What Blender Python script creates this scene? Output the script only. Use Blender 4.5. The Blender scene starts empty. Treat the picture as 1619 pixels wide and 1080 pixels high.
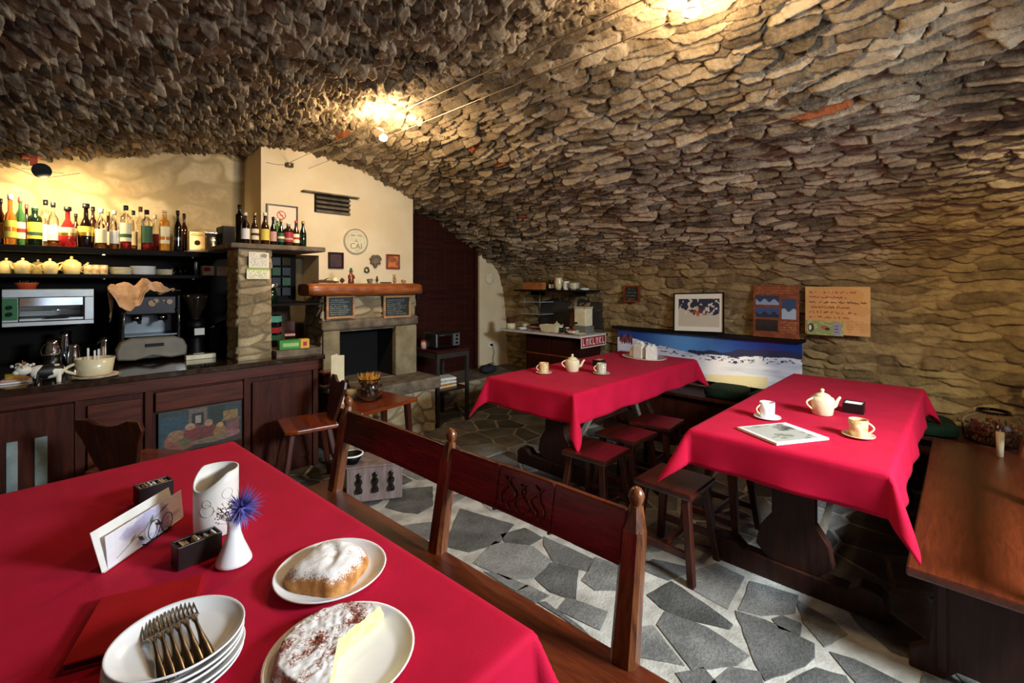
import bpy, bmesh, math, random
import numpy as np
from mathutils import Vector, Matrix, Euler
PI = math.pi
scn = bpy.context.scene
COL = scn.collection

# ---------------------------------------------------------------- camera
H = 1.52                      # eye height
FPX = 735.0                   # focal length in pixels of a 1619 px wide frame
PX, PY = 809.5, 447.0         # principal column, horizon row
FX, FY = 0.7163, 0.6978       # level viewing direction
RX, RY = 0.6978, -0.7163
cam_d = bpy.data.cameras.new('camera')
cam_d.sensor_width = 36.0
cam_d.lens = FPX / 1619 * 36.0
cam_d.shift_y = (PY - 540.0) / 1619
cam_d.clip_start = 0.02
cam = bpy.data.objects.new('camera', cam_d)
cam.location = (0, 0, H)
cam.rotation_euler = (PI/2, 0, -math.atan2(FX, FY))
COL.objects.link(cam)
scn.camera = cam

scn.view_settings.view_transform = 'Standard'
scn.view_settings.look = 'None'
scn.view_settings.gamma = 1.0
scn.view_settings.use_curve_mapping = False
scn.view_settings.exposure = 0.0

# ---------------------------------------------------------------- world and daylight
world = bpy.data.worlds.new('world'); scn.world = world
world.use_nodes = True
world.node_tree.nodes['Background'].inputs[0].default_value = (0.55, 0.72, 1.0, 1)
world.node_tree.nodes['Background'].inputs[1].default_value = 1.0

def light(name, kind, loc, energy, color, size=0.1, size_y=None, aim=None, spot=None, blend=0.5):
    d = bpy.data.lights.new(name, kind)
    d.energy = energy; d.color = color
    if kind == 'AREA':
        d.size = size
        if size_y: d.shape = 'RECTANGLE'; d.size_y = size_y
    else:
        d.shadow_soft_size = size
    if kind == 'SPOT':
        d.spot_size = spot; d.spot_blend = blend
    o = bpy.data.objects.new(name, d); COL.objects.link(o)
    o.location = loc
    if aim is not None:
        o.rotation_euler = (Vector(aim) - Vector(loc)).to_track_quat('-Z', 'Y').to_euler()
    return o
# daylight through the high window of the front wall (behind the camera), plus an added fill
dw_ = light('daylight_window', 'AREA', (2.2, -1.55, 2.12), 125, (0.76, 0.88, 1.0), 0.75, 0.5, aim=(1.9, 0.9, 0.35))
dw_.data.spread = math.radians(125)
light('front_fill', 'AREA', (0.6, -1.6, 1.45), 4, (0.85, 0.92, 1.0), 1.0, 1.3, aim=(1.0, 2.0, 0.8))  # weak fill added by the front wall to lift the whole room
# halogen bulbs on the wires, thrown up at the vault and down into the room
WARM = (1.0, 0.70, 0.38)
light('halogen_up_middle', 'SPOT', (1.77, 3.04, 2.60), 120, WARM, 0.03, aim=(1.74, 3.12, 3.0), spot=2.9)
light('halogen_room_middle', 'POINT', (1.77, 3.04, 2.55), 44, WARM, 0.05)
light('halogen_up_front', 'SPOT', (1.86, 0.76, 2.60), 45, WARM, 0.03, aim=(1.86, 0.76, 3.0), spot=2.8)
light('halogen_room_front', 'POINT', (1.86, 0.76, 2.55), 28, WARM, 0.05)
light('halogen_bar', 'SPOT', (0.05, 4.55, 2.22), 60, (1.0, 0.74, 0.40), 0.04, aim=(0.15, 5.0, 1.95), spot=2.6, blend=0.8)
light('halogen_wall', 'SPOT', (1.86, -0.9, 2.55), 230, (1.0, 0.80, 0.42), 0.05, aim=(4.9, -0.9, 1.8), spot=1.25, blend=1.0)
light('poster_glow_spot', 'SPOT', (1.86, 0.76, 2.52), 420, (1.0, 0.84, 0.55), 0.04, aim=(4.9, 1.64, 0.62), spot=0.20, blend=1.0)  # extra narrow beam added to make the glow on the panorama
light('teapot_fill', 'AREA', (0.0, 4.60, 1.73), 2.2, (1.0, 0.76, 0.42), 0.8, 0.03, aim=(0.0, 4.75, 1.60))  # added light strip without a fixture, brightens the teapots
light('halogen_back', 'SPOT', (1.77, 3.12, 2.50), 42, (1.0, 0.80, 0.55), 0.05, aim=(2.1, 4.6, 1.9), spot=1.7, blend=1.0)

# ---------------------------------------------------------------- pixel helpers (which place in the room a spot of the photo is)
def _ray(px, py):
    a = (px - PX) / FPX; b = (PY - py) / FPX
    return FX + RX*a, FY + RY*a, b
def on_z(px, py, z):
    x, y, b = _ray(px, py); t = (z - H) / b
    return (x*t, y*t, z)
def on_y(px, py, Y):
    x, y, b = _ray(px, py); t = Y / y
    return (x*t, Y, H + b*t)
def on_x(px, py, X):
    x, y, b = _ray(px, py); t = X / x
    return (X, y*t, H + b*t)

# ---------------------------------------------------------------- mesh helpers
def B(): return bmesh.new()
def _faces_of(verts):
    s = set()
    for v in verts:
        for f in v.link_faces: s.add(f)
    return s
def box(bm, x0, x1, y0, y1, z0, z1, rot=None, piv=None):
    m = Matrix.Translation(((x0+x1)/2, (y0+y1)/2, (z0+z1)/2))
    if rot is not None:
        p = Vector(piv) if piv is not None else m.translation.copy()
        m = Matrix.Translation(p) @ Euler(rot).to_matrix().to_4x4() @ Matrix.Translation(-p) @ m
    m = m @ Matrix.Diagonal((abs(x1-x0), abs(y1-y0), abs(z1-z0), 1))
    bmesh.ops.create_cube(bm, size=1, matrix=m)
    return bm
def loft(bm, rings, closed=True, cap=True, smooth=True):
    """rings: list of lists of points, same count"""
    vs = [[bm.verts.new(p) for p in r] for r in rings]
    n = len(vs[0])
    for a, b in zip(vs, vs[1:]):
        for i in range(n if closed else n-1):
            j = (i+1) % n
            f = bm.faces.new((a[i], a[j], b[j], b[i])); f.smooth = smooth
    if cap and closed:
        for r, flip in ((vs[0], True), (vs[-1], False)):
            try: bm.faces.new(list(reversed(r)) if flip else r)
            except ValueError: pass
    return vs
def lathe(bm, prof, c=(0, 0, 0), n=24, sx=1, sy=1, smooth=True, cap=True):
    rings = []
    for r, z in prof:
        r = max(r, 0.0002)
        rings.append([(c[0]+math.cos(2*PI*i/n)*r*sx, c[1]+math.sin(2*PI*i/n)*r*sy, c[2]+z) for i in range(n)])
    loft(bm, rings, smooth=smooth, cap=cap)
    return bm
def tube(bm, pts, r, n=8, cap=True):
    pts = [Vector(p) for p in pts]
    rr = r if isinstance(r, (list, tuple)) else [r]*len(pts)
    rings = []; up = None
    for i, p in enumerate(pts):
        d = (pts[min(i+1, len(pts)-1)] - pts[max(i-1, 0)]).normalized()
        if up is None:
            up = Vector((0, 0, 1)) if abs(d.z) < .9 else Vector((1, 0, 0))
        s = d.cross(up)
        if s.length < 1e-5: s = d.cross(Vector((0, 1, 0)))
        s.normalize(); u = s.cross(d).normalized(); up = u
        rings.append([p + (s*math.cos(2*PI*k/n) + u*math.sin(2*PI*k/n))*rr[i] for k in range(n)])
    loft(bm, rings, cap=cap)
    return bm
def ball(bm, c, r, s=(1, 1, 1), seg=12, rings=8, rot=None):
    m = Matrix.Translation(c)
    if rot is not None: m = m @ Euler(rot).to_matrix().to_4x4()
    m = m @ Matrix.Diagonal((s[0], s[1], s[2], 1))
    ret = bmesh.ops.create_uvsphere(bm, u_segments=seg, v_segments=rings, radius=r, matrix=m)
    for f in _faces_of(ret['verts']): f.smooth = True
    return bm
def prism(bm, poly, z0, z1, mat=None):
    """poly 2-D outline extruded from z0 to z1, optional matrix"""
    M4 = mat if mat is not None else Matrix.Identity(4)
    a = [bm.verts.new(M4 @ Vector((x, y, z0))) for x, y in poly]
    b = [bm.verts.new(M4 @ Vector((x, y, z1))) for x, y in poly]
    n = len(poly)
    bm.faces.new(list(reversed(a))); bm.faces.new(b)
    for i in range(n):
        j = (i+1) % n
        bm.faces.new((a[i], a[j], b[j], b[i]))
    return bm
XZ = Matrix(((1, 0, 0, 0), (0, 0, -1, 0), (0, 1, 0, 0), (0, 0, 0, 1)))   # outline x,y -> x,z ; depth -> -y
YZ = Matrix(((0, 0, 1, 0), (1, 0, 0, 0), (0, 1, 0, 0), (0, 0, 0, 1)))    # outline x,y -> y,z ; depth -> x
def taper(bm, p0, p1, w0, w1, d0=None, d1=None, cham=0.0):
    """square leg from p0 to p1"""
    d0 = d0 or w0; d1 = d1 or w1
    rings = []
    for p, w, d in ((p0, w0, d0), (p1, w1, d1)):
        a, b = w/2, d/2; c = cham*min(w, d)
        if c > 0:
            o = [(-a+c, -b), (a-c, -b), (a, -b+c), (a, b-c), (a-c, b), (-a+c, b), (-a, b-c), (-a, -b+c)]
        else:
            o = [(-a, -b), (a, -b), (a, b), (-a, b)]
        rings.append([(p[0]+x, p[1]+y, p[2]) for x, y in o])
    loft(bm, rings, smooth=False)
    return bm

def obj(name, bm, mat, parent=None, bev=0.0, loc=None, rotz=None, sub=0, solid=0):
    bmesh.ops.recalc_face_normals(bm, faces=bm.faces)
    me = bpy.data.meshes.new(name)
    bm.to_mesh(me); bm.free()
    if mat is not None:
        for m in (mat if isinstance(mat, (list, tuple)) else [mat]): me.materials.append(m)
    o = bpy.data.objects.new(name, me); COL.objects.link(o)
    if parent is not None: o.parent = parent
    if loc is not None: o.location = loc
    if rotz is not None: o.rotation_euler = (0, 0, rotz)
    if solid:
        m = o.modifiers.new('solid', 'SOLIDIFY'); m.thickness = solid; m.offset = -1
    if bev:
        m = o.modifiers.new('bevel', 'BEVEL'); m.width = bev; m.segments = 2; m.limit_method = 'ANGLE'; m.angle_limit = 0.7
        m.harden_normals = False
    if sub:
        m = o.modifiers.new('sub', 'SUBSURF'); m.levels = sub; m.render_levels = sub
    return o
def tag(o, label, cat, group=None):
    o['label'] = label; o['category'] = cat
    if group: o['group'] = group
    return o
def thing(name, label, cat, loc=(0, 0, 0), rotz=0.0, group=None, tilt=None):
    o = bpy.data.objects.new(name, None); COL.objects.link(o)
    o.empty_display_size = 0.05
    o.location = loc; o.rotation_euler = tilt if tilt is not None else (0, 0, rotz)
    return tag(o, label, cat, group)
def struct(name, bm, mat, **k):
    o = obj(name, bm, mat, **k)
    if o.parent is None: o['kind'] = 'structure'
    return o
def kids(o): return [c for c in bpy.data.objects if c.parent == o]
def dup(root, loc, rotz, label, group=None):
    def cp(o, par):
        c = o.copy(); COL.objects.link(c)
        c.parent = par
        for k in kids(o): cp(k, c)
        return c
    r = cp(root, None)
    r.location = loc; r.rotation_euler = (0, 0, rotz); r['label'] = label
    if group: r['group'] = group
    return r

# ---------------------------------------------------------------- numpy mesh, noise and stone relief
def mesh_np(name, V, Fq, mats, attr=None, attrname='Col', smooth=False, parent=None):
    me = bpy.data.meshes.new(name)
    V = np.asarray(V, np.float32); Fq = np.asarray(Fq, np.int32)
    me.vertices.add(len(V)); me.vertices.foreach_set('co', V.ravel())
    me.loops.add(Fq.size); me.loops.foreach_set('vertex_index', Fq.ravel())
    me.polygons.add(len(Fq)); me.polygons.foreach_set('loop_start', np.arange(0, Fq.size, Fq.shape[1], dtype=np.int32))
    if smooth: me.polygons.foreach_set('use_smooth', np.ones(len(Fq), dtype=bool))
    me.update(calc_edges=True)
    for m in (mats if isinstance(mats, (list, tuple)) else [mats]): me.materials.append(m)
    if attr is not None:
        ca = me.color_attributes.new(attrname, 'FLOAT_COLOR', 'POINT')
        A = np.ones((len(V), 4), np.float32); A[:, :attr.shape[1]] = attr
        ca.data.foreach_set('color', A.ravel())
    o = bpy.data.objects.new(name, me); COL.objects.link(o)
    if parent is not None: o.parent = parent
    return o
def grid_faces(nu, nv, off=0):
    i, j = np.meshgrid(np.arange(nu-1), np.arange(nv-1), indexing='ij')
    a = i*nv + j
    return np.stack([a, a+nv, a+nv+1, a+1], -1).reshape(-1, 4) + off
def hsh(i, j, s):
    x = np.sin(i*127.1 + j*311.7 + s*74.7)*43758.5453
    return x - np.floor(x)
def vnoise(x, y, s=0):
    i = np.floor(x); j = np.floor(y); fx = x-i; fy = y-j
    fx = fx*fx*(3-2*fx); fy = fy*fy*(3-2*fy)
    return ((hsh(i, j, s)*(1-fx) + hsh(i+1, j, s)*fx)*(1-fy) + (hsh(i, j+1, s)*(1-fx) + hsh(i+1, j+1, s)*fx)*fy)*2-1
def fbm(x, y, s=0, o=4):
    r = 0; a = 1; t = 0
    for k in range(o):
        r = r + a*vnoise(x*2**k, y*2**k, s+k*3.3); t += a; a *= .5
    return r/t
def stones(u, v, cu, cv, seed=0, jit=.8, pw=2.6):
    """long flat stones laid in wandering courses: F1, F2-F1, ids, offset from the stone's centre (in stone sizes)"""
    wu = u + fbm(u*1.7, v*1.7, seed+5, 3)*cu*.9
    wv = v + fbm(u*1.3+7, v*2.1, seed+9, 3)*cv*1.1 + fbm(u*7, v*9, seed+19, 2)*cv*.25
    q = wv/cv; j0 = np.floor(q)
    f1 = np.full(u.shape, 9.0); f2 = np.full(u.shape, 9.0)
    idi = np.zeros(u.shape); idj = np.zeros(u.shape); du = np.zeros(u.shape); dv = np.zeros(u.shape)
    for dj in (-1, 0, 1):
        j = j0 + dj
        p = wu/cu*(0.75+.6*hsh(j, j*0, seed+2)) + hsh(j, j*0+3, seed+1)*7
        i0 = np.floor(p)
        for di in (-1, 0, 1):
            i = i0 + di
            sx = i + .5 + (hsh(i, j, seed+3)-.5)*jit
            sy = j + .5 + (hsh(i, j, seed+4)-.5)*jit*.8
            a = p - sx; b = q - sy
            d = (np.abs(a)**pw + np.abs(b)**pw)**(1/pw)
            new = d < f1
            f2 = np.where(new, f1, np.minimum(f2, d))
            idi = np.where(new, i, idi); idj = np.where(new, j, idj)
            du = np.where(new, a, du); dv = np.where(new, b, dv)
            f1 = np.where(new, d, f1)
    return f1, f2-f1, idi, idj, du, dv
def sstep(a, b, x):
    t = np.clip((x-a)/(b-a), 0, 1); return t*t*(3-2*t)
def stone_patch(O, U, V, w, h, cu, cv, amp, seed, res=.01, lip=.5, closed_edge=True):
    """displaced grid: origin O, unit directions U (across) and V (up), relief along U x V"""
    O, U, V = np.array(O, float), np.array(U, float), np.array(V, float); N = np.cross(U, V)
    nu, nv = max(2, int(w/res)+1), max(2, int(h/res)+1)
    u, v = np.meshgrid(np.linspace(0, w, nu), np.linspace(0, h, nv), indexing='ij')
    f1, e, ii, jj, du, dv = stones(u+seed*3.1, v+seed*1.7, cu, cv, seed)
    m = sstep(.02, .22, e)
    d = m*(amp*.6 + amp*.8*(hsh(ii, jj, 31)-.5) - dv*amp*lip) + fbm(u*30, v*50, 4, 3)*amp*.14
    if closed_edge:
        ed = np.minimum(np.minimum(u, w-u), np.minimum(v, h-v)); d = d*sstep(0, .012, ed)
    P = O + u[..., None]*U + v[..., None]*V + d[..., None]*N
    col = np.stack([hsh(ii, jj, 11), m, hsh(ii, jj, 12)], -1)
    return P.reshape(-1, 3), grid_faces(nu, nv), col.reshape(-1, 3)
def join_patches(name, parts, mat, parent=None, smooth=False):
    V, Fq, C, off = [], [], [], 0
    for p, f, c in parts:
        V.append(p); Fq.append(f+off); C.append(c); off += len(p)
    return mesh_np(name, np.concatenate(V), np.concatenate(Fq), mat, np.concatenate(C), 'Stone', smooth, parent)

# ---------------------------------------------------------------- painted pictures (flat prints, notices, slates)
def hexc(h):
    h = h.lstrip('#'); c = [int(h[i:i+2], 16)/255 for i in (0, 2, 4)]
    return tuple(x/12.92 if x <= .04045 else ((x+.055)/1.055)**2.4 for x in c)
def canvas(w, h, col):
    c = np.zeros((h, w, 3)); c[:] = hexc(col); return c
def cgrid(c):
    h, w = c.shape[:2]
    return np.meshgrid(np.linspace(0, 1, w), np.linspace(0, 1, h))
def crect(c, x0, y0, x1, y1, col):
    h, w = c.shape[:2]
    c[int(y0*h):max(int(y0*h)+1, int(y1*h)), int(x0*w):max(int(x0*w)+1, int(x1*w))] = hexc(col)
def cell(c, x, y, rx, ry, col):
    X, Y = cgrid(c); c[((X-x)/rx)**2 + ((Y-y)/ry)**2 < 1] = hexc(col)
def cline(c, pts, t, col):
    h, w = c.shape[:2]; X, Y = cgrid(c); X = X*w; Y = Y*h; cc = hexc(col)
    for (x0, y0), (x1, y1) in zip(pts, pts[1:]):
        x0, x1, y0, y1 = x0*w, x1*w, y0*h, y1*h
        L = max((x1-x0)**2 + (y1-y0)**2, 1e-6)
        k = np.clip(((X-x0)*(x1-x0) + (Y-y0)*(y1-y0))/L, 0, 1)
        c[(X-x0-k*(x1-x0))**2 + (Y-y0-k*(y1-y0))**2 < t*t] = cc
def scribble(c, x0, x1, y, hgt, col, t, rnd, gap=.16):
    """one line of handwriting too small to read"""
    x = x0; pts = []
    while x < x1:
        if rnd.random() < gap:
            if len(pts) > 1: cline(c, pts, t, col)
            pts = []; x += hgt*.7
        pts.append((x, y + rnd.uniform(-.5, .5)*hgt)); x += hgt*rnd.uniform(.12, .35)
    if len(pts) > 1: cline(c, pts, t, col)
# ---------------------------------------------------------------- materials
def _new(name):
    m = bpy.data.materials.new(name); m.use_nodes = True
    nt = m.node_tree; b = nt.nodes['Principled BSDF']
    return m, nt, b
def _set(b, k, v):
    if k in b.inputs: b.inputs[k].default_value = v
def _c4(c): return (*(hexc(c) if isinstance(c, str) else c), 1)
def M(name, col, rough=.5, metal=0.0, col2=None, scale=12, detail=3, bump=0.0, bscale=60, trans=0.0, ior=1.45, coat=0.0, spec=None, emit=0.0, stretch=None, sheen=0.0):
    m, nt, b = _new(name)
    b.inputs['Base Color'].default_value = _c4(col)
    b.inputs['Roughness'].default_value = rough; b.inputs['Metallic'].default_value = metal
    _set(b, 'Transmission Weight', trans); _set(b, 'IOR', ior); _set(b, 'Coat Weight', coat); _set(b, 'Sheen Weight', sheen)
    if spec is not None: _set(b, 'Specular IOR Level', spec)
    if emit:
        b.inputs['Emission Color'].default_value = _c4(col); b.inputs['Emission Strength'].default_value = emit
    tc = nt.nodes.new('ShaderNodeTexCoord'); mp = nt.nodes.new('ShaderNodeMapping')
    nt.links.new(tc.outputs['Object'], mp.inputs[0])
    if stretch: mp.inputs['Scale'].default_value = stretch
    if col2 is None and trans == 0 and not emit:
        c = hexc(col) if isinstance(col, str) else col
        col2 = tuple(x*.82 for x in c)
    if col2 is not None:
        n = nt.nodes.new('ShaderNodeTexNoise'); n.inputs['Scale'].default_value = scale; n.inputs['Detail'].default_value = detail
        r = nt.nodes.new('ShaderNodeValToRGB'); r.color_ramp.elements[0].position = .35; r.color_ramp.elements[1].position = .65
        r.color_ramp.elements[0].color = _c4(col2); r.color_ramp.elements[1].color = _c4(col)
        nt.links.new(mp.outputs[0], n.inputs['Vector']); nt.links.new(n.outputs['Fac'], r.inputs[0]); nt.links.new(r.outputs[0], b.inputs['Base Color'])
    if bump:
        n2 = nt.nodes.new('ShaderNodeTexNoise'); n2.inputs['Scale'].default_value = bscale; n2.inputs['Detail'].default_value = 4
        bp = nt.nodes.new('ShaderNodeBump'); bp.inputs['Strength'].default_value = bump; bp.inputs['Distance'].default_value = .01
        nt.links.new(mp.outputs[0], n2.inputs['Vector']); nt.links.new(n2.outputs['Fac'], bp.inputs['Height']); nt.links.new(bp.outputs[0], b.inputs['Normal'])
    return m
def wood(name, c1, c2, rough=.3, axis='x', coat=.3, sc=1.0, spec=.5):
    st = {'x': (1, 9, 9), 'y': (9, 1, 9), 'z': (9, 9, 1)}[axis]
    m, nt, b = _new(name)
    tc = nt.nodes.new('ShaderNodeTexCoord'); mp = nt.nodes.new('ShaderNodeMapping'); mp.inputs['Scale'].default_value = [s*sc for s in st]
    n = nt.nodes.new('ShaderNodeTexNoise'); n.inputs['Scale'].default_value = 3.0; n.inputs['Detail'].default_value = 6; n.inputs['Distortion'].default_value = .8
    w = nt.nodes.new('ShaderNodeTexNoise'); w.inputs['Scale'].default_value = 22; w.inputs['Detail'].default_value = 2
    r = nt.nodes.new('ShaderNodeValToRGB'); r.color_ramp.elements[0].position = .32; r.color_ramp.elements[1].position = .7
    r.color_ramp.elements[0].color = _c4(c2); r.color_ramp.elements[1].color = _c4(c1)
    mx = nt.nodes.new('ShaderNodeMath'); mx.operation = 'MULTIPLY_ADD'; mx.inputs[1].default_value = .25
    nt.links.new(tc.outputs['Object'], mp.inputs[0]); nt.links.new(mp.outputs[0], n.inputs['Vector']); nt.links.new(mp.outputs[0], w.inputs['Vector'])
    nt.links.new(w.outputs['Fac'], mx.inputs[0]); nt.links.new(n.outputs['Fac'], mx.inputs[2])
    sb = nt.nodes.new('ShaderNodeMath'); sb.operation = 'SUBTRACT'; sb.inputs[1].default_value = .12
    nt.links.new(mx.outputs[0], sb.inputs[0]); nt.links.new(sb.outputs[0], r.inputs[0]); nt.links.new(r.outputs[0], b.inputs['Base Color'])
    bp = nt.nodes.new('ShaderNodeBump'); bp.inputs['Strength'].default_value = .25; bp.inputs['Distance'].default_value = .003
    nt.links.new(w.outputs['Fac'], bp.inputs['Height']); nt.links.new(bp.outputs[0], b.inputs['Normal'])
    b.inputs['Roughness'].default_value = rough; _set(b, 'Coat Weight', coat); _set(b, 'Coat Roughness', .25); _set(b, 'Specular IOR Level', spec)
    return m
def stone_mat(name, c_lo, c_mid, c_hi, c_joint, accent=None, fine=55, bump=.9):
    m, nt, b = _new(name)
    at = nt.nodes.new('ShaderNodeAttribute'); at.attribute_name = 'Stone'
    sp = nt.nodes.new('ShaderNodeSeparateColor'); nt.links.new(at.outputs['Color'], sp.inputs[0])
    tc = nt.nodes.new('ShaderNodeTexCoord')
    n1 = nt.nodes.new('ShaderNodeTexNoise'); n1.inputs['Scale'].default_value = 5; n1.inputs['Detail'].default_value = 5
    n2 = nt.nodes.new('ShaderNodeTexNoise'); n2.inputs['Scale'].default_value = fine; n2.inputs['Detail'].default_value = 6; n2.inputs['Roughness'].default_value = .7
    for n in (n1, n2): nt.links.new(tc.outputs['Object'], n.inputs['Vector'])
    ad = nt.nodes.new('ShaderNodeMath'); ad.operation = 'MULTIPLY_ADD'; ad.inputs[1].default_value = .55
    nt.links.new(n1.outputs['Fac'], ad.inputs[2]); nt.links.new(sp.outputs[0], ad.inputs[0])
    s2 = nt.nodes.new('ShaderNodeMath'); s2.operation = 'MULTIPLY_ADD'; s2.inputs[1].default_value = .7; nt.links.new(n2.outputs['Fac'], s2.inputs[0]); nt.links.new(ad.outputs[0], s2.inputs[2])
    s3 = nt.nodes.new('ShaderNodeMath'); s3.operation = 'SUBTRACT'; s3.inputs[1].default_value = .62; nt.links.new(s2.outputs[0], s3.inputs[0])
    r = nt.nodes.new('ShaderNodeValToRGB'); e = r.color_ramp.elements
    e[0].position = .12; e[0].color = _c4(c_lo); e[1].position = .85; e[1].color = _c4(c_hi)
    k = e.new(.48); k.color = _c4(c_mid)
    nt.links.new(s3.outputs[0], r.inputs[0])
    src = r.outputs[0]
    if accent:
        gt = nt.nodes.new('ShaderNodeMath'); gt.operation = 'GREATER_THAN'; gt.inputs[1].default_value = .995; nt.links.new(sp.outputs[2], gt.inputs[0])
        ma = nt.nodes.new('ShaderNodeMix'); ma.data_type = 'RGBA'; ma.inputs[7].default_value = _c4(accent)
        nt.links.new(gt.outputs[0], ma.inputs[0]); nt.links.new(src, ma.inputs[6]); src = ma.outputs[2]
    mj = nt.nodes.new('ShaderNodeMix'); mj.data_type = 'RGBA'; mj.inputs[6].default_value = _c4(c_joint)
    nt.links.new(sp.outputs[1], mj.inputs[0]); nt.links.new(src, mj.inputs[7]); nt.links.new(mj.outputs[2], b.inputs['Base Color'])
    bp = nt.nodes.new('ShaderNodeBump'); bp.inputs['Strength'].default_value = bump; bp.inputs['Distance'].default_value = .012
    nt.links.new(n2.outputs['Fac'], bp.inputs['Height']); nt.links.new(bp.outputs[0], b.inputs['Normal'])
    b.inputs['Roughness'].default_value = .85; _set(b, 'Specular IOR Level', .25)
    return m
def paint_mat(name, rough=.5, coat=0.0):
    m, nt, b = _new(name)
    at = nt.nodes.new('ShaderNodeAttribute'); at.attribute_name = 'Col'
    tc = nt.nodes.new('ShaderNodeTexCoord'); n = nt.nodes.new('ShaderNodeTexNoise'); n.inputs['Scale'].default_value = 60
    hs = nt.nodes.new('ShaderNodeHueSaturation'); mr = nt.nodes.new('ShaderNodeMapRange')
    mr.inputs[3].default_value = .9; mr.inputs[4].default_value = 1.08
    nt.links.new(tc.outputs['Object'], n.inputs['Vector']); nt.links.new(n.outputs['Fac'], mr.inputs[0]); nt.links.new(mr.outputs[0], hs.inputs['Value'])
    nt.links.new(at.outputs['Color'], hs.inputs['Color']); nt.links.new(hs.outputs[0], b.inputs['Base Color'])
    b.inputs['Roughness'].default_value = rough; _set(b, 'Coat Weight', coat)
    return m
def cloth_mat(name, c1, c2):
    m, nt, b = _new(name)
    tc = nt.nodes.new('ShaderNodeTexCoord')
    n = nt.nodes.new('ShaderNodeTexNoise'); n.inputs['Scale'].default_value = 7; n.inputs['Detail'].default_value = 5
    r = nt.nodes.new('ShaderNodeValToRGB'); r.color_ramp.elements[0].position = .3; r.color_ramp.elements[1].position = .7
    r.color_ramp.elements[0].color = _c4(c2); r.color_ramp.elements[1].color = _c4(c1)
    nt.links.new(tc.outputs['Object'], n.inputs['Vector']); nt.links.new(n.outputs['Fac'], r.inputs[0]); nt.links.new(r.outputs[0], b.inputs['Base Color'])
    wv = nt.nodes.new('ShaderNodeTexWave'); wv.inputs['Scale'].default_value = 90; wv.inputs['Distortion'].default_value = 1.2
    w2 = nt.nodes.new('ShaderNodeTexNoise'); w2.inputs['Scale'].default_value = 260
    mt = nt.nodes.new('ShaderNodeMath'); mt.inputs[0].default_value = 0; nt.links.new(w2.outputs['Fac'], mt.inputs[1])
    for n_ in (wv, w2): nt.links.new(tc.outputs['Object'], n_.inputs['Vector'])
    bp = nt.nodes.new('ShaderNodeBump'); bp.inputs['Strength'].default_value = .25; bp.inputs['Distance'].default_value = .002
    nt.links.new(mt.outputs[0], bp.inputs['Height']); nt.links.new(bp.outputs[0], b.inputs['Normal'])
    b.inputs['Roughness'].default_value = .8; _set(b, 'Specular IOR Level', .12); _set(b, 'Sheen Weight', .015)
    return m

m_vault = stone_mat('vault_slate', '#453c30', '#8a7a62', '#c2b092', '#43392d', accent='#9c5a34')
m_rubble = stone_mat('rubble_wall', '#6d5d3e', '#94825a', '#b3a071', '#5f5136', fine=45, bump=.8)
m_plaster_old = stone_mat('old_plaster', '#a58e68', '#c2ab80', '#d8c49a', '#a8946c', fine=25, bump=.5)
m_pier = stone_mat('pier_stone', '#75664c', '#a18e6c', '#c4b28e', '#857454', fine=60)
m_flag = stone_mat('flagstone', '#46453f', '#6a6862', '#96938a', '#5a5852', fine=70, bump=1.0)
m_flag.node_tree.nodes['Principled BSDF'].inputs['Roughness'].default_value = .55
m_grout = M('floor_grout', '#b4afa2', .85, col2='#8f897c', scale=9, bump=.5, bscale=80)
m_white = M('white_plaster', '#e6d3ae', .9, col2='#dcc79e', scale=3, bump=.12, bscale=14)
m_dark = M('dark_backing', '#120e0a', .75, spec=.2)
m_doorwood = wood('door_wood', '#3a140a', '#250c06', .55, 'x', .0, 1.0, .15)
m_bar = wood('bar_wood', '#4c2010', '#2e1208', .5, 'z', .0, 1.0, .18)
m_barx = wood('bar_rail_wood', '#5c2812', '#38160a', .45, 'x', .0, 1.0, .22)
m_counter = M('polished_counter', '#241a14', .12, col2='#3a2c20', scale=18, coat=.6)
m_slab = M('stone_slab', '#7a6a54', .8, col2='#4f4438', scale=10, bump=.5, bscale=50)
m_bench = wood('bench_wood', '#6a2a10', '#3a1508', .25, 'x', .4, 1.5)
m_benchz = wood('bench_post_wood', '#84491f', '#3c1a0c', .28, 'z', .5, 1.5)
m_seat = wood('bench_seat_wood', '#662a10', '#4a1b0a', .3, 'x', .35, 2.2)
m_stool = wood('stool_wood', '#461409', '#280b06', .3, 'x', .4)
m_chair = wood('chair_wood', '#8c3a12', '#56200b', .25, 'x', .5)
m_chaird = wood('chair_leg_wood', '#4e2010', '#2b1009', .38, 'z', .15, 1.0, .3)
m_trestle = wood('trestle_wood', '#3c1e12', '#24100a', .5, 'z', .0, 1.0, .25)
m_mantel = wood('mantel_beam', '#a85c22', '#6f3411', .45, 'x', .2, .7)
m_pine = wood('pale_wood', '#b98a55', '#8a6036', .5, 'x', .1)
m_red = cloth_mat('crimson_cloth', '#bd1034', '#ae0c2c')
m_redfold = M('red_leather_cover', '#a8141a', .7, col2='#9c1116', scale=12, bump=.1, bscale=220, spec=.1)
m_porc = M('white_porcelain', '#f4f2ee', .22, col2='#efede8', coat=.1)
m_cream = M('cream_stoneware', '#e8dcb4', .2, col2='#ddcfa2', coat=.3)
m_yellow = M('yellow_stoneware', '#ecd490', .3, col2='#e0c070', coat=.2)
m_toile = M('ochre_patterned_china', '#e6d6a8', .18, col2='#c98f4e', scale=38, coat=.3)
m_greyp = M('grey_patterned_china', '#d9d3b8', .18, col2='#a39c80', scale=38, coat=.3)
m_boxd = M('dark_lacquer_box', '#1e0f0c', .4, col2='#140a08')
m_paper = M('white_paper', '#e8e4da', .7, col2='#dcd8cc')
m_paperg = M('brown_paper_sachet', '#c9a878', .6, col2='#a9824f', scale=40)
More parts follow.
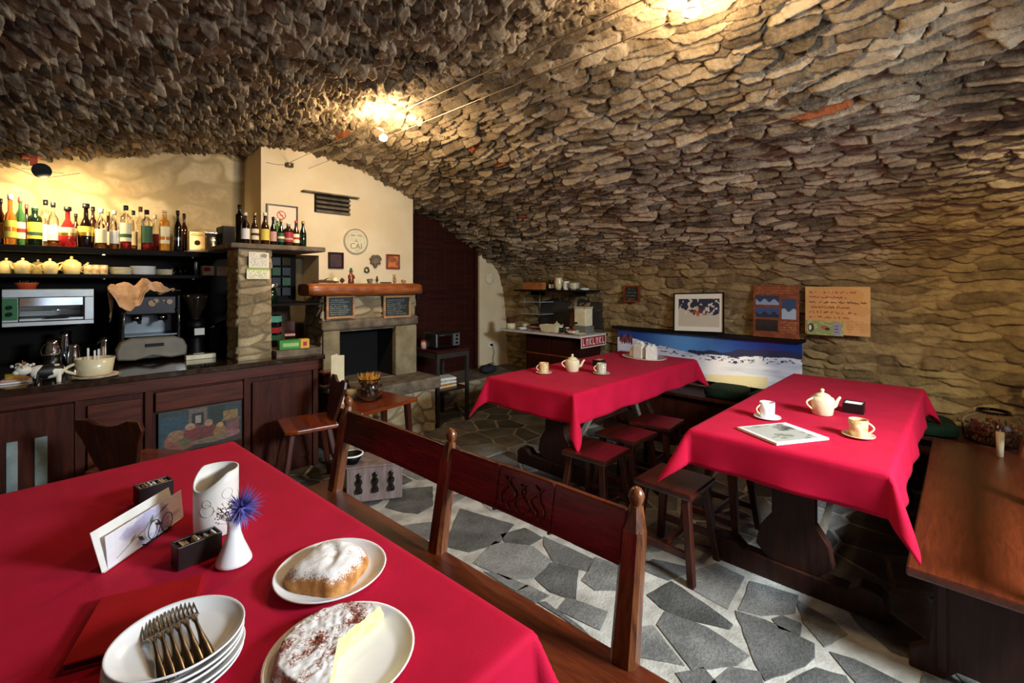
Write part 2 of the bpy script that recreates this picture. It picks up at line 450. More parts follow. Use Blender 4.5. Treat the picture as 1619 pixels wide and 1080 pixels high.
m_steel = M('brushed_steel', '#a9aba8', .42, 1.0, col2='#9a9c98', scale=8)
m_steeld = M('dark_steel', '#55585a', .35, 1.0)
m_chrome = M('chrome', '#dcdcdc', .08, 1.0, col2='#c8c8c8')
m_fork = M('fork_steel', '#9c8f80', .22, 1.0, col2='#7c7064')
m_black = M('black_plastic', '#080706', .5, spec=.2)
m_blackm = M('black_metal', '#1c1a1a', .4, .6)
m_darkmet = M('trolley_metal', '#3c3531', .5, .4)
m_beige = M('beige_enamel', '#6f654f', .4, col2='#625843', coat=.15)
m_towel = M('tan_towel', '#e8b884', .95, col2='#b98655', scale=14, bump=.7, bscale=70, sheen=.4)
m_green = M('green_cloth_cushion', '#182a17', .9, col2='#101e10', bump=.4, bscale=60, spec=.15)
m_glass = M('clear_glass', (1, 1, 1), .02, trans=1.0, ior=1.45)
m_glassg = M('green_glass', (.12, .38, .14), .05, trans=.9, ior=1.45)
m_glassd = M('dark_bottle_glass', '#140a06', .08, col2='#0c0604', coat=.5)
m_glassdg = M('dark_green_bottle_glass', '#0e2010', .08, col2='#08140a', coat=.5)
m_glassb = M('brown_bottle_glass', '#3a1a08', .08, col2='#241005', coat=.5)
m_amber = M('amber_liquor', (.62, .27, .06), .05, trans=.75, ior=1.36)
m_redliq = M('red_liquor', (.55, .03, .03), .05, trans=.6, ior=1.36)
m_orange = M('orange_liqueur', '#d08a2a', .15, col2='#b87018', coat=.4)
m_lcream = M('cream_label', '#efe2b8', .6)
m_lyel = M('yellow_label', '#e6cf52', .6)
m_lwhite = M('white_label', '#f0ece2', .6)
m_lpink = M('pink_label', '#c99a8e', .6)
m_lgreen = M('green_label', '#2f5a38', .6)
m_lred = M('red_label', '#a3282c', .6)
m_capb = M('black_cap', '#121010', .4)
m_capr = M('red_cap', '#b04038', .4)
m_capg = M('gold_cap', '#c9a24a', .3, .8)
m_capw = M('white_cap', '#dcd4c4', .5)
m_bulb = M('halogen_bulb', (1.0, .86, .6), .5, emit=90)
m_leaf = M('dried_leaf', '#6b4f2a', .8, col2='#4a3a1e', scale=30)
m_terra = M('terracotta', '#c8502a', .6)
m_thistle = M('blue_thistle', '#7a74c0', .8, col2='#5a5698', scale=50)
m_gyps = M('gypsophila', '#d9d2cc', .8)
m_pastry = M('baked_pastry', '#c98a45', .5, col2='#9c5a22', scale=25, bump=.3)
m_gold = M('gold_tin', '#d8a85a', .35, .5)
m_silver = M('silver_foil', '#a8a8a6', .2, .9, bump=.6, bscale=20)
m_paint = paint_mat('printed_picture', .55)
m_paintg = paint_mat('glossy_print', .28, .3)
m_soot = M('soot_black', '#0a0806', .95)
m_cone = M('pine_cone', '#5a3418', .8, col2='#3a200e', scale=40)
m_straw = M('dry_flowers', '#d89a34', .8, col2='#b8741c', scale=60)
m_cord = M('black_cord', '#0c0b0b', .5)
m_wire = M('bright_wire', '#d8c8a8', .3, .9)
def sugared(name, side, side2, top='#f2eee8', thr=.55, nf=.9, ns=38):
    """baked thing with icing sugar lying on its upper faces (by height of the surface normal and noise)"""
    m, nt, b = _new(name)
    g = nt.nodes.new('ShaderNodeNewGeometry'); sx = nt.nodes.new('ShaderNodeSeparateXYZ'); nt.links.new(g.outputs['Normal'], sx.inputs[0])
    tc = nt.nodes.new('ShaderNodeTexCoord'); n = nt.nodes.new('ShaderNodeTexNoise'); n.inputs['Scale'].default_value = ns; n.inputs['Detail'].default_value = 5
    n3 = nt.nodes.new('ShaderNodeTexNoise'); n3.inputs['Scale'].default_value = 260; n3.inputs['Detail'].default_value = 2
    for k in (n, n3): nt.links.new(tc.outputs['Object'], k.inputs['Vector'])
    r = nt.nodes.new('ShaderNodeValToRGB'); r.color_ramp.elements[0].color = _c4(side2); r.color_ramp.elements[1].color = _c4(side)
    r.color_ramp.elements[0].position = .35; r.color_ramp.elements[1].position = .65; nt.links.new(n.outputs['Fac'], r.inputs[0])
    a = nt.nodes.new('ShaderNodeMath'); a.operation = 'MULTIPLY_ADD'; a.inputs[1].default_value = 1.2; nt.links.new(n3.outputs['Fac'], a.inputs[0]); nt.links.new(sx.outputs[2], a.inputs[2])
    a2 = nt.nodes.new('ShaderNodeMath'); a2.operation = 'MULTIPLY_ADD'; a2.inputs[1].default_value = nf; nt.links.new(n.outputs['Fac'], a2.inputs[0]); nt.links.new(a.outputs[0], a2.inputs[2])
    mr = nt.nodes.new('ShaderNodeMapRange'); mr.inputs[1].default_value = 1.2+thr; mr.inputs[2].default_value = 1.5+thr; nt.links.new(a2.outputs[0], mr.inputs[0])
    mx = nt.nodes.new('ShaderNodeMix'); mx.data_type = 'RGBA'; mx.inputs[7].default_value = _c4(top)
    nt.links.new(mr.outputs[0], mx.inputs[0]); nt.links.new(r.outputs[0], mx.inputs[6]); nt.links.new(mx.outputs[2], b.inputs['Base Color'])
    b.inputs['Roughness'].default_value = .7
    bp = nt.nodes.new('ShaderNodeBump'); bp.inputs['Strength'].default_value = .4; bp.inputs['Distance'].default_value = .004
    nt.links.new(n.outputs['Fac'], bp.inputs['Height']); nt.links.new(bp.outputs[0], b.inputs['Normal'])
    return m
m_sug1 = sugared('sugared_pastry', '#cf9048', '#9c5c22', thr=.40)
m_sug2 = sugared('sugared_cake_top', '#c0602e', '#7c3018', thr=1.06, nf=1.9, ns=24)
m_crumb = M('yellow_cake_crumb', '#efe2a6', .8, col2='#e2cd86', scale=60, bump=.5, bscale=150)

def picture(name, cv, w, h, parent=None, mat=None, loc=(0, 0, 0), rot=(0, 0, 0), thick=.003):
    """flat print standing in the local x,z plane, facing -y, lower left corner at loc"""
    ny, nx = cv.shape[:2]
    x, z = np.meshgrid(np.linspace(0, w, nx), np.linspace(0, h, ny))
    V = np.stack([x, np.zeros_like(x), z], -1).reshape(-1, 3)
    i, j = np.meshgrid(np.arange(ny-1), np.arange(nx-1), indexing='ij'); a = i*nx + j
    Fq = np.stack([a, a+1, a+nx+1, a+nx], -1).reshape(-1, 4)
    o = mesh_np(name, V, Fq, mat or m_paint, cv.reshape(-1, 3), 'Col', False, parent)
    o.location = loc; o.rotation_euler = rot
    md = o.modifiers.new('solid', 'SOLIDIFY'); md.thickness = thick; md.offset = -1
    return o
# ================================================================ ROOM SHELL
YB = 5.08      # bar back wall
YW = 4.60      # white chimney wall
YD = 4.95      # door wall
Y0 = -1.70     # front wall, behind the camera
prof_key = [(5.02, 0), (4.99, .5), (4.95, 1.0), (4.90, 1.35), (4.78, 1.70), (4.48, 1.93), (4.20, 2.11), (3.72, 2.33), (3.22, 2.46),
            (2.80, 2.60), (2.32, 2.74), (1.80, 2.81), (1.35, 2.80), (.9, 2.72), (.50, 2.61), (.05, 2.47), (-.30, 2.32), (-.75, 2.04), (-1.15, 1.66), (-1.38, 1.2), (-1.45, .6), (-1.46, 0)]
def catmull(P, n=24):
    P = np.array(P, float); out = []
    Q = np.vstack([2*P[0]-P[1], P, 2*P[-1]-P[-2]])
    for k in range(1, len(Q)-2):
        p0, p1, p2, p3 = Q[k-1], Q[k], Q[k+1], Q[k+2]
        for t in np.linspace(0, 1, n, endpoint=False):
            out.append(.5*((2*p1) + (-p0+p2)*t + (2*p0-5*p1+4*p2-p3)*t*t + (-p0+3*p1-3*p2+p3)*t**3))
    out.append(P[-1]); return np.array(out)
PR = catmull(prof_key)
PS = np.concatenate([[0], np.cumsum(np.linalg.norm(np.diff(PR, axis=0), axis=1))])
def prof_at(s):
    return np.interp(s, PS, PR[:, 0]), np.interp(s, PS, PR[:, 1])
S_SPRING = PS[np.argmin(np.abs(PR[:, 1]-1.42) + (PR[:, 0] < 2)*9)]
S_VIS = PS[np.argmin(np.abs(PR[:, 0]+.75) + (PR[:, 1] < 1.5)*9)]
S_END = PS[-1]
S_CREST = PS[np.argmax(PR[:, 1])]
def shell(name, s0, s1, ds, y_lo, y_hi, dy, mat, back=False):
    ns = int((s1-s0)/ds)+2
    s = np.linspace(s0, s1, ns)
    y = np.concatenate([np.arange(Y0, y_lo, .05), np.linspace(y_lo, y_hi, int((y_hi-y_lo)/dy)+1)]) if y_lo > Y0 else np.linspace(y_lo, y_hi, int((y_hi-y_lo)/dy)+1)
    S, Y = np.meshgrid(s, y, indexing='ij')
    x, z = prof_at(S)
    xa, za = prof_at(np.clip(S-.02, 0, S_END)); xb, zb = prof_at(np.clip(S+.02, 0, S_END))
    tx, tz = xb-xa, zb-za; L = np.sqrt(tx*tx+tz*tz)
    nx, nz = -tz/L, tx/L                     # inward normal: into the room
    # long thin slates lapping like scales on the right flank, rough slate ends past the crest, mortared rubble low down
    rag = fbm(Y*34, S*60, 17, 3)
    f1, e, ii, jj, du, dv = stones(Y, S, .21, .058, 1, jit=.9, pw=3.2)
    e = e + rag*.05
    g1, ge, gi, gj, gu, gv = stones(Y, S, .088, .050, 8, jit=1.0, pw=2.4)
    ge = ge + rag*.08
    h1, he, hi_, hj, hu, hv = stones(Y, S, .20, .075, 4, jit=.9, pw=2.8)
    he = he + rag*.10
    low = 1 - sstep(S_SPRING+.05, S_SPRING+.65, S + fbm(Y*1.5, S*1.5, 77, 3)*.35)
    low = np.maximum(low, (1-sstep(.1, 1.3, Y + fbm(S*2, Y*2, 78, 3)*.3))*(1-sstep(S_SPRING+.7, S_SPRING+1.3, S)))
    lft = sstep(S_CREST-.35, S_CREST+.15, S + fbm(Y*2, S*2, 55, 3)*.4)
    lay = fbm(Y*6, S*120, 18, 3)                       # cleavage layers inside a slate
    gapA = .05+.10*np.clip(.5+fbm(Y*5, S*9, 71, 2), 0, 1)
    mA = sstep(.0, gapA, e)
    dA = mA*(.016 + .030*(hsh(ii, jj, 31)-.5) - np.clip(dv, -.6, .6)*.046 + du*.022*(hsh(ii, jj, 33)-.5)*2 + lay*.006)
    mB = sstep(.0, .14, ge)
    dB = mB*(.022 + .050*(hsh(gi, gj, 41)-.5) - gv*.042 + gu*.055*(hsh(gi, gj, 42)-.15) + lay*.006)
    mC = sstep(.02, .26, he)
    dC = mC*(.006 + .018*(hsh(hi_, hj, 51)-.5) - hv*.016)*(.6+1.6*np.clip(fbm(Y*2, S*2, 66, 3)+.5, 0, 1)) + fbm(Y*4, S*7, 91, 6)*.024
    d = (dA*(1-lft) + dB*lft)*(1-low) + dC*low + fbm(Y*1.3, S*1.3, 60, 3)*.045*(1-low) + fbm(Y*30, S*60, 61, 4)*.0065
    r0 = np.where(low > .5, hsh(hi_, hj, 11), np.where(lft > .5, hsh(gi, gj, 11), hsh(ii, jj, 11)))
    mm = (mA*(1-lft) + mB*lft)*(1-low) + (.35+.65*mC)*low
    r2 = np.where((low > .3) | (lft > .3), .2, hsh(ii, jj, 12))
    X = x + nx*d; Z = z + nz*d
    P = np.stack([X, Y, Z], -1).reshape(-1, 3)
    o = mesh_np(name, P, grid_faces(len(s), len(y)), mat, np.stack([r0, mm, r2, ], -1).reshape(-1, 3), 'Stone')
    # low region blend kept as a second attribute
    ca = o.data.color_attributes.new('Region', 'FLOAT_COLOR', 'POINT')
    A = np.ones((P.shape[0], 4), np.float32); A[:, 0] = low.ravel(); A[:, 1] = lft.ravel()
    ca.data.foreach_set('color', A.ravel())
    o['kind'] = 'structure'
    return o
def blend_region(m):
    """mix the mortared rubble colours in where the wall is low (the masonry itself changes there)"""
    nt = m.node_tree; b = nt.nodes['Principled BSDF']
    src = b.inputs['Base Color'].links[0].from_socket
    at = nt.nodes.new('ShaderNodeAttribute'); at.attribute_name = 'Region'
    sp = nt.nodes.new('ShaderNodeSeparateColor'); nt.links.new(at.outputs['Color'], sp.inputs[0])
    st = nt.nodes.new('ShaderNodeAttribute'); st.attribute_name = 'Stone'; s2 = nt.nodes.new('ShaderNodeSeparateColor'); nt.links.new(st.outputs['Color'], s2.inputs[0])
    tc = nt.nodes.new('ShaderNodeTexCoord'); n = nt.nodes.new('ShaderNodeTexNoise'); n.inputs['Scale'].default_value = 7; n.inputs['Detail'].default_value = 8; n.inputs['Roughness'].default_value = .7
    nt.links.new(tc.outputs['Object'], n.inputs['Vector'])
    a = nt.nodes.new('ShaderNodeMath'); a.operation = 'MULTIPLY_ADD'; a.inputs[1].default_value = .35; nt.links.new(s2.outputs[0], a.inputs[0]); nt.links.new(n.outputs['Fac'], a.inputs[2])
    r = nt.nodes.new('ShaderNodeValToRGB'); e = r.color_ramp.elements
    e[0].position = .4; e[0].color = _c4('#5e4d34'); e[1].position = .95; e[1].color = _c4('#b09868'); k = e.new(.66); k.color = _c4('#8a724c')
    nt.links.new(a.outputs[0], r.inputs[0])
    mx = nt.nodes.new('ShaderNodeMix'); mx.data_type = 'RGBA'
    nt.links.new(sp.outputs[0], mx.inputs[0]); nt.links.new(src, mx.inputs[6]); nt.links.new(r.outputs[0], mx.inputs[7])
    nt.links.new(mx.outputs[2], b.inputs['Base Color'])
blend_region(m_vault)
shell('wall_right', 0, S_SPRING, .0085, -.75, 5.10, .0095, m_vault)
shell('ceiling', S_SPRING, S_VIS, .0062, -.75, 5.10, .0085, m_vault)
shell('wall_left', S_VIS, S_END, .035, Y0, 5.10, .04, m_vault)

# floor: light mortar bed with irregular slate flags set in it
struct('floor', box(B(), -1.7, 5.2, Y0-.1, 5.2, -.08, 0), m_grout)
Z4 = lambda u, v: (480+u/2.25, 600+v/2.25)
Z5 = lambda u, v: (850+u/2.698, 760+v/2.698)
traced = [(Z4, [(300, 455), (345, 395), (455, 385), (452, 450), (405, 475), (360, 470)]),
 (Z4, [(525, 560), (560, 465), (740, 520), (690, 580), (590, 610), (510, 590)]),
 (Z4, [(710, 555), (785, 535), (840, 565), (800, 585), (725, 578)]),
 (Z4, [(615, 655), (685, 583), (810, 600), (875, 650), (810, 705), (730, 708)]),
 (Z4, [(835, 710), (880, 662), (970, 680), (962, 780), (880, 750)]),
 (Z4, [(865, 600), (860, 565), (1020, 640), (1005, 680), (895, 650)]),
 (Z4, [(1000, 715), (1040, 640), (1115, 670), (1110, 745), (1040, 745)]),
 (Z4, [(915, 825), (945, 785), (1070, 830), (1045, 885)]),
 (Z4, [(650, 690), (700, 700), (790, 735), (750, 750)]),
 (Z4, [(765, 760), (800, 740), (860, 770), (820, 790)]),
 (Z4, [(840, 800), (870, 800), (980, 880), (1010, 910)]),
 (Z5, [(480, 495), (575, 440), (700, 530), (815, 610), (800, 628), (620, 580), (540, 545)]),
 (Z5, [(525, 625), (555, 570), (720, 640), (885, 745), (830, 780), (735, 790), (660, 795)]),
 (Z5, [(855, 568), (980, 610), (1165, 700), (1160, 750), (1120, 780), (975, 845), (940, 780)]),
 (Z5, [(600, 425), (670, 395), (760, 360), (870, 415), (805, 540)]),
 (Z5, [(870, 550), (915, 440), (1100, 495), (1080, 560), (960, 570)]),
 (Z5, [(455, 375), (500, 345), (650, 375), (640, 395), (555, 418), (480, 390)]),
 (Z5, [(430, 640), (490, 632), (610, 780), (440, 745)]),
 (Z5, [(610, 830), (700, 812), (745, 863), (650, 890)]),
 (Z5, [(760, 863), (830, 815), (935, 825), (945, 870), (900, 900), (760, 900)]),
 (Z5, [(1020, 600), (1050, 590), (1110, 615), (1105, 650), (1040, 630)]),
 (Z5, [(1085, 863), (1190, 815), (1300, 840), (1330, 900), (1100, 900)]),
 (Z5, [(1265, 745), (1360, 780), (1540, 863), (1370, 863)]),
 (Z5, [(1115, 520), (1240, 600), (1300, 650), (1220, 700), (1150, 610)])]
def flag_poly(f, pts):
    return [on_z(*f(u, v), 0)[:2] for u, v in pts]
def clip_half(poly, p, n):
    out = []
    for i in range(len(poly)):
        a, b = poly[i], poly[(i+1) % len(poly)]
        da = (a[0]-p[0])*n[0]+(a[1]-p[1])*n[1]; db = (b[0]-p[0])*n[0]+(b[1]-p[1])*n[1]
        if da <= 0: out.append(a)
        if da*db < 0:
            t = da/(da-db); out.append((a[0]+(b[0]-a[0])*t, a[1]+(b[1]-a[1])*t))
    return out
rnd = random.Random(7)
polys = [flag_poly(f, p) for f, p in traced]
def grow(q, d):
    c = (sum(p[0] for p in q)/len(q), sum(p[1] for p in q)/len(q))
    return [(p[0]+(p[0]-c[0])/max(math.hypot(p[0]-c[0], p[1]-c[1]), .01)*d, p[1]+(p[1]-c[1])/max(math.hypot(p[0]-c[0], p[1]-c[1]), .01)*d) for p in q]
polys = [grow(q, .019) for q in polys]
cents = [(sum(p[0] for p in q)/len(q), sum(p[1] for p in q)/len(q)) for q in polys]
def near_traced(x, y, d):
    for q in polys:
        for i in range(len(q)):
            a, b = q[i], q[(i+1) % len(q)]
            L = (b[0]-a[0])**2+(b[1]-a[1])**2
            t = max(0, min(1, ((x-a[0])*(b[0]-a[0])+(y-a[1])*(b[1]-a[1]))/L))
            if math.hypot(x-a[0]-t*(b[0]-a[0]), y-a[1]-t*(b[1]-a[1])) < d: return True
    return False
def inside(q, x, y):
    r = False
    for i in range(len(q)):
        a, b = q[i], q[(i+1) % len(q)]
        if (a[1] > y) != (b[1] > y) and x < (b[0]-a[0])*(y-a[1])/(b[1]-a[1])+a[0]: r = not r
    return r
sites = []
cs = .30
for i in range(-5, 18):
    for j in range(-9, 18):
        x, y = (i+.5+rnd.uniform(-.42, .42))*cs, (j+.5+rnd.uniform(-.42, .42))*cs
        if any(inside(q, x, y) for q in polys): continue
        sites.append((x, y))
allp = []
border = []
for q in polys:                                   # traced outlines act as walls of sites for their neighbours
    c = (sum(p[0] for p in q)/len(q), sum(p[1] for p in q)/len(q))
    for i in range(len(q)):
        a, b = q[i], q[(i+1) % len(q)]
        for t in (0, .33, .66):
            border.append(((a[0]+(b[0]-a[0])*t)*.93+c[0]*.07, (a[1]+(b[1]-a[1])*t)*.93+c[1]*.07))
for s in sites:
    if near_traced(s[0], s[1], .04): continue
    q = [(s[0]-.35, s[1]-.35), (s[0]+.35, s[1]-.35), (s[0]+.35, s[1]+.35), (s[0]-.35, s[1]+.35)]
    for o_ in sites + border:
        if o_ is s or abs(o_[0]-s[0]) > .8 or abs(o_[1]-s[1]) > .8: continue
        dx, dy = o_[0]-s[0], o_[1]-s[1]; L = math.hypot(dx, dy)
        if L < .02: continue
        gap = .013 if o_ in sites else .008
        q = clip_half(q, (s[0]+dx/2-dx/L*gap, s[1]+dy/2-dy/L*gap), (dx/L, dy/L))
        if len(q) < 3: break
    if len(q) >= 3:
        ar = abs(sum(q[i][0]*q[(i+1) % len(q)][1]-q[(i+1) % len(q)][0]*q[i][1] for i in range(len(q))))/2
        if ar > .004: allp.append(q)
def chip(q):
    """break straight edges a little so the flags look hand cut"""
    out = []
    for i in range(len(q)):
        a, b = q[i], q[(i+1) % len(q)]
        L = math.hypot(b[0]-a[0], b[1]-a[1]); n = max(1, int(L/.05))
        for k in range(n):
            t = k/n; w = 0 if k == 0 else rnd.uniform(-.004, .004)
            out.append((a[0]+(b[0]-a[0])*t-(b[1]-a[1])/L*w, a[1]+(b[1]-a[1])*t+(b[0]-a[0])/L*w))
    return out
V, Fc, Cc = [], [], []
bm = B(); lay = bm.verts.layers.float_color.new('Stone')
for q in polys + allp:
    q = [p for p in q]
    if any(p[0] < -1.6 or p[0] > 5.1 or p[1] < -1.68 or p[1] > 5.0 for p in q): continue
    q = chip(q)
    cx = sum(p[0] for p in q)/len(q); cy = sum(p[1] for p in q)/len(q)
    tone = rnd.random()
    top = [bm.verts.new((cx+(p[0]-cx)*.988, cy+(p[1]-cy)*.988, .005)) for p in q]
    bot = [bm.verts.new((p[0], p[1], .001)) for p in q]
    for v in top+bot: v[lay] = (tone, 1, .3, 1)
    bm.faces.new(top)
    for i in range(len(q)):
        j = (i+1) % len(q); bm.faces.new((bot[i], bot[j], top[j], top[i]))
struct('floor_flagstones', bm, m_flag)

# walls at the ends
# front wall with window and door openings (behind the camera)
bm = B()
box(bm, -1.7, 0.05, Y0-.15, Y0, 0, 3); box(bm, 1.15, 2.3, Y0-.15, Y0, 0, 3); box(bm, 3.7, 5.2, Y0-.15, Y0, 0, 3)
box(bm, 0.05, 1.15, Y0-.15, Y0, 2.15, 3); box(bm, 2.3, 3.7, Y0-.15, Y0, 2.2, 3); box(bm, 2.3, 3.7, Y0-.15, Y0, 0, .9)
struct('wall_front', bm, m_white)
# bar back wall: old plaster over rubble above the shelves, dark boarding below
p = stone_patch((-1.5, YB, 1.70), (1, 0, 0), (0, 0, 1), 3.0, 1.2, .5, .22, .007, 21, .012, lip=.3)
join_patches('wall_bar_side', [p], m_plaster_old)['kind'] = 'structure'
struct('wall_bar_boarding', box(B(), -1.5, 1.5, YB-.02, YB+.1, 0, 1.78), m_dark)
# white chimney wall (thick wall whose left end shows), with the niche beside the pier
bm = B()
NX0, NX1 = 1.45, 1.97
box(bm, 1.44, 3.07, YW, YB+.12, 1.79, 3.0)
box(bm, NX1, 3.07, YW, YB+.12, 0, 1.79)
struct('wall_fireplace_side', bm, m_white)
struct('wall_niche_side', box(B(), 1.40, NX1, YB-.1, YB+.12, 0, 1.79), M('niche_shade_plaster', '#6e604a', .9, col2='#57492f', scale=6))  # plaster darkened, the shade of the recess is put into its colour
bm = B(); box(bm, 3.0, 3.28, YD, YD+.15, 0, 2.9); box(bm, 4.42, 5.2, YD, YD+.15, 0, 2.9); box(bm, 3.28, 4.42, YD, YD+.15, 2.55, 2.9)
struct('wall_door_side', bm, m_white)
# end closing wall behind all
struct('wall_back', box(B(), -1.7, 5.3, 5.22, 5.3, 0, 3), m_dark)
# door of dark planks, top cut by the vault
dr = bpy.data.objects.new('door_1', None); COL.objects.link(dr); dr.location = (3.28, YD+.06, .3); dr['kind'] = 'structure'
bm = B()
for k in range(6): box(bm, .06+k*.17, .06+k*.17+.1685, 0, .04, 0, 2.2)
obj('door_leaf', bm, m_doorwood, dr, bev=.004)
bm = B(); box(bm, 0, .055, -.03, .05, 0, 2.25); box(bm, 1.085, 1.14, -.03, .05, 0, 2.25)
obj('door_frame', bm, m_doorwood, dr, bev=.004)
bm = B()
for z in (.4, 1.0, 1.65): box(bm, .06, 1.08, -.018, 0, z, z+.13)
obj('door_batten', bm, m_doorwood, dr, bev=.004)
bm = B(); box(bm, .10, .13, -.04, -.018, 1.0, 1.16); tube(bm, [(.115, -.04, 1.08), (.115, -.075, 1.08), (.20, -.075, 1.08)], .008)
obj('door_handle', bm, m_steeld, dr)
# raised stone landing before the door
bm = B(); box(bm, 2.95, 4.95, 4.42, YD+.15, 0, .30); 
struct('trim_1', bm, m_slab, bev=.015)
pp = [stone_patch((2.95, 4.419, 0), (1, 0, 0), (0, 0, 1), 2.0, .29, .26, .09, .02, 33, .012)]
join_patches('trim_2', pp, m_pier)['kind'] = 'structure'
# ================================================================ FURNITURE
TT = .765      # top of the laid tables
m_brace = wood('sunlit_brace', '#8a7c6a', '#5f5345', .6, 'z', 0)  # pale grey puts the sunlit look of the brace into its colour
def tablecloth(name, label, cx, cy, lx, ly, rot, ox, oy, z, seed, group='crimson tablecloths', creases=(), res=.018):
    """cloth laid over a rectangular top; overhangs ox, oy; corners hang in cones"""
    nu = int((lx+2*ox)/res); nv = int((ly+2*oy)/res)
    u, v = np.meshgrid(np.linspace(-lx/2-ox, lx/2+ox, nu), np.linspace(-ly/2-oy, ly/2+oy, nv), indexing='ij')
    R = .012
    ex = np.maximum(np.abs(u)-lx/2, 0); ey = np.maximum(np.abs(v)-ly/2, 0)
    sx = np.sign(u); sy = np.sign(v)
    r = np.hypot(ex, ey)
    cxn = np.where(r > 1e-9, ex/np.maximum(r, 1e-9), 0); cyn = np.where(r > 1e-9, ey/np.maximum(r, 1e-9), 0)
    ang = np.arctan2(ey, ex)
    # outward distance: soft bend at the edge then hanging with a slight flare
    arc = np.clip(r/(R*1.57), 0, 1)
    out = np.where(r < R*1.57, R*np.sin(arc*1.57), R + (r-R*1.57)*.10)
    dn = np.where(r < R*1.57, R*(1-np.cos(arc*1.57)), R + (r-R*1.57)*.985)
    corner = np.sin(2*ang)**1.4*(ex > 0)*(ey > 0)
    out = out + corner*r*.46*(1+.2*np.sin(seed+sx*2+sy))
    dn = dn*(1+corner*.14)
    along = np.where(ey > ex, u, v)
    flut = (np.sin(along*9+seed*1.7)*.5+np.sin(along*17+seed)*.3+fbm(u*5+seed, v*5, seed, 3)*.6)
    out = out + sstep(.02, .3, r)*flut*.024*(1-corner*.5)
    X = np.clip(u, -lx/2, lx/2) + sx*cxn*out
    Y = np.clip(v, -ly/2, ly/2) + sy*cyn*out
    Z = -dn + fbm(u*4+seed*3, v*4, seed+2, 3)*.0022*(r < .001)
    for (axis, pos, hgt) in creases:
        c = u if axis == 'x' else v
        Z = Z + np.exp(-((c-pos)/.006)**2)*hgt*(r < .001)
    P = np.stack([X, Y, Z], -1).reshape(-1, 3)
    o = mesh_np(name, P, grid_faces(nu, nv), m_red, smooth=True)
    o.location = (cx, cy, z); o.rotation_euler = (0, 0, rot)
    md = o.modifiers.new('solid', 'SOLIDIFY'); md.thickness = .0022; md.offset = -1
    tag(o, label, 'tablecloth', group)
    return o
def trestle(label, cx, cy, lx, ly, rot, inset, group='trestle tables'):
    """lx is the long side (local x)"""
    t = thing('trestle_table', label, 'table', (cx, cy, 0), rot, group)
    obj('tabletop', box(B(), -lx/2, lx/2, -ly/2, ly/2, TT-.045, TT-.008), m_trestle, t, bev=.004)
    for s in (-1, 1):
        x = s*(lx/2-inset)
        out = [(-.11, .10), (-.17, .16), (-.15, .26), (-.095, .34), (-.095, .62), (-.14, .72), (.14, .72), (.095, .62), (.095, .34), (.15, .26), (.17, .16), (.11, .10)]
        bm = B(); prism(bm, out, -.03, .03, Matrix.Translation((x, 0, 0)) @ YZ)
        obj('pedestal', bm, m_trestle, t, bev=.004)
        w = ly/2-.03
        f = [(-w, 0), (-w, .10), (-w+.03, .135), (-w+.10, .135), (-w+.14, .10), (-.10, .10), (.10, .10), (w-.14, .10), (w-.10, .135), (w-.03, .135), (w, .10), (w, 0)]
        bm = B(); prism(bm, f, -.045, .045, Matrix.Translation((x, 0, 0)) @ YZ)
        obj('foot', bm, m_trestle, t, bev=.006)
    obj('stretcher', box(B(), -(lx/2-inset), lx/2-inset, -.02, .02, .30, .40), m_trestle, t, bev=.004)
    for s in (-1, 1):
        x = s*(lx/2-inset)
        bm = B(); taper(bm, (x-s*.06, -.07, .11), (x-s*.50, -.16, TT-.09), .05, .05, .03, .03)
        obj('brace', bm, m_brace, t)
    return t
# near table (left foreground), turned about 3 degrees
R3 = math.radians(3.0)
TA = Vector((.235, 1.56, 0))
trestle('trestle table in the left foreground under the plates of cake', TA.x, TA.y, 1.82, .93, PI/2+R3, .35)
tablecloth('tablecloth', 'crimson tablecloth in the foreground under the cake plates and the vase', TA.x, TA.y, .93, 1.82, R3, .17, .17, TT+.002, 3, creases=(('y', -.26, .0035), ('x', -.12, .002)), res=.012)
trestle('trestle table in the middle of the room, under two mugs and a teapot', 3.54, 2.32, 1.98, .84, 0, .34)
tablecloth('tablecloth', 'crimson tablecloth on the middle table by the sideboard', 3.54, 2.32, 1.98, .84, 0, .215, .215, TT+.002, 5)
trestle('trestle table on the right under the cloth with the magazine', 3.38, .615, 2.03, .80, 0, .30)
tablecloth('tablecloth', 'crimson tablecloth on the right table with the magazine, beside the long bench', 3.38, .615, 2.03, .80, 0, .185, .185, TT+.002, 9)

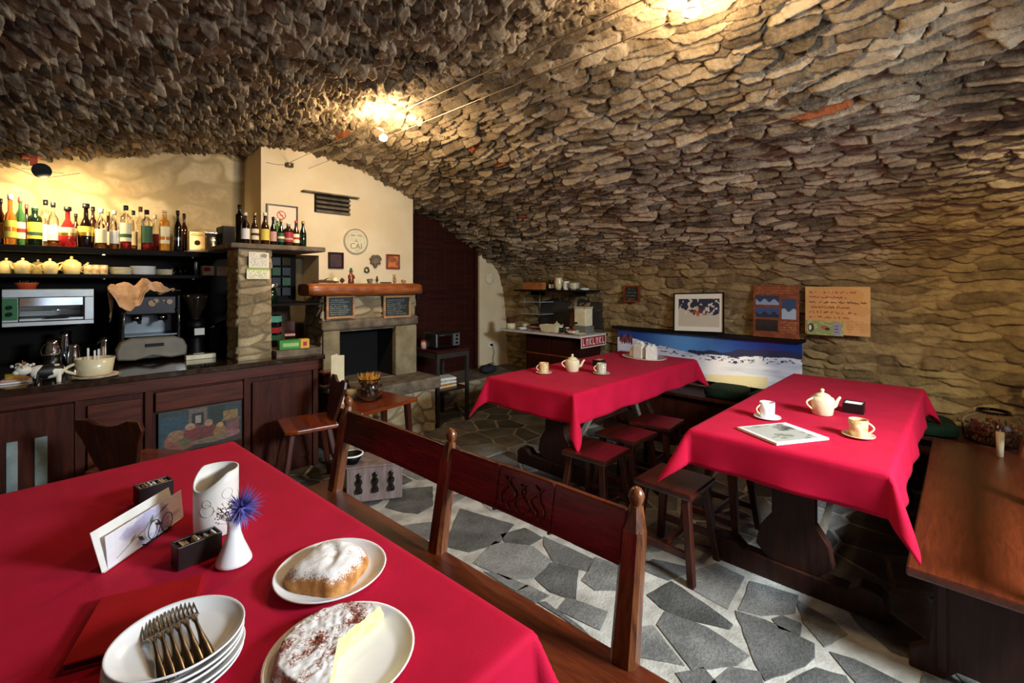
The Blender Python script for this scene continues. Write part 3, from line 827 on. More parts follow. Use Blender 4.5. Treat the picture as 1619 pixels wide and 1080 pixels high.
def finial(bm, x, y, z, r):
    lathe(bm, [(r*.55, 0), (r*.5, r*.3), (r*.8, r*.7), (r*1.0, r*1.3), (r*.92, r*1.8), (r*.6, r*2.3), (r*.1, r*2.6)], (x, y, z), 14)
def bench(label, loc, rotz, L, posts, carved, depth=.41, group='settle benches'):
    t = thing('settle_bench', label, 'bench', loc, rotz, group)
    obj('seat', box(B(), 0, L, -.03, depth, .412, .45), m_seat, t, bev=.008)
    for x in (.12, L-.16):
        out = [(-.02, 0), (-.02, .06), (.04, .12), (.06, .41), (depth-.08, .41), (depth-.06, .12), (depth, .07), (depth, 0), (depth-.10, 0), (depth-.14, .05), (.14, .05), (.10, 0)]
        bm = B(); prism(bm, out, 0, .045, Matrix.Translation((x, 0, 0)) @ YZ)
        obj('leg', bm, m_trestle, t, bev=.006)
    obj('apron', box(B(), .16, L-.14, .05, .08, .33, .412), m_trestle, t, bev=.003)
    lean = lambda z: -(z-.45)*.20
    for x in posts:
        bm = B()
        taper(bm, (x, -.0, .38), (x, lean(.80), .80), .078, .066, .060, .052, .22)
        taper(bm, (x, lean(.80), .80), (x, lean(.865), .865), .066, .036, .052, .034, .28)
        finial(bm, x, lean(.87), .858, .024)
        obj('backrest_post', bm, m_benchz, t)
    for k, (a, b_) in enumerate(zip(posts, posts[1:])):
        n = 20; up = []; lo = []
        for i in range(n+1):
            s = i/n; x = a+.022+(b_-a-.044)*s
            up.append((x, .848+.004*math.sin(PI*s)))
            lo.append((x, .688+.006*math.sin(PI*s)))
        bm = B(); prism(bm, lo+list(reversed(up)), -.012, .016, Matrix.Translation((0, lean(.75), 0)) @ XZ)
        bmesh.ops.rotate(bm, verts=bm.verts, cent=(0, lean(.75), .75), matrix=Matrix.Rotation(math.radians(11.0), 3, 'X'))
        r_ = obj('backrest_board', bm, m_bench, t, bev=.005)
        if k in carved:
            bm = B(); cx = (a+b_)/2; y = lean(.75)
            for s in (-1, 1):
                for fr in (-1, 1):
                    yy = fr*.019 - .002
                    pts = []
                    for i in range(15):
                        q = i/14
                        pts.append((cx+s*(.050+.018*math.sin(q*3*PI)), yy, .715+q*.11))
                    tube(bm, pts, [.002+.005*math.sin(PI*i/14) for i in range(15)], 6)
                    tube(bm, [(cx+s*(.012+.022*math.sin(q*2*PI)), yy, .72+q*.09) for q in [i/12 for i in range(13)]], .003, 6)
                    tube(bm, [(cx+s*(.085+.014*math.sin(q*2*PI)), yy, .72+q*.10) for q in [i/12 for i in range(13)]], .003, 6)
            for x in (cx-.125, cx+.125): box(bm, x-.004, x+.004, -.021, .017, .69, .85)
            box(bm, cx-.125, cx+.125, -.020, .016, .838, .844); box(bm, cx-.125, cx+.125, -.020, .016, .700, .706)
            for v in bm.verts: v.co.y += y
            bmesh.ops.rotate(bm, verts=bm.verts, cent=(0, y, .75), matrix=Matrix.Rotation(math.radians(11.0), 3, 'X'))
            c_ = obj('carving', bm, m_bench, r_); c_['label'] = 'carved scroll panel on the backrest'
    return t
bench('dark wooden settle with carved back board and knobbed posts beside the foreground table', (1.17, .36, 0), PI/2+R3*.9, 2.12, [.33, 1.155, 1.98], (0,))
bc = bench('long orange-brown wooden bench on the right beside the magazine table, its seat catching the light', (2.30, -.25, 0), 0, 2.02, [.03, 1.0, 1.96], ())
obj('front_panel', box(B(), .10, 1.95, .30, .325, .05, .41), m_trestle, bc)

def stool(label, x, y, rz, h=.45, group='square wooden stools'):
    t = thing('stool', label, 'stool', (x, y, 0), rz, group)
    s = .16
    obj('seat', box(B(), -s, s, -s, s, h-.032, h), m_stool, t, bev=.008)
    for a in (-1, 1):
        for b_ in (-1, 1):
            bm = B(); taper(bm, (a*.165, b_*.165, 0), (a*.115, b_*.115, h-.032), .036, .042, cham=.12)
            obj('leg', bm, m_chaird, t)
    bm = B()
    for a in (-1, 1):
        box(bm, a*.150-.011, a*.150+.011, -.15, .15, .12, .155)
    box(bm, -.15, .15, -.011, .011, .125, .15)
    obj('stretcher', bm, m_chaird, t, bev=.002)
    return t
st0 = stool('square wooden stool with a red sheen under the near corner of the middle tablecloth', 2.52, 1.70, .05)
dup(st0, (2.96, 1.74, 0), -.04, 'square stool in the middle of the three along the middle table')
dup(st0, (3.38, 1.72, 0), .08, 'square stool farthest along the row at the middle table')
dup(st0, (2.45, 1.14, 0), .0, 'wooden stool tucked under the hanging corner of the right tablecloth')
dup(st0, (2.95, 1.08, 0), -.05, 'wooden stool behind the first one under the left side of the right table')

def plank_chair(label, x, y, rz, sh=.50, bh=.80, group='plank chairs at the bar'):
    """alpine chair: board seat, splayed legs, shaped board back; faces local -y... back at +y"""
    t = thing('plank_chair', label, 'chair', (x, y, 0), rz, group)
    bm = B(); prism(bm, [(-.17, -.20), (.17, -.20), (.205, -.12), (.19, .16), (-.19, .16), (-.205, -.12)], sh-.03, sh)
    obj('seat', bm, m_chair, t, bev=.008)
    for a in (-1, 1):
        for b_ in (-1, 1):
            bm = B(); taper(bm, (a*.20, b_*.20-.02, 0), (a*.12, b_*.12-.02, sh-.03), .032, .044, cham=.2)
            obj('leg', bm, m_chaird, t)
    w = [(-.09, sh-.02), (-.13, sh+.06), (-.165, sh+.18), (-.20, bh-.05), (-.19, bh), (-.12, bh+.005), (-.06, bh-.02), (0, bh-.03), (.06, bh-.02), (.12, bh+.005), (.19, bh), (.20, bh-.05), (.165, sh+.18), (.13, sh+.06), (.09, sh-.02)]
    bm = B(); prism(bm, w, -.012, .012, XZ)
    bmesh.ops.rotate(bm, verts=bm.verts, cent=(0, 0, sh), matrix=Matrix.Rotation(math.radians(-12), 3, 'X'))
    for v in bm.verts: v.co.y += .145
    obj('backrest', bm, m_chaird, t, bev=.005)
    return t
ch0 = plank_chair('dark wooden chair with a shaped board back between foreground table and bar', .43, 3.36, math.radians(128), .50, .80)
dup(ch0, (1.42, 3.46, 0), -PI/2-.2, 'wooden chair with an orange-brown seat beside the low table and fireplace')

# ---------------------------------------------------------------- bar
FY0 = 3.87
bar = thing('bar_counter', 'dark wooden bar with panelled front and a painted panel, left of the fireplace', 'bar', (0, 0, 0))
bm = B(); box(bm, -1.45, 1.66, FY0+.02, FY0+.06, 0, .875); box(bm, 1.62, 1.66, FY0+.06, 4.58, 0, .875)
obj('front_board', bm, m_bar, bar)
obj('worktop', box(B(), -1.45, 1.70, FY0-.03, 5.04, .88, .92), m_counter, bar, bev=.006)
obj('rail', box(B(), -1.45, 1.68, FY0-.012, FY0+.02, .80, .878), m_barx, bar, bev=.004)
for x in (-.45, .19, .527, 1.114, 1.63):
    obj('stile', box(B(), x-.022, x+.022, FY0-.006, FY0+.02, 0, .80), m_bar, bar, bev=.003)
# slotted door on the left
dl = obj('door', box(B(), -.42, .165, FY0-.012, FY0+.02, .08, .79), m_bar, bar, bev=.004)
m_slot = M('frosted_slot_glass', '#8d9c98', .35, col2='#74837f')
for px in ((10, 28), (55, 75)):
    x0 = on_y(px[0], 650, FY0-.015)[0]; x1 = on_y(px[1], 650, FY0-.015)[0]
    obj('glass_slot', box(B(), x0, x1, FY0-.020, FY0-.010, .14, .62), m_slot, dl)['label'] = 'pale frosted slot in the bar door'
obj('panel', box(B(), .225, .49, FY0-.004, FY0+.02, .10, .76), m_barx, bar, bev=.004)
dw = obj('drawer', box(B(), .56, 1.085, FY0-.014, FY0+.02, .655, .785), m_barx, bar, bev=.004)
obj('panel', box(B(), 1.15, 1.60, FY0-.004, FY0+.02, .10, .76), m_bar, bar, bev=.004)
# painted panel: homely kitchen scene in muted colours
cv = canvas(150, 120, '#2c3a38'); X_, Y_ = cgrid(cv)
crect(cv, 0, 0, 1, .18, '#3c2a22'); crect(cv, .03, .18, .33, .86, '#2b4650'); crect(cv, .34, .30, .56, .98, '#6a5a4c')
crect(cv, .38, .55, .52, .86, '#231a18'); crect(cv, .42, .62, .49, .80, '#9a9484'); crect(cv, .58, .35, .78, .95, '#202c22')
crect(cv, .74, .55, .98, .60, '#7a5a3a'); crect(cv, .76, .60, .95, .80, '#8a6a3c'); crect(cv, .80, .18, .96, .54, '#7a4a44')
cell(cv, .26, .28, .20, .24, '#8a5440'); cell(cv, .20, .40, .10, .13, '#97714f'); cell(cv, .40, .40, .12, .20, '#7a3430'); cell(cv, .36, .56, .06, .08, '#a98060')
cell(cv, .58, .36, .11, .20, '#6f2f2a'); cell(cv, .58, .58, .05, .08, '#a5805c'); cell(cv, .72, .32, .08, .16, '#8a6234'); cell(cv, .72, .48, .045, .06, '#b08a5c')
cell(cv, .62, .16, .26, .07, '#75684a'); cell(cv, .88, .22, .10, .08, '#8c6058'); cell(cv, .30, .22, .06, .10, '#5c6038')
cv *= .75*(1+.5*fbm(X_*30, Y_*30, 3, 3)[..., None])
picture('painted_panel', cv, .50, .29, bar, loc=(.575, FY0-.010, .355))['label'] = 'painted panel with small figures round a table'
# back shelves of the bar
sh1 = thing('bar_shelf', 'dark shelf behind the bar holding the row of liquor bottles', 'shelf', (0, 0, 1.735), group=None)
obj('board', box(B(), -1.4, 1.20, 4.58, 5.05, 0, .042), m_dark, sh1, bev=.003)
for x in (.36, .92): obj('bracket', tube(B(), [(x, 4.62, 0), (x, 4.62, -.012)], .011, 10), m_steel, sh1)
sh2 = thing('bar_shelf', 'lower dark shelf behind the bar holding teapots and stacked plates', 'shelf', (0, 0, 1.555))
obj('board', box(B(), -1.4, 1.06, 4.58, 5.05, 0, .026), m_dark, sh2, bev=.003)
for x in (.36, .92): obj('bracket', tube(B(), [(x, 4.60, 0), (x, 4.60, -.012)], .011, 10), m_steel, sh2)

# stone pier and slab, niche
px0, px1 = 1.08, 1.315
pier = thing('stone_pier', 'square pier of stacked grey stones standing on the bar counter', 'pillar', (0, 0, .92))
o = join_patches('masonry', [stone_patch((px0, 3.96, 0), (1, 0, 0), (0, 0, 1), px1-px0, .86, .22, .07, .016, 12, .008),
    stone_patch((px0, 4.24, 0), (0, -1, 0), (0, 0, 1), .28, .86, .22, .07, .014, 13, .008),
    stone_patch((px1, 3.96, 0), (0, 1, 0), (0, 0, 1), .28, .86, .22, .07, .014, 14, .008)], m_pier, pier)
obj('core', box(B(), px0+.002, px1-.002, 3.962, 4.238, 0, .858), m_dark, pier)
slab = obj('stone_shelf', None or box(B(), 1.02, 1.74, 3.92, 4.60, 1.782, 1.822), m_slab, bev=.010)
tag(slab, 'rough stone slab carrying the row of small beer bottles over the pier', 'shelf')
# fireplace
fp = thing('fireplace', 'stone fireplace with a thick wooden mantel beam and black firebox', 'fireplace', (0, 0, 0))
FF = 4.22; fx0, fx1 = 1.84, 2.84; ox0, ox1 = 1.985, 2.60; oz0, oz1 = .56, 1.055
parts = [stone_patch((fx0, FF, oz1+.11), (1, 0, 0), (0, 0, 1), fx1-fx0, 1.395-oz1-.11, .24, .12, .022, 41, .008),
         stone_patch((fx0, YW-.003, 0), (0, -1, 0), (0, 0, 1), YW-FF, 1.395, .24, .11, .02, 42, .01),
         stone_patch((fx1, FF, 0), (0, 1, 0), (0, 0, 1), YW-FF, 1.395, .24, .11, .02, 43, .01),
         stone_patch((fx0, FF+.01, .0), (1, 0, 0), (0, 0, 1), fx1-fx0, oz0, .26, .12, .022, 44, .01)]
join_patches('surround', parts, m_pier, fp)
bm = B(); box(bm, fx0+.004, ox0, FF+.01, YW, oz0, 1.39); box(bm, ox1, fx1-.004, FF+.01, YW, oz0, 1.39); box(bm, ox0, ox1, FF+.005, YW, oz1, 1.39); box(bm, fx0+.004, fx1-.004, FF+.015, YW, 0, oz0)
obj('core', bm, m_slab, fp)
for a, b_ in ((fx0-.004, ox0+.01), (ox1-.01, fx1+.004)):
    bm = B(); box(bm, a, b_, FF-.035, FF+.05, oz0, oz1+.02); obj('jamb', bm, M('jamb_stone', '#8f8160', .8, col2='#75684b', scale=9, bump=.6, bscale=40), fp, bev=.014)
bm = B(); box(bm, fx0-.02, fx1+.02, FF-.045, FF+.05, oz1+.02, oz1+.115); obj('lintel', bm, m_slab, fp, bev=.02)
bm = B(); box(bm, ox0-.01, ox1+.01, YW-.03, YW-.002, oz0, oz1+.02); obj('firebox', bm, m_soot, fp)
bm = B(); box(bm, ox0-.012, ox0+.004, FF+.04, YW-.002, oz0, oz1+.02); box(bm, ox1-.004, ox1+.012, FF+.04, YW-.002, oz0, oz1+.02); box(bm, ox0, ox1, FF+.04, YW, oz1+.005, oz1+.03); obj('firebox_lining', bm, m_soot, fp)
bm = B(); box(bm, fx0-.05, fx1+.08, 3.86, FF+.1, .44, oz0-.002); obj('hearth', bm, m_slab, fp, bev=.015)
join_patches('hearth_base', [stone_patch((fx0, 3.90, 0), (1, 0, 0), (0, 0, 1), fx1-fx0+.03, .44, .26, .12, .02, 45, .01), stone_patch((fx1+.03, 3.90, 0), (0, 1, 0), (0, 0, 1), .32, .44, .26, .12, .02, 46, .01), stone_patch((fx0, 4.22, 0), (0, -1, 0), (0, 0, 1), .32, .44, .26, .12, .02, 47, .01)], m_pier, fp)
# mantel: rough beam with rounded ends
bm = B(); rings = []
for i in range(25):
    s = i/24; x = 1.66+s*(2.84-1.66); e = min(1, math.sin(PI*min(max(s, .0), 1))*9+.45)
    hh = .058*(.85+.15*e); dd = .14*(.8+.2*e); w = .006*math.sin(i*2.1)
    rings.append([(x, 4.20+dd*math.copysign(abs(math.cos(t))**.5, math.cos(t))+w, 1.455+hh*math.copysign(abs(math.sin(t))**.6, math.sin(t))) for t in [k*PI/8 for k in range(16)]])
loft(bm, rings)
obj('mantel_beam', bm, m_mantel, fp)
# framed slates with chalk writing
def slate(name, label, cat, w, h, loc, rotz, seed, lines, frame=m_pine, fw=.022, tiltx=0):
    t = thing(name, label, cat, loc, rotz, tilt=(tiltx, 0, rotz))
    r = random.Random(seed); cv = canvas(int(w*420), int(h*420), '#1c211e')
    for k in range(lines):
        y = .86-.76*k/(max(lines-1, 1))
        scribble(cv, .08, r.uniform(.6, .92), y, .35/lines/1.6, '#8f9488', .8, r)
    picture('slate', cv, w, h, t, loc=(0, 0, 0))
    bm = B(); box(bm, -fw, w+fw, -.012, .010, -fw, 0); box(bm, -fw, w+fw, -.012, .010, h, h+fw); box(bm, -fw, 0, -.012, .010, 0, h); box(bm, w, w+fw, -.012, .010, 0, h)
    obj('frame', bm, frame, t, bev=.002)
    return t
a = on_y(519, 501, 4.17); b_ = on_y(557, 470, 4.17)
slate('chalkboard', 'framed slate with chalk writing on the left half of the fireplace front', 'chalkboard', b_[0]-a[0], b_[2]-a[2], (a[0], 4.17, a[2]), 0, 4, 8)
a = on_y(609, 500, 4.17); b_ = on_y(646, 470, 4.17)
slate('chalkboard', 'framed slate with chalk writing on the right half of the fireplace front', 'chalkboard', b_[0]-a[0], b_[2]-a[2], (a[0], 4.17, a[2]), 0, 5, 8)

# ---------------------------------------------------------------- right wall: sideboard, shelf, wall bench
sb = thing('sideboard', 'dark wooden sideboard in the corner under the wall shelf', 'sideboard', (0, 0, 0))
SX0, SX1, SY0, SY1, SZ = 4.33, 4.88, 3.12, 4.40, .905
obj('top', box(B(), SX0, SX1, SY0, SY1, SZ-.03, SZ), m_bar, sb, bev=.004)
obj('carcass', box(B(), SX0+.09, SX1-.01, SY0+.10, SY1-.35, 0, SZ-.03), m_doorwood, sb, bev=.004)
for k in range(2):
    y0 = SY0+.12+k*.40
    d_ = obj('door', box(B(), SX0+.075, SX0+.09, y0, y0+.38, .10, .62), m_doorwood, sb, bev=.004)
    obj('knob', ball(B(), (SX0+.068, y0+(.33 if k == 0 else .05), .40), .012), m_capg, d_)
    obj('drawer', box(B(), SX0+.075, SX0+.09, y0, y0+.38, .65, .84), m_doorwood, sb, bev=.004)
    if k == 0: obj('drawer_rail', box(B(), SX0+.070, SX0+.09, SY0+.10, SY1-.36, .625, .645), m_chair, sb, bev=.002)
# red and white runner with lettering along its edge
m_runner = M('white_runner', '#d8cfc4', .8)
bm = B(); box(bm, SX0-.012, SX1-.03, SY0-.004, SY1+.01, SZ+.001, SZ+.004); box(bm, SX0-.014, SX0-.010, SY0-.004, SY1+.01, SZ-.022, SZ+.004)
rn = obj('table_runner', bm, m_runner); tag(rn, 'white and red runner covering the sideboard, its printed end hanging down', 'runner')
cv = canvas(190, 44, '#a3221f'); X_, Y_ = cgrid(cv)
crect(cv, 0, 0, 1, .10, '#e2d8cc'); crect(cv, 0, .90, 1, 1, '#e2d8cc'); crect(cv, 0, 0, .03, 1, '#e2d8cc'); crect(cv, .97, 0, 1, 1, '#e2d8cc')
for k in range(7):
    x = .07+k*.13
    crect(cv, x, .22, x+.02, .78, '#e6dccf')
    if k % 3 == 0: crect(cv, x, .22, x+.075, .34, '#e6dccf')
    elif k % 3 == 1: crect(cv, x+.055, .22, x+.075, .78, '#e6dccf'); crect(cv, x, .62, x+.075, .74, '#e6dccf')
    else: cline(cv, [(x+.01, .5), (x+.07, .76)], 2, '#e6dccf'); cline(cv, [(x+.01, .5), (x+.07, .24)], 2, '#e6dccf')
pc = picture('printed_hem', cv, SX1-SX0-.04, .135, rn, loc=(SX0-.012, SY0-.006, SZ-.135)); pc['label'] = 'red end of the runner with white lettering'
cv = canvas(200, 40, '#c9beb2')
for k in range(9): crect(cv, .03+k*.108, .1, .09+k*.108, .7, '#8e2a26')
picture('printed_band', cv, SY1-SY0, .13, rn, loc=(SX0+.02, SY1, SZ+.0045), rot=(-PI/2, 0, -PI/2), thick=.001)

ws = thing('wall_shelf', 'dark shelf high in the corner above the sideboard holding jugs and bowls', 'shelf', (0, 0, 1.405))
obj('board', box(B(), 4.55, 4.93, 3.22, 4.40, 0, .022), m_dark, ws, bev=.002)
for y in (3.45, 4.15): obj('bracket', box(B(), 4.62, 4.92, y-.01, y+.01, -.05, 0), m_blackm, ws)
obj('back_panel', box(B(), 4.905, 4.935, 3.22, 4.22, -.46, 0), M('shelf_back_panel', '#3a3530', .7), ws)
gs = thing('glass_shelf', 'small two-tier glass shelf hanging under the corner wall shelf', 'shelf', (0, 0, 1.10))
for z in (.0, .16): obj('glass_tier', box(B(), 4.60, 4.85, 3.95, 4.30, z, z+.008), M('pale_glass', '#a9b4ac', .15, coat=.3), gs)
obj('hanger', tube(tube(B(), [(4.62, 3.99, 0), (4.62, 3.99, .305)], .004), [(4.62, 4.26, 0), (4.62, 4.26, .305)], .004), m_steel, gs)

wb = thing('wall_bench', 'low dark built-in bench along the right-hand wall under the mountain panorama', 'bench', (0, 0, 0))
obj('seat', box(B(), 4.42, 4.90, -.9, 3.02, .40, .43), m_bar, wb, bev=.005)
obj('front_board', box(B(), 4.50, 4.53, -.9, 3.02, 0, .40), m_bar, wb)
ldg = obj('wall_ledge', box(B(), 4.80, 4.93, 1.04, 3.02, .975, 1.0), m_dark, bev=.003); tag(ldg, 'narrow dark ledge over the mountain panorama carrying the framed photo', 'shelf')

# ---------------------------------------------------------------- metal trolley, low table, side ledge
tr = thing('metal_trolley', 'dark metal side table with an open lower shelf beside the fireplace, a toaster on top', 'table', (2.92, 3.93, 0))
for x, y in ((0, 0), (.40, 0), (0, .44), (.40, .44)):
    obj('leg', box(B(), x, x+.035, y, y+.035, 0, .77), m_darkmet, tr, bev=.002)
bm = B(); box(bm, 0, .435, 0, .475, .77, .80); obj('top', bm, m_doorwood, tr, bev=.003)
bm = B(); box(bm, .005, .43, .002, .02, .72, .77); box(bm, .005, .43, .455, .473, .72, .77); box(bm, .0, .018, .02, .455, .72, .77); box(bm, .415, .433, .02, .455, .72, .77); obj('frame', bm, m_darkmet, tr)
obj('shelf', box(B(), .01, .425, .01, .465, .36, .38), m_chaird, tr, bev=.002)
lt = thing('low_table', 'small low wooden table in front of the hearth under the jar of dried flowers', 'table', (1.98, 3.53, 0), .17)
obj('top', box(B(), -.29, .29, -.21, .21, .50, .53), m_chair, lt, bev=.006)
for a in (-1, 1):
    for c in (-1, 1):
        bm = B(); taper(bm, (a*.25, c*.17, 0), (a*.22, c*.15, .50), .034, .044); obj('leg', bm, m_chaird, lt)
lg = thing('side_ledge', 'small grey ledge at the end of the bar with a brown box on it', 'ledge', (1.665, 3.95, 0), .0)
obj('board', box(B(), .0, .165, -.17, .14, .635, .66), m_slab, lg, bev=.004)
obj('bracket', box(B(), .0, .10, -.01, .01, .575, .635), m_dark, lg)
bx_ = thing('wooden_box', 'reddish-brown wooden box on the grey ledge at the end of the bar', 'box', (1.75, 3.90, .661), .1)
obj('body', box(B(), -.075, .075, -.06, .06, 0, .085), m_doorwood, bx_, bev=.003)
obj('lid', box(B(), -.082, .082, -.067, .067, .085, .105), m_chair, bx_, bev=.004)
# ================================================================ THINGS ON THE TABLES
vr = math.atan2(RY, RX)     # local +x points to picture right
def plate(name, label, r, loc, group=None, mat=m_porc, h=.022, cat='plate'):
    bm = lathe(B(), [(r*.55, 0), (r*.58, .003), (r*.72, .006), (r*.97, h), (r, h+.001), (r*.995, h-.003), (r*.74, .001+.001), (r*.60, -.0)], n=48) if False else \
         lathe(B(), [(0, .0045), (r*.70, .0045), (r*.78, .007), (r*.95, h*.82), (r*.985, h), (r, h-.002), (r*.985, h-.005), (r*.80, .002), (r*.66, 0), (0, 0)], n=56, cap=False)
    o = obj(name, bm, mat, loc=loc); tag(o, label, cat, group); return o
ZT = TT+.005
# stack of plates with forks
ps = on_z(281, 1012, .83)
NPL = 5
plabels = ['white side plate at the bottom of the stack in the foreground', 'white side plate second from the bottom of the foreground stack', 'middle white side plate of the foreground stack', 'white side plate just under the topmost one of the foreground stack', 'topmost white side plate of the foreground stack, carrying six forks']
for k in range(NPL):
    plate('side_plate', plabels[k], .112, (ps[0]+.0015*math.sin(k*2), ps[1]+.0015*math.cos(k*3), ZT+k*.0125), 'stacked side plates')
def fork_mesh():
    bm = B()
    # handle along -y (fat end), tines along +y ; slightly domed
    pr = [(-.105, .0085, .0), (-.10, .0095, .001), (-.07, .0085, .004), (-.03, .0045, .008), (.0, .0035, .010), (.022, .006, .009), (.034, .0115, .0055), (.045, .0125, .003)]
    rings = []
    for y, w, z in pr:
        rings.append([(-w, y, z), (-w*.5, y, z+.0022), (w*.5, y, z+.0022), (w, y, z), (w*.5, y, z-.0008), (-w*.5, y, z-.0008)])
    loft(bm, rings)
    for k in range(4):
        x = -.0105+k*.007
        tube(bm, [(x, .044, .0032), (x, .06, .0028), (x, .08, .0055), (x*.97, .09, .0085)], [.0017, .0016, .0014, .0008], 6)
    return bm
ztop = ZT+(NPL-1)*.0125+.006
fk = None
fl = ['fork at the left end of the row of forks on the plate stack', 'second fork from the left on the plate stack', 'third fork from the left on the plate stack', 'third fork from the right on the plate stack', 'second fork from the right on the plate stack', 'fork at the right end of the row on the plate stack']
f0 = on_z(248, 1035, .825); f1 = on_z(305, 1015, .825)
for k in range(6):
    s = k/5
    # handle ends close together, tines fanned
    hx, hy, _ = on_z(255+s*72, 1068-s*40, ztop+.004); tx_, ty_, _ = on_z(236+s*62, 992-s*29, ztop+.004)
    an = math.atan2(ty_-hy, tx_-hx)-PI/2
    mx_, my_ = (hx*.47+tx_*.53), (hy*.47+ty_*.53)
    if fk is None:
        fk = obj('fork', fork_mesh(), m_fork, loc=(mx_, my_, ztop), rotz=an); tag(fk, fl[k], 'fork', 'forks on the plate stack')
    else:
        c = fk.copy(); COL.objects.link(c); c.scale = (1, 1, 1); c.location = (mx_, my_, ztop+.0006*k); c.rotation_euler = (0, 0, an); c['label'] = fl[k]
# plate with the whole sugared pastry
pp_ = on_z(524, 900, .785)
plate('dinner_plate', 'white plate in the foreground carrying the round sugared pastry', .136, (pp_[0], pp_[1], ZT), 'cake plates')
n, mr_ = 72, 30
th, rr = np.meshgrid(np.linspace(0, 2*PI, n, endpoint=False), np.linspace(0, 1, mr_), indexing='ij')
pr = .094*(1+.05*np.sin(th*3+1)+.035*np.cos(th*2))*(1/np.maximum(np.abs(np.cos(th))**3.4+np.abs(np.sin(th))**3.4, .2)**(1/3.4))*.94
hz = .046*(1-rr**4)**.5*(1+.12*np.sin(th*2+.7)*rr)+.004
crease = np.exp(-((rr*np.sin(th-.5)*3+.5*np.cos(rr*3)))**2*5)*(rr < .85)
hz = hz - .010*crease*(1-rr)
side = sstep(.72, 1, rr)
hz = hz + .003*fbm(rr*np.cos(th)*4+3, rr*np.sin(th)*4, 3, 2)*(1-side)
prr = pr*rr*(1+.030*side*fbm(np.cos(th)*7+4, np.sin(th)*7, 13, 3)+.012*side*np.sin(th*11+3*np.sin(th*3)))
hz[:, -1] = 0
Vp = np.stack([prr*np.cos(th), prr*np.sin(th), hz], -1).reshape(-1, 3)
i_, j_ = np.meshgrid(np.arange(n), np.arange(mr_-1), indexing='ij')
a_ = i_*mr_+j_; b2 = ((i_+1) % n)*mr_+j_
o = mesh_np('pastry', Vp, np.stack([a_, a_+1, b2+1, b2], -1).reshape(-1, 4), m_sug1, smooth=True)
o.location = (pp_[0]-.004, pp_[1]+.004, ZT+.0045); o.rotation_euler = (0, 0, .5)
tag(o, 'round golden pastry dusted with icing sugar on the middle foreground plate', 'pastry')
# plate with the cut cake
pc_ = on_z(540, 1032, .785)
plate('dinner_plate', 'white plate at the bottom edge of the view carrying the half-eaten cake', .142, (pc_[0], pc_[1], ZT), 'cake plates')
ck = thing('cake', 'half of a sugared fruit cake with a yellow cut side on the nearest plate', 'cake', (pc_[0]-.004, pc_[1]+.004, ZT+.0045))
a0, a1 = math.radians(13), math.radians(236)
n, mr_ = 90, 34
th, rr = np.meshgrid(np.linspace(a0, a1, n), np.linspace(0, 1, mr_), indexing='ij')
R_ = .118*(1+.012*np.sin(th*9))
hz = .038*(1-.55*sstep(.90, 1, rr)) + .004*fbm(rr*np.cos(th)*14, rr*np.sin(th)*14, 8, 4)+.004*np.maximum(0, fbm(rr*np.cos(th)*6+9, rr*np.sin(th)*6, 18, 3))
ztop_ = hz.copy()
Vp = np.stack([R_*rr*np.cos(th), R_*rr*np.sin(th), hz], -1).reshape(-1, 3)
mesh_np('sugared_top', Vp, grid_faces(n, mr_)[:, ::-1], m_sug2, smooth=True, parent=ck)
bm = B()
for edge in (0, n-1):
    up = [bm.verts.new((R_[edge, k]*rr[edge, k]*math.cos(th[edge, k]), R_[edge, k]*rr[edge, k]*math.sin(th[edge, k]), ztop_[edge, k])) for k in range(mr_)]
    dn = [bm.verts.new((v.co.x, v.co.y, 0)) for v in up]
    for k in range(mr_-1): bm.faces.new((up[k], up[k+1], dn[k+1], dn[k]))
c_ = obj('cut_side', bm, m_crumb, ck); c_['label'] = 'pale yellow cut faces of the cake'
bm = B()
up = [bm.verts.new((R_[k, -1]*math.cos(th[k, -1]), R_[k, -1]*math.sin(th[k, -1]), ztop_[k, -1])) for k in range(n)]
dn = [bm.verts.new((v.co.x*.96, v.co.y*.96, 0)) for v in up]
for k in range(n-1): f = bm.faces.new((up[k], up[k+1], dn[k+1], dn[k])); f.smooth = True
obj('crust', bm, m_pastry, ck)
# vase with thistle
vx, vy, _ = on_z(370, 888, ZT)
vs = thing('bud_vase', 'small white flared vase holding a blue thistle on the foreground table', 'vase', (vx, vy, ZT))
obj('body', lathe(B(), [(.0, 0), (.040, 0), (.0435, .003), (.042, .010), (.034, .030), (.024, .055), (.0165, .080), (.0155, .100), (.019, .118), (.0165, .117), (.012, .10), (.012, .08)], n=40, cap=False), m_porc, vs)
fl_ = thing('thistle', 'spiky violet-blue thistle head with sprigs in the white bud vase', 'flower', (vx, vy, ZT+.10))
R_h = Vector((RX, RY, 0)); hc = R_h*.028 + Vector((-.01, -.01, .052))
obj('stem', tube(B(), [(0, 0, -.06), (.002, -.002, .01), tuple(hc*.6), tuple(hc)], .0025), M('plant_stem', '#5a6a48', .7), fl_)
bm = B(); r = random.Random(4)
for k in range(260):
    z = r.uniform(-1, 1); a = r.uniform(0, 2*PI); s = math.sqrt(1-z*z)
    d = Vector((s*math.cos(a), s*math.sin(a), z)); L = r.uniform(.032, .056)*(1.0 if d.dot(R_h) > -.3 else .7)
    p0 = hc+d*.008; sd = d.orthogonal().normalized()*.0022
    v = [bm.verts.new(p0+sd), bm.verts.new(p0-sd*.5+d.cross(sd)*.9), bm.verts.new(p0-sd*.5-d.cross(sd)*.9), bm.verts.new(p0+d*L+Vector((0, 0, r.uniform(-.004, .004))))]
    bm.faces.new((v[0], v[1], v[3])); bm.faces.new((v[1], v[2], v[3])); bm.faces.new((v[2], v[0], v[3]))
ball(bm, hc, .012, seg=10, rings=8)
obj('bloom', bm, m_thistle, fl_)
bm = B()
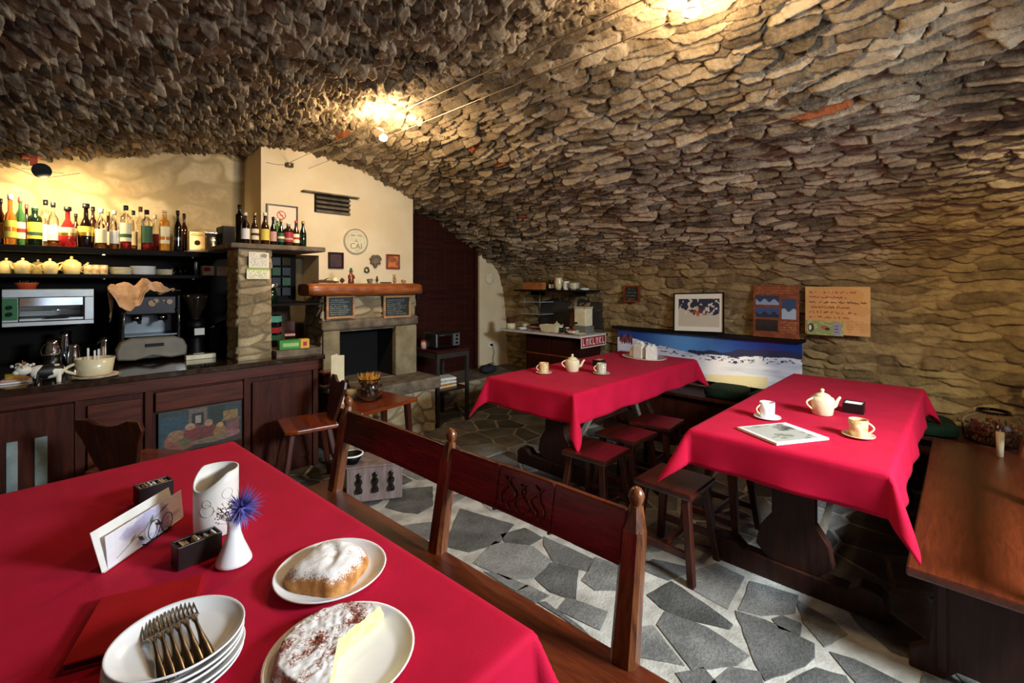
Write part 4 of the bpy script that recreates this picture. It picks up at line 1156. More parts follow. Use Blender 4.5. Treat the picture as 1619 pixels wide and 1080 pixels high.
for k in range(70):
    d = Vector((r.gauss(-.35, .5), r.gauss(.4, .5), r.uniform(.1, 1))).normalized(); L = r.uniform(.02, .055)
    p = d*L + Vector((-.006, .004, .012)); ball(bm, p, r.uniform(.0012, .0026), seg=6, rings=4)
    if k % 3 == 0: tube(bm, [(0, 0, .0), tuple(p)], .0005, 4)
g_ = obj('gypsophila', bm, m_gyps, fl_); g_['kind'] = 'stuff'; g_['label'] = 'tiny whitish dried blossoms'
# wavy-topped white lantern
lx_, ly_, _ = on_z(342, 838, ZT)
ln = thing('ceramic_lantern', 'tall white cylinder lantern with a wavy cut rim on the foreground table', 'lantern', (lx_, ly_, ZT))
n = 56; rings = []
def rim(t): return .186-.048*max(0, math.cos(t-3.5))**1.3
for r_, zf in ((.050, 0), (.0575, .004), (.059, .4), (.059, .85), (.059, 1.0), (.054, 1.0), (.053, .6), (.052, .08), (.0, .07)):
    rings.append([(math.cos(2*PI*k/n)*max(r_, .0005), math.sin(2*PI*k/n)*max(r_, .0005), zf*rim(2*PI*k/n) if zf > .01 else zf) for k in range(n)])
bm = B(); loft(bm, rings, cap=False)
obj('shade', bm, M('lantern_white', '#e9e4da', .45, col2='#e2dccf', scale=4), ln)
bm = B()
for k, (c0, rr_) in enumerate(((-2.2, .018), (-2.2, .011), (-1.3, .015))):
    zc = .085+.02*k
    pts = [((.0597)*math.cos(c0+rr_*math.cos(t)/.059), (.0597)*math.sin(c0+rr_*math.cos(t)/.059), zc+rr_*math.sin(t)) for t in [i*PI/12 for i in range(25)]]
    tube(bm, pts, .0007, 4, cap=False)
obj('relief', bm, M('lantern_relief', '#c9c2b6', .5), ln)['label'] = 'faint circles in relief'
obj('candle', lathe(B(), [(0, 0), (.025, 0), (.025, .05), (0, .05)], (0, 0, .014), 20, cap=False), m_cream, ln)
# sugar boxes
def sachet_box(label, loc, rz, w=.105, d=.052, h=.06, white=False):
    t = thing('sachet_box', label, 'box', loc, rz, 'dark sachet boxes')
    bm = B(); q = .006
    box(bm, -w/2, w/2, -d/2, -d/2+q, 0, h); box(bm, -w/2, w/2, d/2-q, d/2, 0, h); box(bm, -w/2, -w/2+q, -d/2+q, d/2-q, 0, h); box(bm, w/2-q, w/2, -d/2+q, d/2-q, 0, h); box(bm, -w/2+q, w/2-q, -d/2+q, d/2-q, 0, .005)
    obj('case', bm, m_boxd, t, bev=.0015)
    r = random.Random(int(loc[0]*1000))
    for k in range(9):
        x = -w/2+.014+k*(w-.028)/8
        bm = box(B(), x-.0025, x+.0025, -d/2+.009, d/2-.009, .008, h-.004+r.uniform(-.006, .006), rot=(r.uniform(-.05, .05), r.uniform(-.2, .2), 0))
        obj('sachet', bm, m_paper if (white or r.random() < .3) else m_paperg, t)
    return t
sx_, sy_, _ = on_z(313, 886, ZT)
sachet_box('dark sachet box beside the white vase on the foreground table', (sx_, sy_+.01, ZT), .13)
sx_, sy_, _ = on_z(243, 790, ZT)
sachet_box('dark sachet box behind the menu card on the foreground table', (sx_, sy_, ZT), .15, .10, .055)
# menu card, folded, leaning open, with floral print and wire holder
p0 = Vector(on_z(161, 905, ZT)); p1 = Vector(on_z(283, 820, ZT)); mw = (p1-p0).length; ma = math.atan2(p1.y-p0.y, p1.x-p0.x)
mn = thing('menu_card', 'folded white menu card with a floral print standing in a small wire holder', 'menu', (p0.x, p0.y, ZT), ma)
cv = canvas(150, 60, '#e6e2e4'); X_, Y_ = cgrid(cv)
nz_ = fbm(X_*4, Y_*3, 12, 3); cv[nz_ > .15] = hexc('#cfcbdc'); cv[nz_ > .35] = hexc('#b8b4cf')
for (x, y, a_, c) in ((.55, .62, 1.2, '#5f6e5a'), (.30, .40, .8, '#8d9c7e'), (.72, .75, .4, '#8f9a86'), (.40, .25, 2.2, '#3a3c3a'), (.64, .35, 2.6, '#43463f')):
    for q in np.linspace(-1, 1, 9): cell(cv, x+.07*q*math.cos(a_), y+.16*q*math.sin(a_), .022*(1.1-abs(q)), .055*(1.1-abs(q)), c)
cline(cv, [(.1, .15), (.3, .35), (.5, .5), (.8, .8)], .8, '#7c8a70')
mh = .10
fr = picture('front_leaf', cv, mw, mh*.86, mn, rot=(-.10, 0, 0), thick=.0015); fr.location = (.012, -.006, 0)
bk = obj('back_leaf', box(B(), 0, mw-.004, -.0008, .0008, 0, mh*1.08), m_paper, mn); bk.rotation_euler = (-.30, 0, 0); bk.location = (-.004, -.004, 0)
obj('spine', box(B(), -.003, mw, -.009, -.001, 0, .002), m_paper, mn)
bm = B()
for k in range(2):
    cx_ = mw*.56+k*.045
    tube(bm, [(cx_+.022*math.cos(t), -.016-.003*k, .030+.026*math.sin(t)) for t in [i*PI/10 for i in range(21)]], .0012, 6, cap=False)
tube(bm, [(mw*.45, -.018, .002), (mw*.80, -.018, .002)], .0022, 6); tube(bm, [(mw*.45, -.018, .002), (mw*.45, .03, .002)], .0022, 6); tube(bm, [(mw*.80, -.018, .002), (mw*.80, .03, .002)], .0022, 6)
obj('wire_holder', bm, m_blackm, mn)
# red leather menu cover lying on the table
c4 = [on_z(128, 1040, ZT+.02), on_z(135, 950, ZT+.02), on_z(300, 912, ZT+.02)]
q0, q1, q2 = [Vector(c) for c in c4]; ctr = (q0+q2)/2
rf = thing('menu_cover', 'dark red leather menu cover lying beside the stack of plates', 'menu cover', (ctr.x, ctr.y, ZT), math.atan2(q2.y-q1.y, q2.x-q1.x))
ww = (q2-q1).length; dd = (q1-q0).length
obj('front_cover', box(B(), -ww/2, ww/2, -dd/2, dd/2, .014, .018), m_redfold, rf, bev=.0015)
obj('back_cover', box(B(), -ww/2, ww/2, -dd/2, dd/2, 0, .004), m_redfold, rf, bev=.0015)
obj('pages', box(B(), -ww/2+.003, ww/2-.004, -dd/2+.003, dd/2-.003, .004, .014), M('dark_pages', '#2a0a0c', .7), rf)

# mugs, teapots
def mug(label, loc, rz, mat, h=.075, r=.036, saucer=True, group='mugs on saucers', slabel=None):
    if saucer:
        plate('saucer', slabel, .068, (loc[0], loc[1], loc[2]), 'saucers', mat if mat is not m_toile else m_cream, .012, 'saucer')
        loc = (loc[0], loc[1], loc[2]+.0045)
    t = thing('mug', label, 'mug', loc, rz, group)
    obj('cup', lathe(B(), [(0, 0), (r*.86, 0), (r*.95, .004), (r*.98, h*.5), (r, h), (r*.93, h), (r*.90, h*.5), (r*.86, .008), (0, .007)], n=32, cap=False), mat, t)
    pts = [(r*.94+.024*math.sin(q*PI), 0, h*.18+h*.66*q) for q in [i/12 for i in range(13)]]
    obj('handle', tube(B(), pts, .0042, 8), m_cream, t)
    obj('coffee', lathe(B(), [(0, h*.80), (r*.905, h*.80)], n=24, cap=False), M('coffee', '#2a1206', .2), t)
    return t
def teapot(label, loc, rz, mat, s=1.0, group='teapots'):
    t = thing('teapot', label, 'teapot', loc, rz, group)
    obj('body', lathe(B(), [(0, 0), (.042*s, 0), (.046*s, .004*s), (.052*s, .045*s), (.054*s, .075*s), (.048*s, .088*s), (.034*s, .094*s), (.0, .094*s)], n=36, cap=False), mat, t)
    ld = obj('lid', lathe(B(), [(.036*s, .092*s), (.036*s, .097*s), (.026*s, .105*s), (.012*s, .110*s), (.006*s, .113*s), (.009*s, .120*s), (.010*s, .126*s), (.005*s, .131*s), (0, .131*s)], n=28, cap=False), mat, t)
    obj('spout', tube(B(), [(.044*s, 0, .035*s), (.066*s, 0, .045*s), (.078*s, 0, .070*s), (.092*s, 0, .088*s)], [.014*s, .011*s, .008*s, .006*s], 12), mat, t)
    obj('handle', tube(B(), [(-.048*s-.032*s*math.sin(q*PI), 0, .025*s+.058*s*q+.006*s*math.sin(q*PI)) for q in [i/14 for i in range(15)]], .0048*s, 8), mat, t)
    return t
zt = TT+.004
mug('greyish patterned mug on a saucer at the right of the middle table', on_z(951, 591, zt), vr+PI, m_greyp, .082, .040, slabel='saucer under the grey patterned mug, at the right on the middle table')
mug('orange patterned mug on a saucer at the left of the middle table', on_z(860, 590, zt), vr+PI, m_toile, .082, .040, slabel='saucer under the orange patterned mug, at the left on the middle table')
tp = teapot('cream teapot between the two mugs on the middle table', on_z(905, 587, zt), vr, m_cream, 1.12)
sachet_box('dark sachet box behind the right mug on the middle table', on_z(947, 578, zt), .1, .10, .08, .055)
# oval tray with folded white cards and sweets
ty = thing('serving_tray', 'oval pink-white tray at the far end of the middle table carrying white paper parcels', 'tray', on_z(1018, 566, zt), -.1)
obj('tray', lathe(B(), [(0, .003), (.9*.2, .003), (.2, .016), (.205, .014), (.185, 0), (0, 0)], n=40, sx=.85, sy=1.15, cap=False), M('pinkish_tray', '#d8c0b4', .35, col2='#c9a99c', scale=30), ty)
tcx, tcy, _ = on_z(1018, 566, zt)
m_card = M('printed_white_card', '#f2efe4', .6, col2='#dedac8', scale=28)
bx = [(-.05, -.11, .115, .3, 'white printed paper box at the right end of the oval tray'), (-.04, .02, .125, -.2, 'white printed paper box in the middle of the oval tray'), (.02, .10, .075, .1, 'white printed paper box at the left end of the oval tray')]
for k, (dx, dy, h_, rz, lb) in enumerate(bx):
    t = thing('paper_box', lb, 'box', (tcx+dx, tcy+dy, zt+.004), rz, 'paper boxes on the tray')
    obj('carton', box(B(), -.04, .04, -.05, .05, 0, h_), m_card, t, bev=.002)
    bm = B(); prism(bm, [(-.05, 0), (-.02, .035), (0, .01), (.02, .035), (.05, 0)], -.02, .02, Matrix.Translation((0, 0, h_)) @ YZ)
    obj('folded_top', bm, m_paper, t)
# right table
mug('plain white mug on a saucer near the left edge of the right table', on_z(1213, 661, zt), vr+PI, m_porc, .085, .038, slabel='white saucer under the plain mug on the right table')
teapot('cream teapot on the right table beside a dark box', on_z(1300, 655, zt), vr, m_cream, 1.12)
sachet_box('dark sachet box behind the teapot on the right table', on_z(1350, 651, zt), .05, .10, .10, .055, True)
mug('ochre patterned mug on a saucer at the right edge of the right table', on_z(1357, 690, zt), vr-.5, m_toile, .080, .040, slabel='cream saucer under the ochre mug on the right table')
a, b_, c = [Vector(on_z(*p, zt)) for p in ((1228, 705), (1170, 678), (1311, 696))]
w_ = (c-a).length; d_ = (b_-a).length
mg = thing('magazine', 'magazine with a grey landscape cover lying on the right tablecloth', 'magazine', tuple(a), math.atan2(c.y-a.y, c.x-a.x))
obj('pages', box(B(), 0, w_, 0, d_, .0005, .010), m_paper, mg, bev=.001)
cv = canvas(90, 70, '#d8d4ca'); X_, Y_ = cgrid(cv); nz_ = fbm(X_*3, Y_*5, 31, 4)
cv[(X_ > .06) & (X_ < .86) & (Y_ > .06) & (Y_ < .94)] = hexc('#a8a494'); cv[(X_ > .06) & (X_ < .86) & (Y_ > .06) & (Y_ < .94) & (nz_ > .05)] = hexc('#7c7a6c'); cv[(X_ > .06) & (X_ < .86) & (Y_ > .5) & (Y_ < .94) & (nz_ > .25)] = hexc('#4a4a44')
pc = picture('cover', cv, w_, d_, mg, loc=(0, 0, .0115), rot=(-PI/2, 0, 0), thick=.0008)
pass

# jar of dried flowers and other things on the low table
jx, jy, _ = on_z(584, 632, .53)
jr = thing('jar_of_cones', 'bulging glass jar packed with pine cones, dried orange flowers sticking out, on the low table', 'jar', (jx, jy, .531))
obj('jar', lathe(B(), [(0, 0), (.085, 0), (.10, .01), (.118, .06), (.115, .12), (.09, .165), (.088, .18), (.083, .18), (.085, .165), (.11, .12), (.112, .06), (.09, .012), (0, .008)], n=36, cap=False), m_glass, jr)
bm = B(); r = random.Random(3)
for k in range(46):
    a = r.uniform(0, 2*PI); z = r.uniform(.03, .15); q = r.uniform(.03, .085)
    ball(bm, (q*math.cos(a), q*math.sin(a), z), r.uniform(.014, .022), (1, 1, 1.3), 8, 6, (r.random()*3, r.random()*3, 0))
o = obj('pine_cones', bm, m_cone, jr); o['kind'] = 'stuff'
bm = B()
for k in range(120):
    a = r.uniform(0, 2*PI); q = r.uniform(0, .08)
    b0 = Vector((q*math.cos(a), q*math.sin(a), .15)); tip = b0+Vector((math.cos(a)*r.uniform(0, .02), math.sin(a)*r.uniform(0, .02), r.uniform(.04, .085)))
    tube(bm, [tuple(b0), tuple(tip)], [.0045, .001], 5)
o = obj('dried_flowers', bm, m_straw, jr); o['kind'] = 'stuff'
cd = thing('menu_card', 'tall plain card standing on the low table before the fireplace', 'menu', on_z(534, 640, .53)[:2] + (.531,), vr+.35)
obj('leaf', box(B(), -.05, .05, -.003, 0, 0, .40), m_cream, cd); o = obj('leaf', box(B(), -.0, .09, 0, .003, 0, .40), m_paper, cd); o.rotation_euler = (0, 0, 1.0); o.location = (-.05, .0, 0)
bx_, by_, _ = on_z(557, 626, .53)
obj_b = thing('small_bottle', 'small dark bottle between the tall card and the jar on the low table', 'bottle', (bx_-.03, by_+.03, .531))
obj('body', lathe(B(), [(0, 0), (.022, 0), (.024, .01), (.024, .08), (.01, .105), (.01, .14), (0, .14)], n=20, cap=False), m_glassd, obj_b); obj('label', lathe(B(), [(.0245, .02), (.0245, .065)], n=20, cap=False), m_lpink, obj_b)
t = thing('candle_glass', 'cream candle in a small glass beside the tall card on the low table', 'candle', (bx_-.045, by_-.06, .531))
obj('glass', lathe(B(), [(0, 0), (.03, 0), (.034, .07), (.031, .07), (.028, .004), (0, .004)], n=20, cap=False), m_cream, t); obj('wick', tube(B(), [(0, 0, .004), (0, 0, .06)], .002), m_black, t)
# ================================================================ BOTTLES AND BAR THINGS
def bottle(label, px, top, base, Y, glass, lab=None, cap=None, wpx=18, kind='std', group='liquor bottles on the bar shelf', z=None, liq=None, lcol2=None):
    """px column of its axis, rows of its top and foot; Y depth of the bottle's axis in the room"""
    x, _, zt_ = on_y(px, top, Y); xb, _, _ = on_y(px+wpx/2, top, Y); xa, _, _ = on_y(px-wpx/2, top, Y)
    h = zt_-z; r = (xb-xa)/2*.95
    t = thing('bottle', label, 'bottle', (x, Y, z), 0, group)
    P = {'std': [(0, .006), (.93, .0), (1, .02), (1, .56), (.90, .64), (.42, .74), (.34, .80), (.34, .93), (.40, .935), (.40, .96), (0, .96)],
         'bulb': [(0, .006), (.85, .0), (1, .04), (1.05, .25), (.95, .42), (.60, .58), (.30, .68), (.27, .93), (.34, .935), (.34, .96), (0, .96)],
         'tall': [(0, .006), (.9, .0), (1, .02), (1, .50), (.85, .58), (.42, .66), (.38, .93), (.42, .935), (.42, .96), (0, .96)],
         'flat': [(0, .006), (.95, .0), (1, .02), (1, .68), (.93, .74), (.45, .79), (.42, .93), (.48, .935), (.48, .96), (0, .96)],
         'beer': [(0, .006), (.93, .0), (1, .02), (1, .50), (.85, .60), (.42, .75), (.36, .93), (.42, .935), (.42, .97), (0, .97)]}[kind]
    obj('body', lathe(B(), [(a*r, b_*h) for a, b_ in P], n=20, cap=False), glass, t)
    if liq: obj('liquor', lathe(B(), [(0, .02*h), (r*.9, .02*h), (r*.9, .42*h), (0, .42*h)], n=16, cap=False), liq, t)
    if lab:
        l_ = obj('label', lathe(B(), [(r*1.02, h*.14), (r*1.02, h*.48)] if kind != 'flat' else [(r*1.02, h*.18), (r*1.02, h*.60)], n=20, cap=False), lab, t)
        if lcol2: obj('label_band', lathe(B(), [(r*1.04, h*.27), (r*1.04, h*.35)], n=20, cap=False), lcol2, t)
    if cap: obj('cap', lathe(B(), [(0, h), (r*.44, h), (r*.46, h*.90), (r*.40, h*.895)], n=14, cap=False), cap, t)
    return t
zb = 1.778
rows = [  # label, px, top, Y, glass, label, cap, w, kind, liquor, band
 ('amber bottle with an orange label at the left end of the bar shelf', 1, 314, 4.72, m_glassb, m_orange, m_capb, 16, 'std', None, None),
 ('tall bottle of amber spirit with a yellow label, second from left on bar shelf', 16, 307, 4.66, m_amber, m_lyel, m_capw, 22, 'tall', None, m_orange),
 ('green bottle with a red cap and cream label on the bar shelf', 32, 312, 4.70, m_glassg, m_lcream, m_capr, 18, 'std', None, m_lred),
 ('dark bottle with a red cap behind the green one on the bar shelf', 42, 323, 4.86, m_glassd, m_lred, m_capr, 16, 'std', None, None),
 ('wide green-necked bottle with a pale yellow-green label and dark foot on the bar shelf', 55, 327, 4.70, m_glassdg, m_lyel, m_lgreen, 26, 'flat', None, m_lgreen),
 ('clear bottle with a black and white cap behind the wide green bottle', 72, 316, 4.88, m_glass, m_lwhite, m_capb, 20, 'std', None, None),
 ('clear bottle with a white label and black cap left of the red decanter', 84, 320, 4.68, m_glass, m_lwhite, m_capb, 20, 'std', m_amber, None),
 ('bulbous decanter of bright red liquor on the bar shelf', 107, 327, 4.68, m_redliq, m_lcream, m_capb, 30, 'bulb', None, m_capg),
 ('slim brownish bottle between the red decanter and the dark round bottle', 120, 338, 4.90, m_glassb, None, m_capb, 14, 'std', None, None),
 ('dark round-shouldered bottle with a yellow label on the bar shelf', 136, 322, 4.70, m_glassd, m_lyel, m_capb, 28, 'bulb', None, m_capg),
 ('brown bottle rising behind the dark round-shouldered one', 147, 327, 4.90, m_glassb, m_lcream, m_capb, 16, 'std', None, None),
 ('clear bottle with a large cream label right of the dark round bottle', 160, 330, 4.68, m_glass, m_lcream, m_capw, 20, 'std', m_amber, None),
 ('cork-stoppered brown bottle behind the cream-labelled clear one', 171, 335, 4.90, m_glassb, m_lcream, m_pine, 14, 'tall', None, None),
 ('small clear bottle of amber spirit with a short white label on the bar shelf', 181, 333, 4.70, m_glass, m_lwhite, m_capw, 17, 'std', m_amber, None),
 ('clear bottle of red bitters with a cream label and black stopper', 199, 325, 4.68, m_glass, m_lcream, m_capb, 19, 'flat', m_redliq, m_lgreen),
 ('slim clear bottle just left of the green-labelled bottle', 211, 333, 4.88, m_glass, m_lcream, m_capb, 14, 'std', m_amber, None),
 ('clear bottle with a brown stopper standing behind the green-labelled one', 222, 327, 4.90, m_glass, None, m_cone, 16, 'std', None, None),
 ('clear bottle with an oval green label on the bar shelf', 232, 332, 4.68, m_glass, m_lgreen, m_capb, 19, 'flat', m_redliq, None),
 ('small clear bottle with red liquor left of the orange bottle', 245, 340, 4.84, m_glass, m_lred, m_capw, 14, 'std', m_redliq, None),
 ('orange liqueur bottle with a cream cap on the bar shelf', 260, 333, 4.68, m_orange, m_lcream, m_capw, 18, 'flat', None, m_orange),
 ('dark slender bottle with a long black cap right of the orange one', 281, 333, 4.70, m_glassd, m_glassd, m_capb, 14, 'std', None, m_silver),
 ('brown bottle at the right end of the liquor row, beside the gold box', 291, 338, 4.90, m_glassb, None, m_capb, 13, 'std', None, None)]
for lb, px, top, Y, g, l_, c, w, kd, lq, bd in rows:
    bottle(lb, px, top, 0, Y, g, l_, c, w, kd, z=zb, liq=lq, lcol2=bd)
# tray with gold coffee box and silver bag, black box
x0 = on_y(297, 390, 4.66)[0]; x1 = on_y(353, 390, 4.66)[0]
tb = obj('tray', box(B(), x0, x1, 4.60, 4.86, zb, zb+.014), m_paper, bev=.004); tag(tb, 'small white tray at the right end of the bar shelf under a gold box', 'tray')
t = thing('coffee_box', 'gold coffee box with a round brown emblem on the bar shelf', 'box', (on_y(312, 390, 4.66)[0], 4.70, zb+.015))
obj('carton', box(B(), -.058, .058, -.04, .04, 0, .16), m_gold, t, bev=.003); obj('emblem', prism(B(), [(.022*math.cos(a*PI/10), .065+.022*math.sin(a*PI/10)) for a in range(20)], .040, .0415, XZ), m_cone, t)
bm = B(); box(bm, -.05, .05, -.0412, -.04, .125, .13); box(bm, -.04, .04, -.0412, -.04, .138, .142); obj('print_line', bm, m_cone, t)
t = thing('foil_bag', 'crumpled silver foil coffee bag beside the gold box on the bar shelf', 'bag', (on_y(336, 390, 4.66)[0], 4.70, zb+.015))
bm = B(); rings = []
for k in range(9):
    q = k/8; w = .060*(1-.05*q); d = .045*(1-q)**.7+.004
    rings.append([(w*math.cos(a)*(1+.06*math.sin(a*5+k)), d*math.sin(a)*(1+.1*math.sin(a*3+k*2)), .155*q) for a in [i*PI/10 for i in range(20)]])
loft(bm, rings); obj('pouch', bm, m_silver, t)
obj('seal', box(B(), -.058, .058, -.003, .003, .150, .166), m_silver, t)
xx = on_y(361, 388, 4.60)[0]
tag(obj('speaker', box(B(), xx-.045, xx+.05, 4.60, 4.80, zb, zb+.235), m_black, bev=.004), 'black box-shaped loudspeaker between the liquor shelf and the stone slab', 'speaker')
# beer bottles on the slab
for lb, px, top, Y, g, l_, c, w, kd, bd in [
 ('tall black bottle at the left end of the stone slab', 379, 324, 4.10, m_glassd, None, m_capb, 16, 'flat', None),
 ('black bottle with a round white label on the stone slab', 388, 336, 3.99, m_glassd, m_lwhite, m_capw, 14, 'std', None),
 ('brown beer bottle with a cream label and gold neck on the stone slab', 403, 336, 4.02, m_glassb, m_lcream, m_capg, 13, 'beer', m_cone),
 ('brown beer bottle with a yellow label on the stone slab', 419, 336, 4.02, m_glassb, m_lyel, m_lcream, 14, 'beer', None),
 ('dark beer bottle with a pink label on the stone slab', 432, 343, 4.02, m_glassd, m_lpink, m_capb, 11, 'beer', None),
 ('green beer bottle with a white cap behind the pink-labelled one', 438, 345, 4.16, m_glassg, None, m_capw, 12, 'beer', None),
 ('dark green beer bottle left of the red-labelled one on the slab', 444, 347, 4.03, m_glassdg, m_lgreen, m_capg, 11, 'beer', m_lcream),
 ('stubby bottle with a red label and pale stopper on the stone slab', 456, 353, 4.03, m_glassb, m_lred, m_capw, 15, 'flat', m_lpink),
 ('brown beer bottle with a red cap near the right of the slab', 468, 349, 4.03, m_glassb, m_lcream, m_capr, 11, 'beer', m_lred),
 ('olive beer bottle with a gold cap at the right end of the slab row', 479, 350, 4.03, m_glassdg, None, m_capg, 11, 'beer', None)]:
    bottle(lb, px, top, 0, Y, g, l_, c, w, kd, 'beer bottles on the stone slab', z=1.823, lcol2=bd)

# second shelf: teapots, mugs, plates, glasses, boxes
z2 = 1.582
tp0 = teapot('yellow-cream teapot at the left end of the lower bar shelf', (on_y(10, 430, 4.75)[0], 4.75, z2), 2.9, m_yellow, .84, 'teapots on the bar shelf')
dup(tp0, (on_y(36, 430, 4.67)[0], 4.67, z2), 2.6, 'second yellow-cream teapot from the left on the lower bar shelf')
dup(tp0, (on_y(60, 430, 4.90)[0], 4.90, z2), .3, 'third yellow-cream teapot from the left on the lower bar shelf')
dup(tp0, (on_y(79, 430, 4.67)[0], 4.67, z2), .5, 'yellow-cream teapot just left of the tall one on the lower bar shelf')
teapot('taller rounded yellow teapot right of the others on the lower bar shelf', (on_y(113, 430, 4.72)[0], 4.72, z2), .1, m_yellow, 1.02, 'teapots on the bar shelf')
for px, lb in ((139, 'ochre mug left of its twin on the lower bar shelf'), (151, 'ochre mug second from the teapots on the lower bar shelf'), (164, 'third ochre mug on the lower bar shelf, beside the plates')):
    mug(lb, (on_y(px, 430, 4.70)[0], 4.70, z2), 2.8, m_toile, .072, .026, False, 'mugs on the bar shelf')
for px, n_, m, r_, lb in ((191, 5, m_cream, .075, 'cream plates stacked'), (226, 6, m_porc, .085, 'white plates stacked'), (262, 4, m_cream, .070, 'cream bowls stacked')):
    x = on_y(px, 430, 4.76)[0]
    ords = ['lowest', 'second', 'third', 'fourth', 'fifth', 'sixth']
    for k in range(n_):
        plate('saucer', '%s of the %s %s on the lower bar shelf' % (ords[k], lb.split()[0], {191: 'saucers right of the mugs', 226: 'plates in the wide pile', 262: 'saucers beside the glasses'}[px]), r_, (x, 4.76, z2+k*.0115), 'plates piled on the bar shelf', m, .013, 'plate')
def tumbler(label, loc, r=.022, h=.06, group='glasses on the bar shelf', mat=None):
    o = obj('drinking_glass', lathe(B(), [(0, .004), (r*.8, .004), (r*.94, h), (r, h), (r*.85, 0), (0, 0)], n=18, cap=False), mat or m_glass, loc=loc); return tag(o, label, 'glass', group)
for k, px in enumerate((277, 285, 293)):
    tumbler(['left of the three small clear glasses on the lower bar shelf', 'middle of the three small clear glasses on the lower bar shelf', 'right of the three small clear glasses on the lower bar shelf'][k], (on_y(px, 430, 4.70)[0], 4.70, z2))
tag(obj('steel_tube', lathe(B(), [(0, 0), (.014, 0), (.014, .11), (.011, .12), (0, .12)], n=16, cap=False), m_steel, loc=(on_y(310, 430, 4.66)[0], 4.66, z2)), 'slim shiny steel flask at the right of the small glasses on the lower bar shelf', 'flask')
t = thing('tea_box', 'small tea box with a red print on the lower bar shelf', 'box', (on_y(329, 430, 4.66)[0], 4.68, z2)); obj('carton', box(B(), -.042, .042, -.04, .04, 0, .082), m_cream, t, bev=.002); obj('print', box(B(), -.036, .012, -.0412, -.04, .035, .07), m_lred, t)
tag(obj('white_box', box(B(), -.038, .038, -.04, .04, 0, .078), m_lwhite, loc=(on_y(352, 430, 4.62)[0], 4.66, z2), bev=.002), 'plain whitish box at the right end of the lower bar shelf', 'box')

# grill oven hung on the wall, with a red basket of plants
zo0, zo1 = 1.225, 1.475; ox_0 = on_y(2, 480, 4.50)[0]; ox_1 = on_y(149, 480, 4.50)[0]
ov = thing('grill_oven', 'wide steel salamander grill with a green control panel hanging behind the bar', 'oven', (0, 0, 0))
bm = B(); fr_ = .032
box(bm, ox_0, ox_1, 4.52, 4.98, zo0, zo0+.03); box(bm, ox_0, ox_1, 4.52, 4.98, zo1-.055, zo1); box(bm, ox_1-fr_*1.6, ox_1, 4.52, 4.98, zo0+.03, zo1-.055); box(bm, ox_0, ox_0+.075, 4.53, 4.98, zo0+.03, zo1-.055); box(bm, ox_0, ox_1, 4.96, 4.98, zo0, zo1)
obj('housing', bm, m_steel, ov, bev=.003)
cp_ = obj('control_panel', box(B(), ox_0+.003, ox_0+.072, 4.524, 4.531, zo0+.045, zo1-.06), M('green_panel', '#1f6b36', .4), ov)
for z in (.085, .13): obj('knob', prism(B(), [(ox_0+.036+.015*math.cos(a*PI/8), zo0+z+.015*math.sin(a*PI/8)) for a in range(16)], -4.524, -4.505, XZ) if False else tube(B(), [(ox_0+.036, 4.524, zo0+z), (ox_0+.036, 4.503, zo0+z)], .014, 14), m_black, cp_)
bm = B()
for k in range(26): tube(bm, [(ox_0+.09+k*.0118, 4.54, zo0+.105), (ox_0+.09+k*.0118, 4.94, zo0+.105)], .0018, 5)
tube(bm, [(ox_0+.085, 4.54, zo0+.105), (ox_1-.06, 4.54, zo0+.105)], .003, 6); obj('grill_rack', bm, m_chrome, ov)
obj('drip_tray', box(B(), ox_0+.08, ox_1-.055, 4.54, 4.94, zo0+.035, zo0+.05), m_steel, ov)
obj('tray_handle', box(B(), ox_0+.20, ox_0+.32, 4.50, 4.512, zo0+.048, zo0+.064), m_black, ov)
bkt = obj('heating_hood', box(B(), ox_0+.08, ox_1-.055, 4.60, 4.94, zo0+.135, zo1-.06), m_chrome, ov)
for x in (ox_0+.05, ox_1-.05): obj('bracket', box(B(), x-.012, x+.012, 4.93, 5.05, zo0-.03, zo0), m_blackm, ov)
t = thing('flower_pot', 'small red-orange oval pot with greenery on top of the grill oven', 'pot', (on_y(42, 455, 4.62)[0], 4.64, zo1+.001))
obj('pot', lathe(B(), [(0, 0), (.042, 0), (.056, .036), (.060, .038), (.060, .044), (.052, .044), (.048, .02), (0, .02)], n=28, sx=1.0, sy=.7, cap=False), m_terra, t)
bm = B(); r = random.Random(8)
for k in range(40):
    a = r.uniform(0, 6.28); q = r.uniform(0, .04); tube(bm, [(q*math.cos(a), q*math.sin(a)*.7, .02), (q*1.2*math.cos(a), q*.9*math.sin(a), r.uniform(.04, .062))], [.003, .001], 4)
obj('greenery', bm, M('small_plant', '#4f6a2c', .8), t)['kind'] = 'stuff'
# steel jugs, glasses on the counter left
zc = .921
def jug(label, px, Y, r, h, rz=2.6):
    t = thing('milk_jug', label, 'jug', (on_y(px, 560, Y)[0], Y, zc), rz, 'steel jugs behind the bar')
    obj('body', lathe(B(), [(0, 0), (r, 0), (r*1.02, h*.1), (r*.95, h*.5), (r*.72, h*.85), (r*.85, h), (r*.80, h), (r*.68, h*.85), (0, h*.8)], n=24, cap=False), m_chrome, t)
    obj('handle', tube(B(), [(r*.8+.028*math.sin(q*PI), 0, h*(.25+.6*q)) for q in [i/10 for i in range(11)]], .004, 8), m_chrome, t); return t
jug('large steel jug at the left behind the bar under the grill', 84, 4.62, .052, .20)
jug('slim steel jug second from the left under the grill', 104, 4.78, .038, .24)
jug('small steel jug third from the left under the grill', 117, 4.60, .040, .16)
jug('steel jug beside the coffee machine under the towel', 166, 4.62, .040, .19)
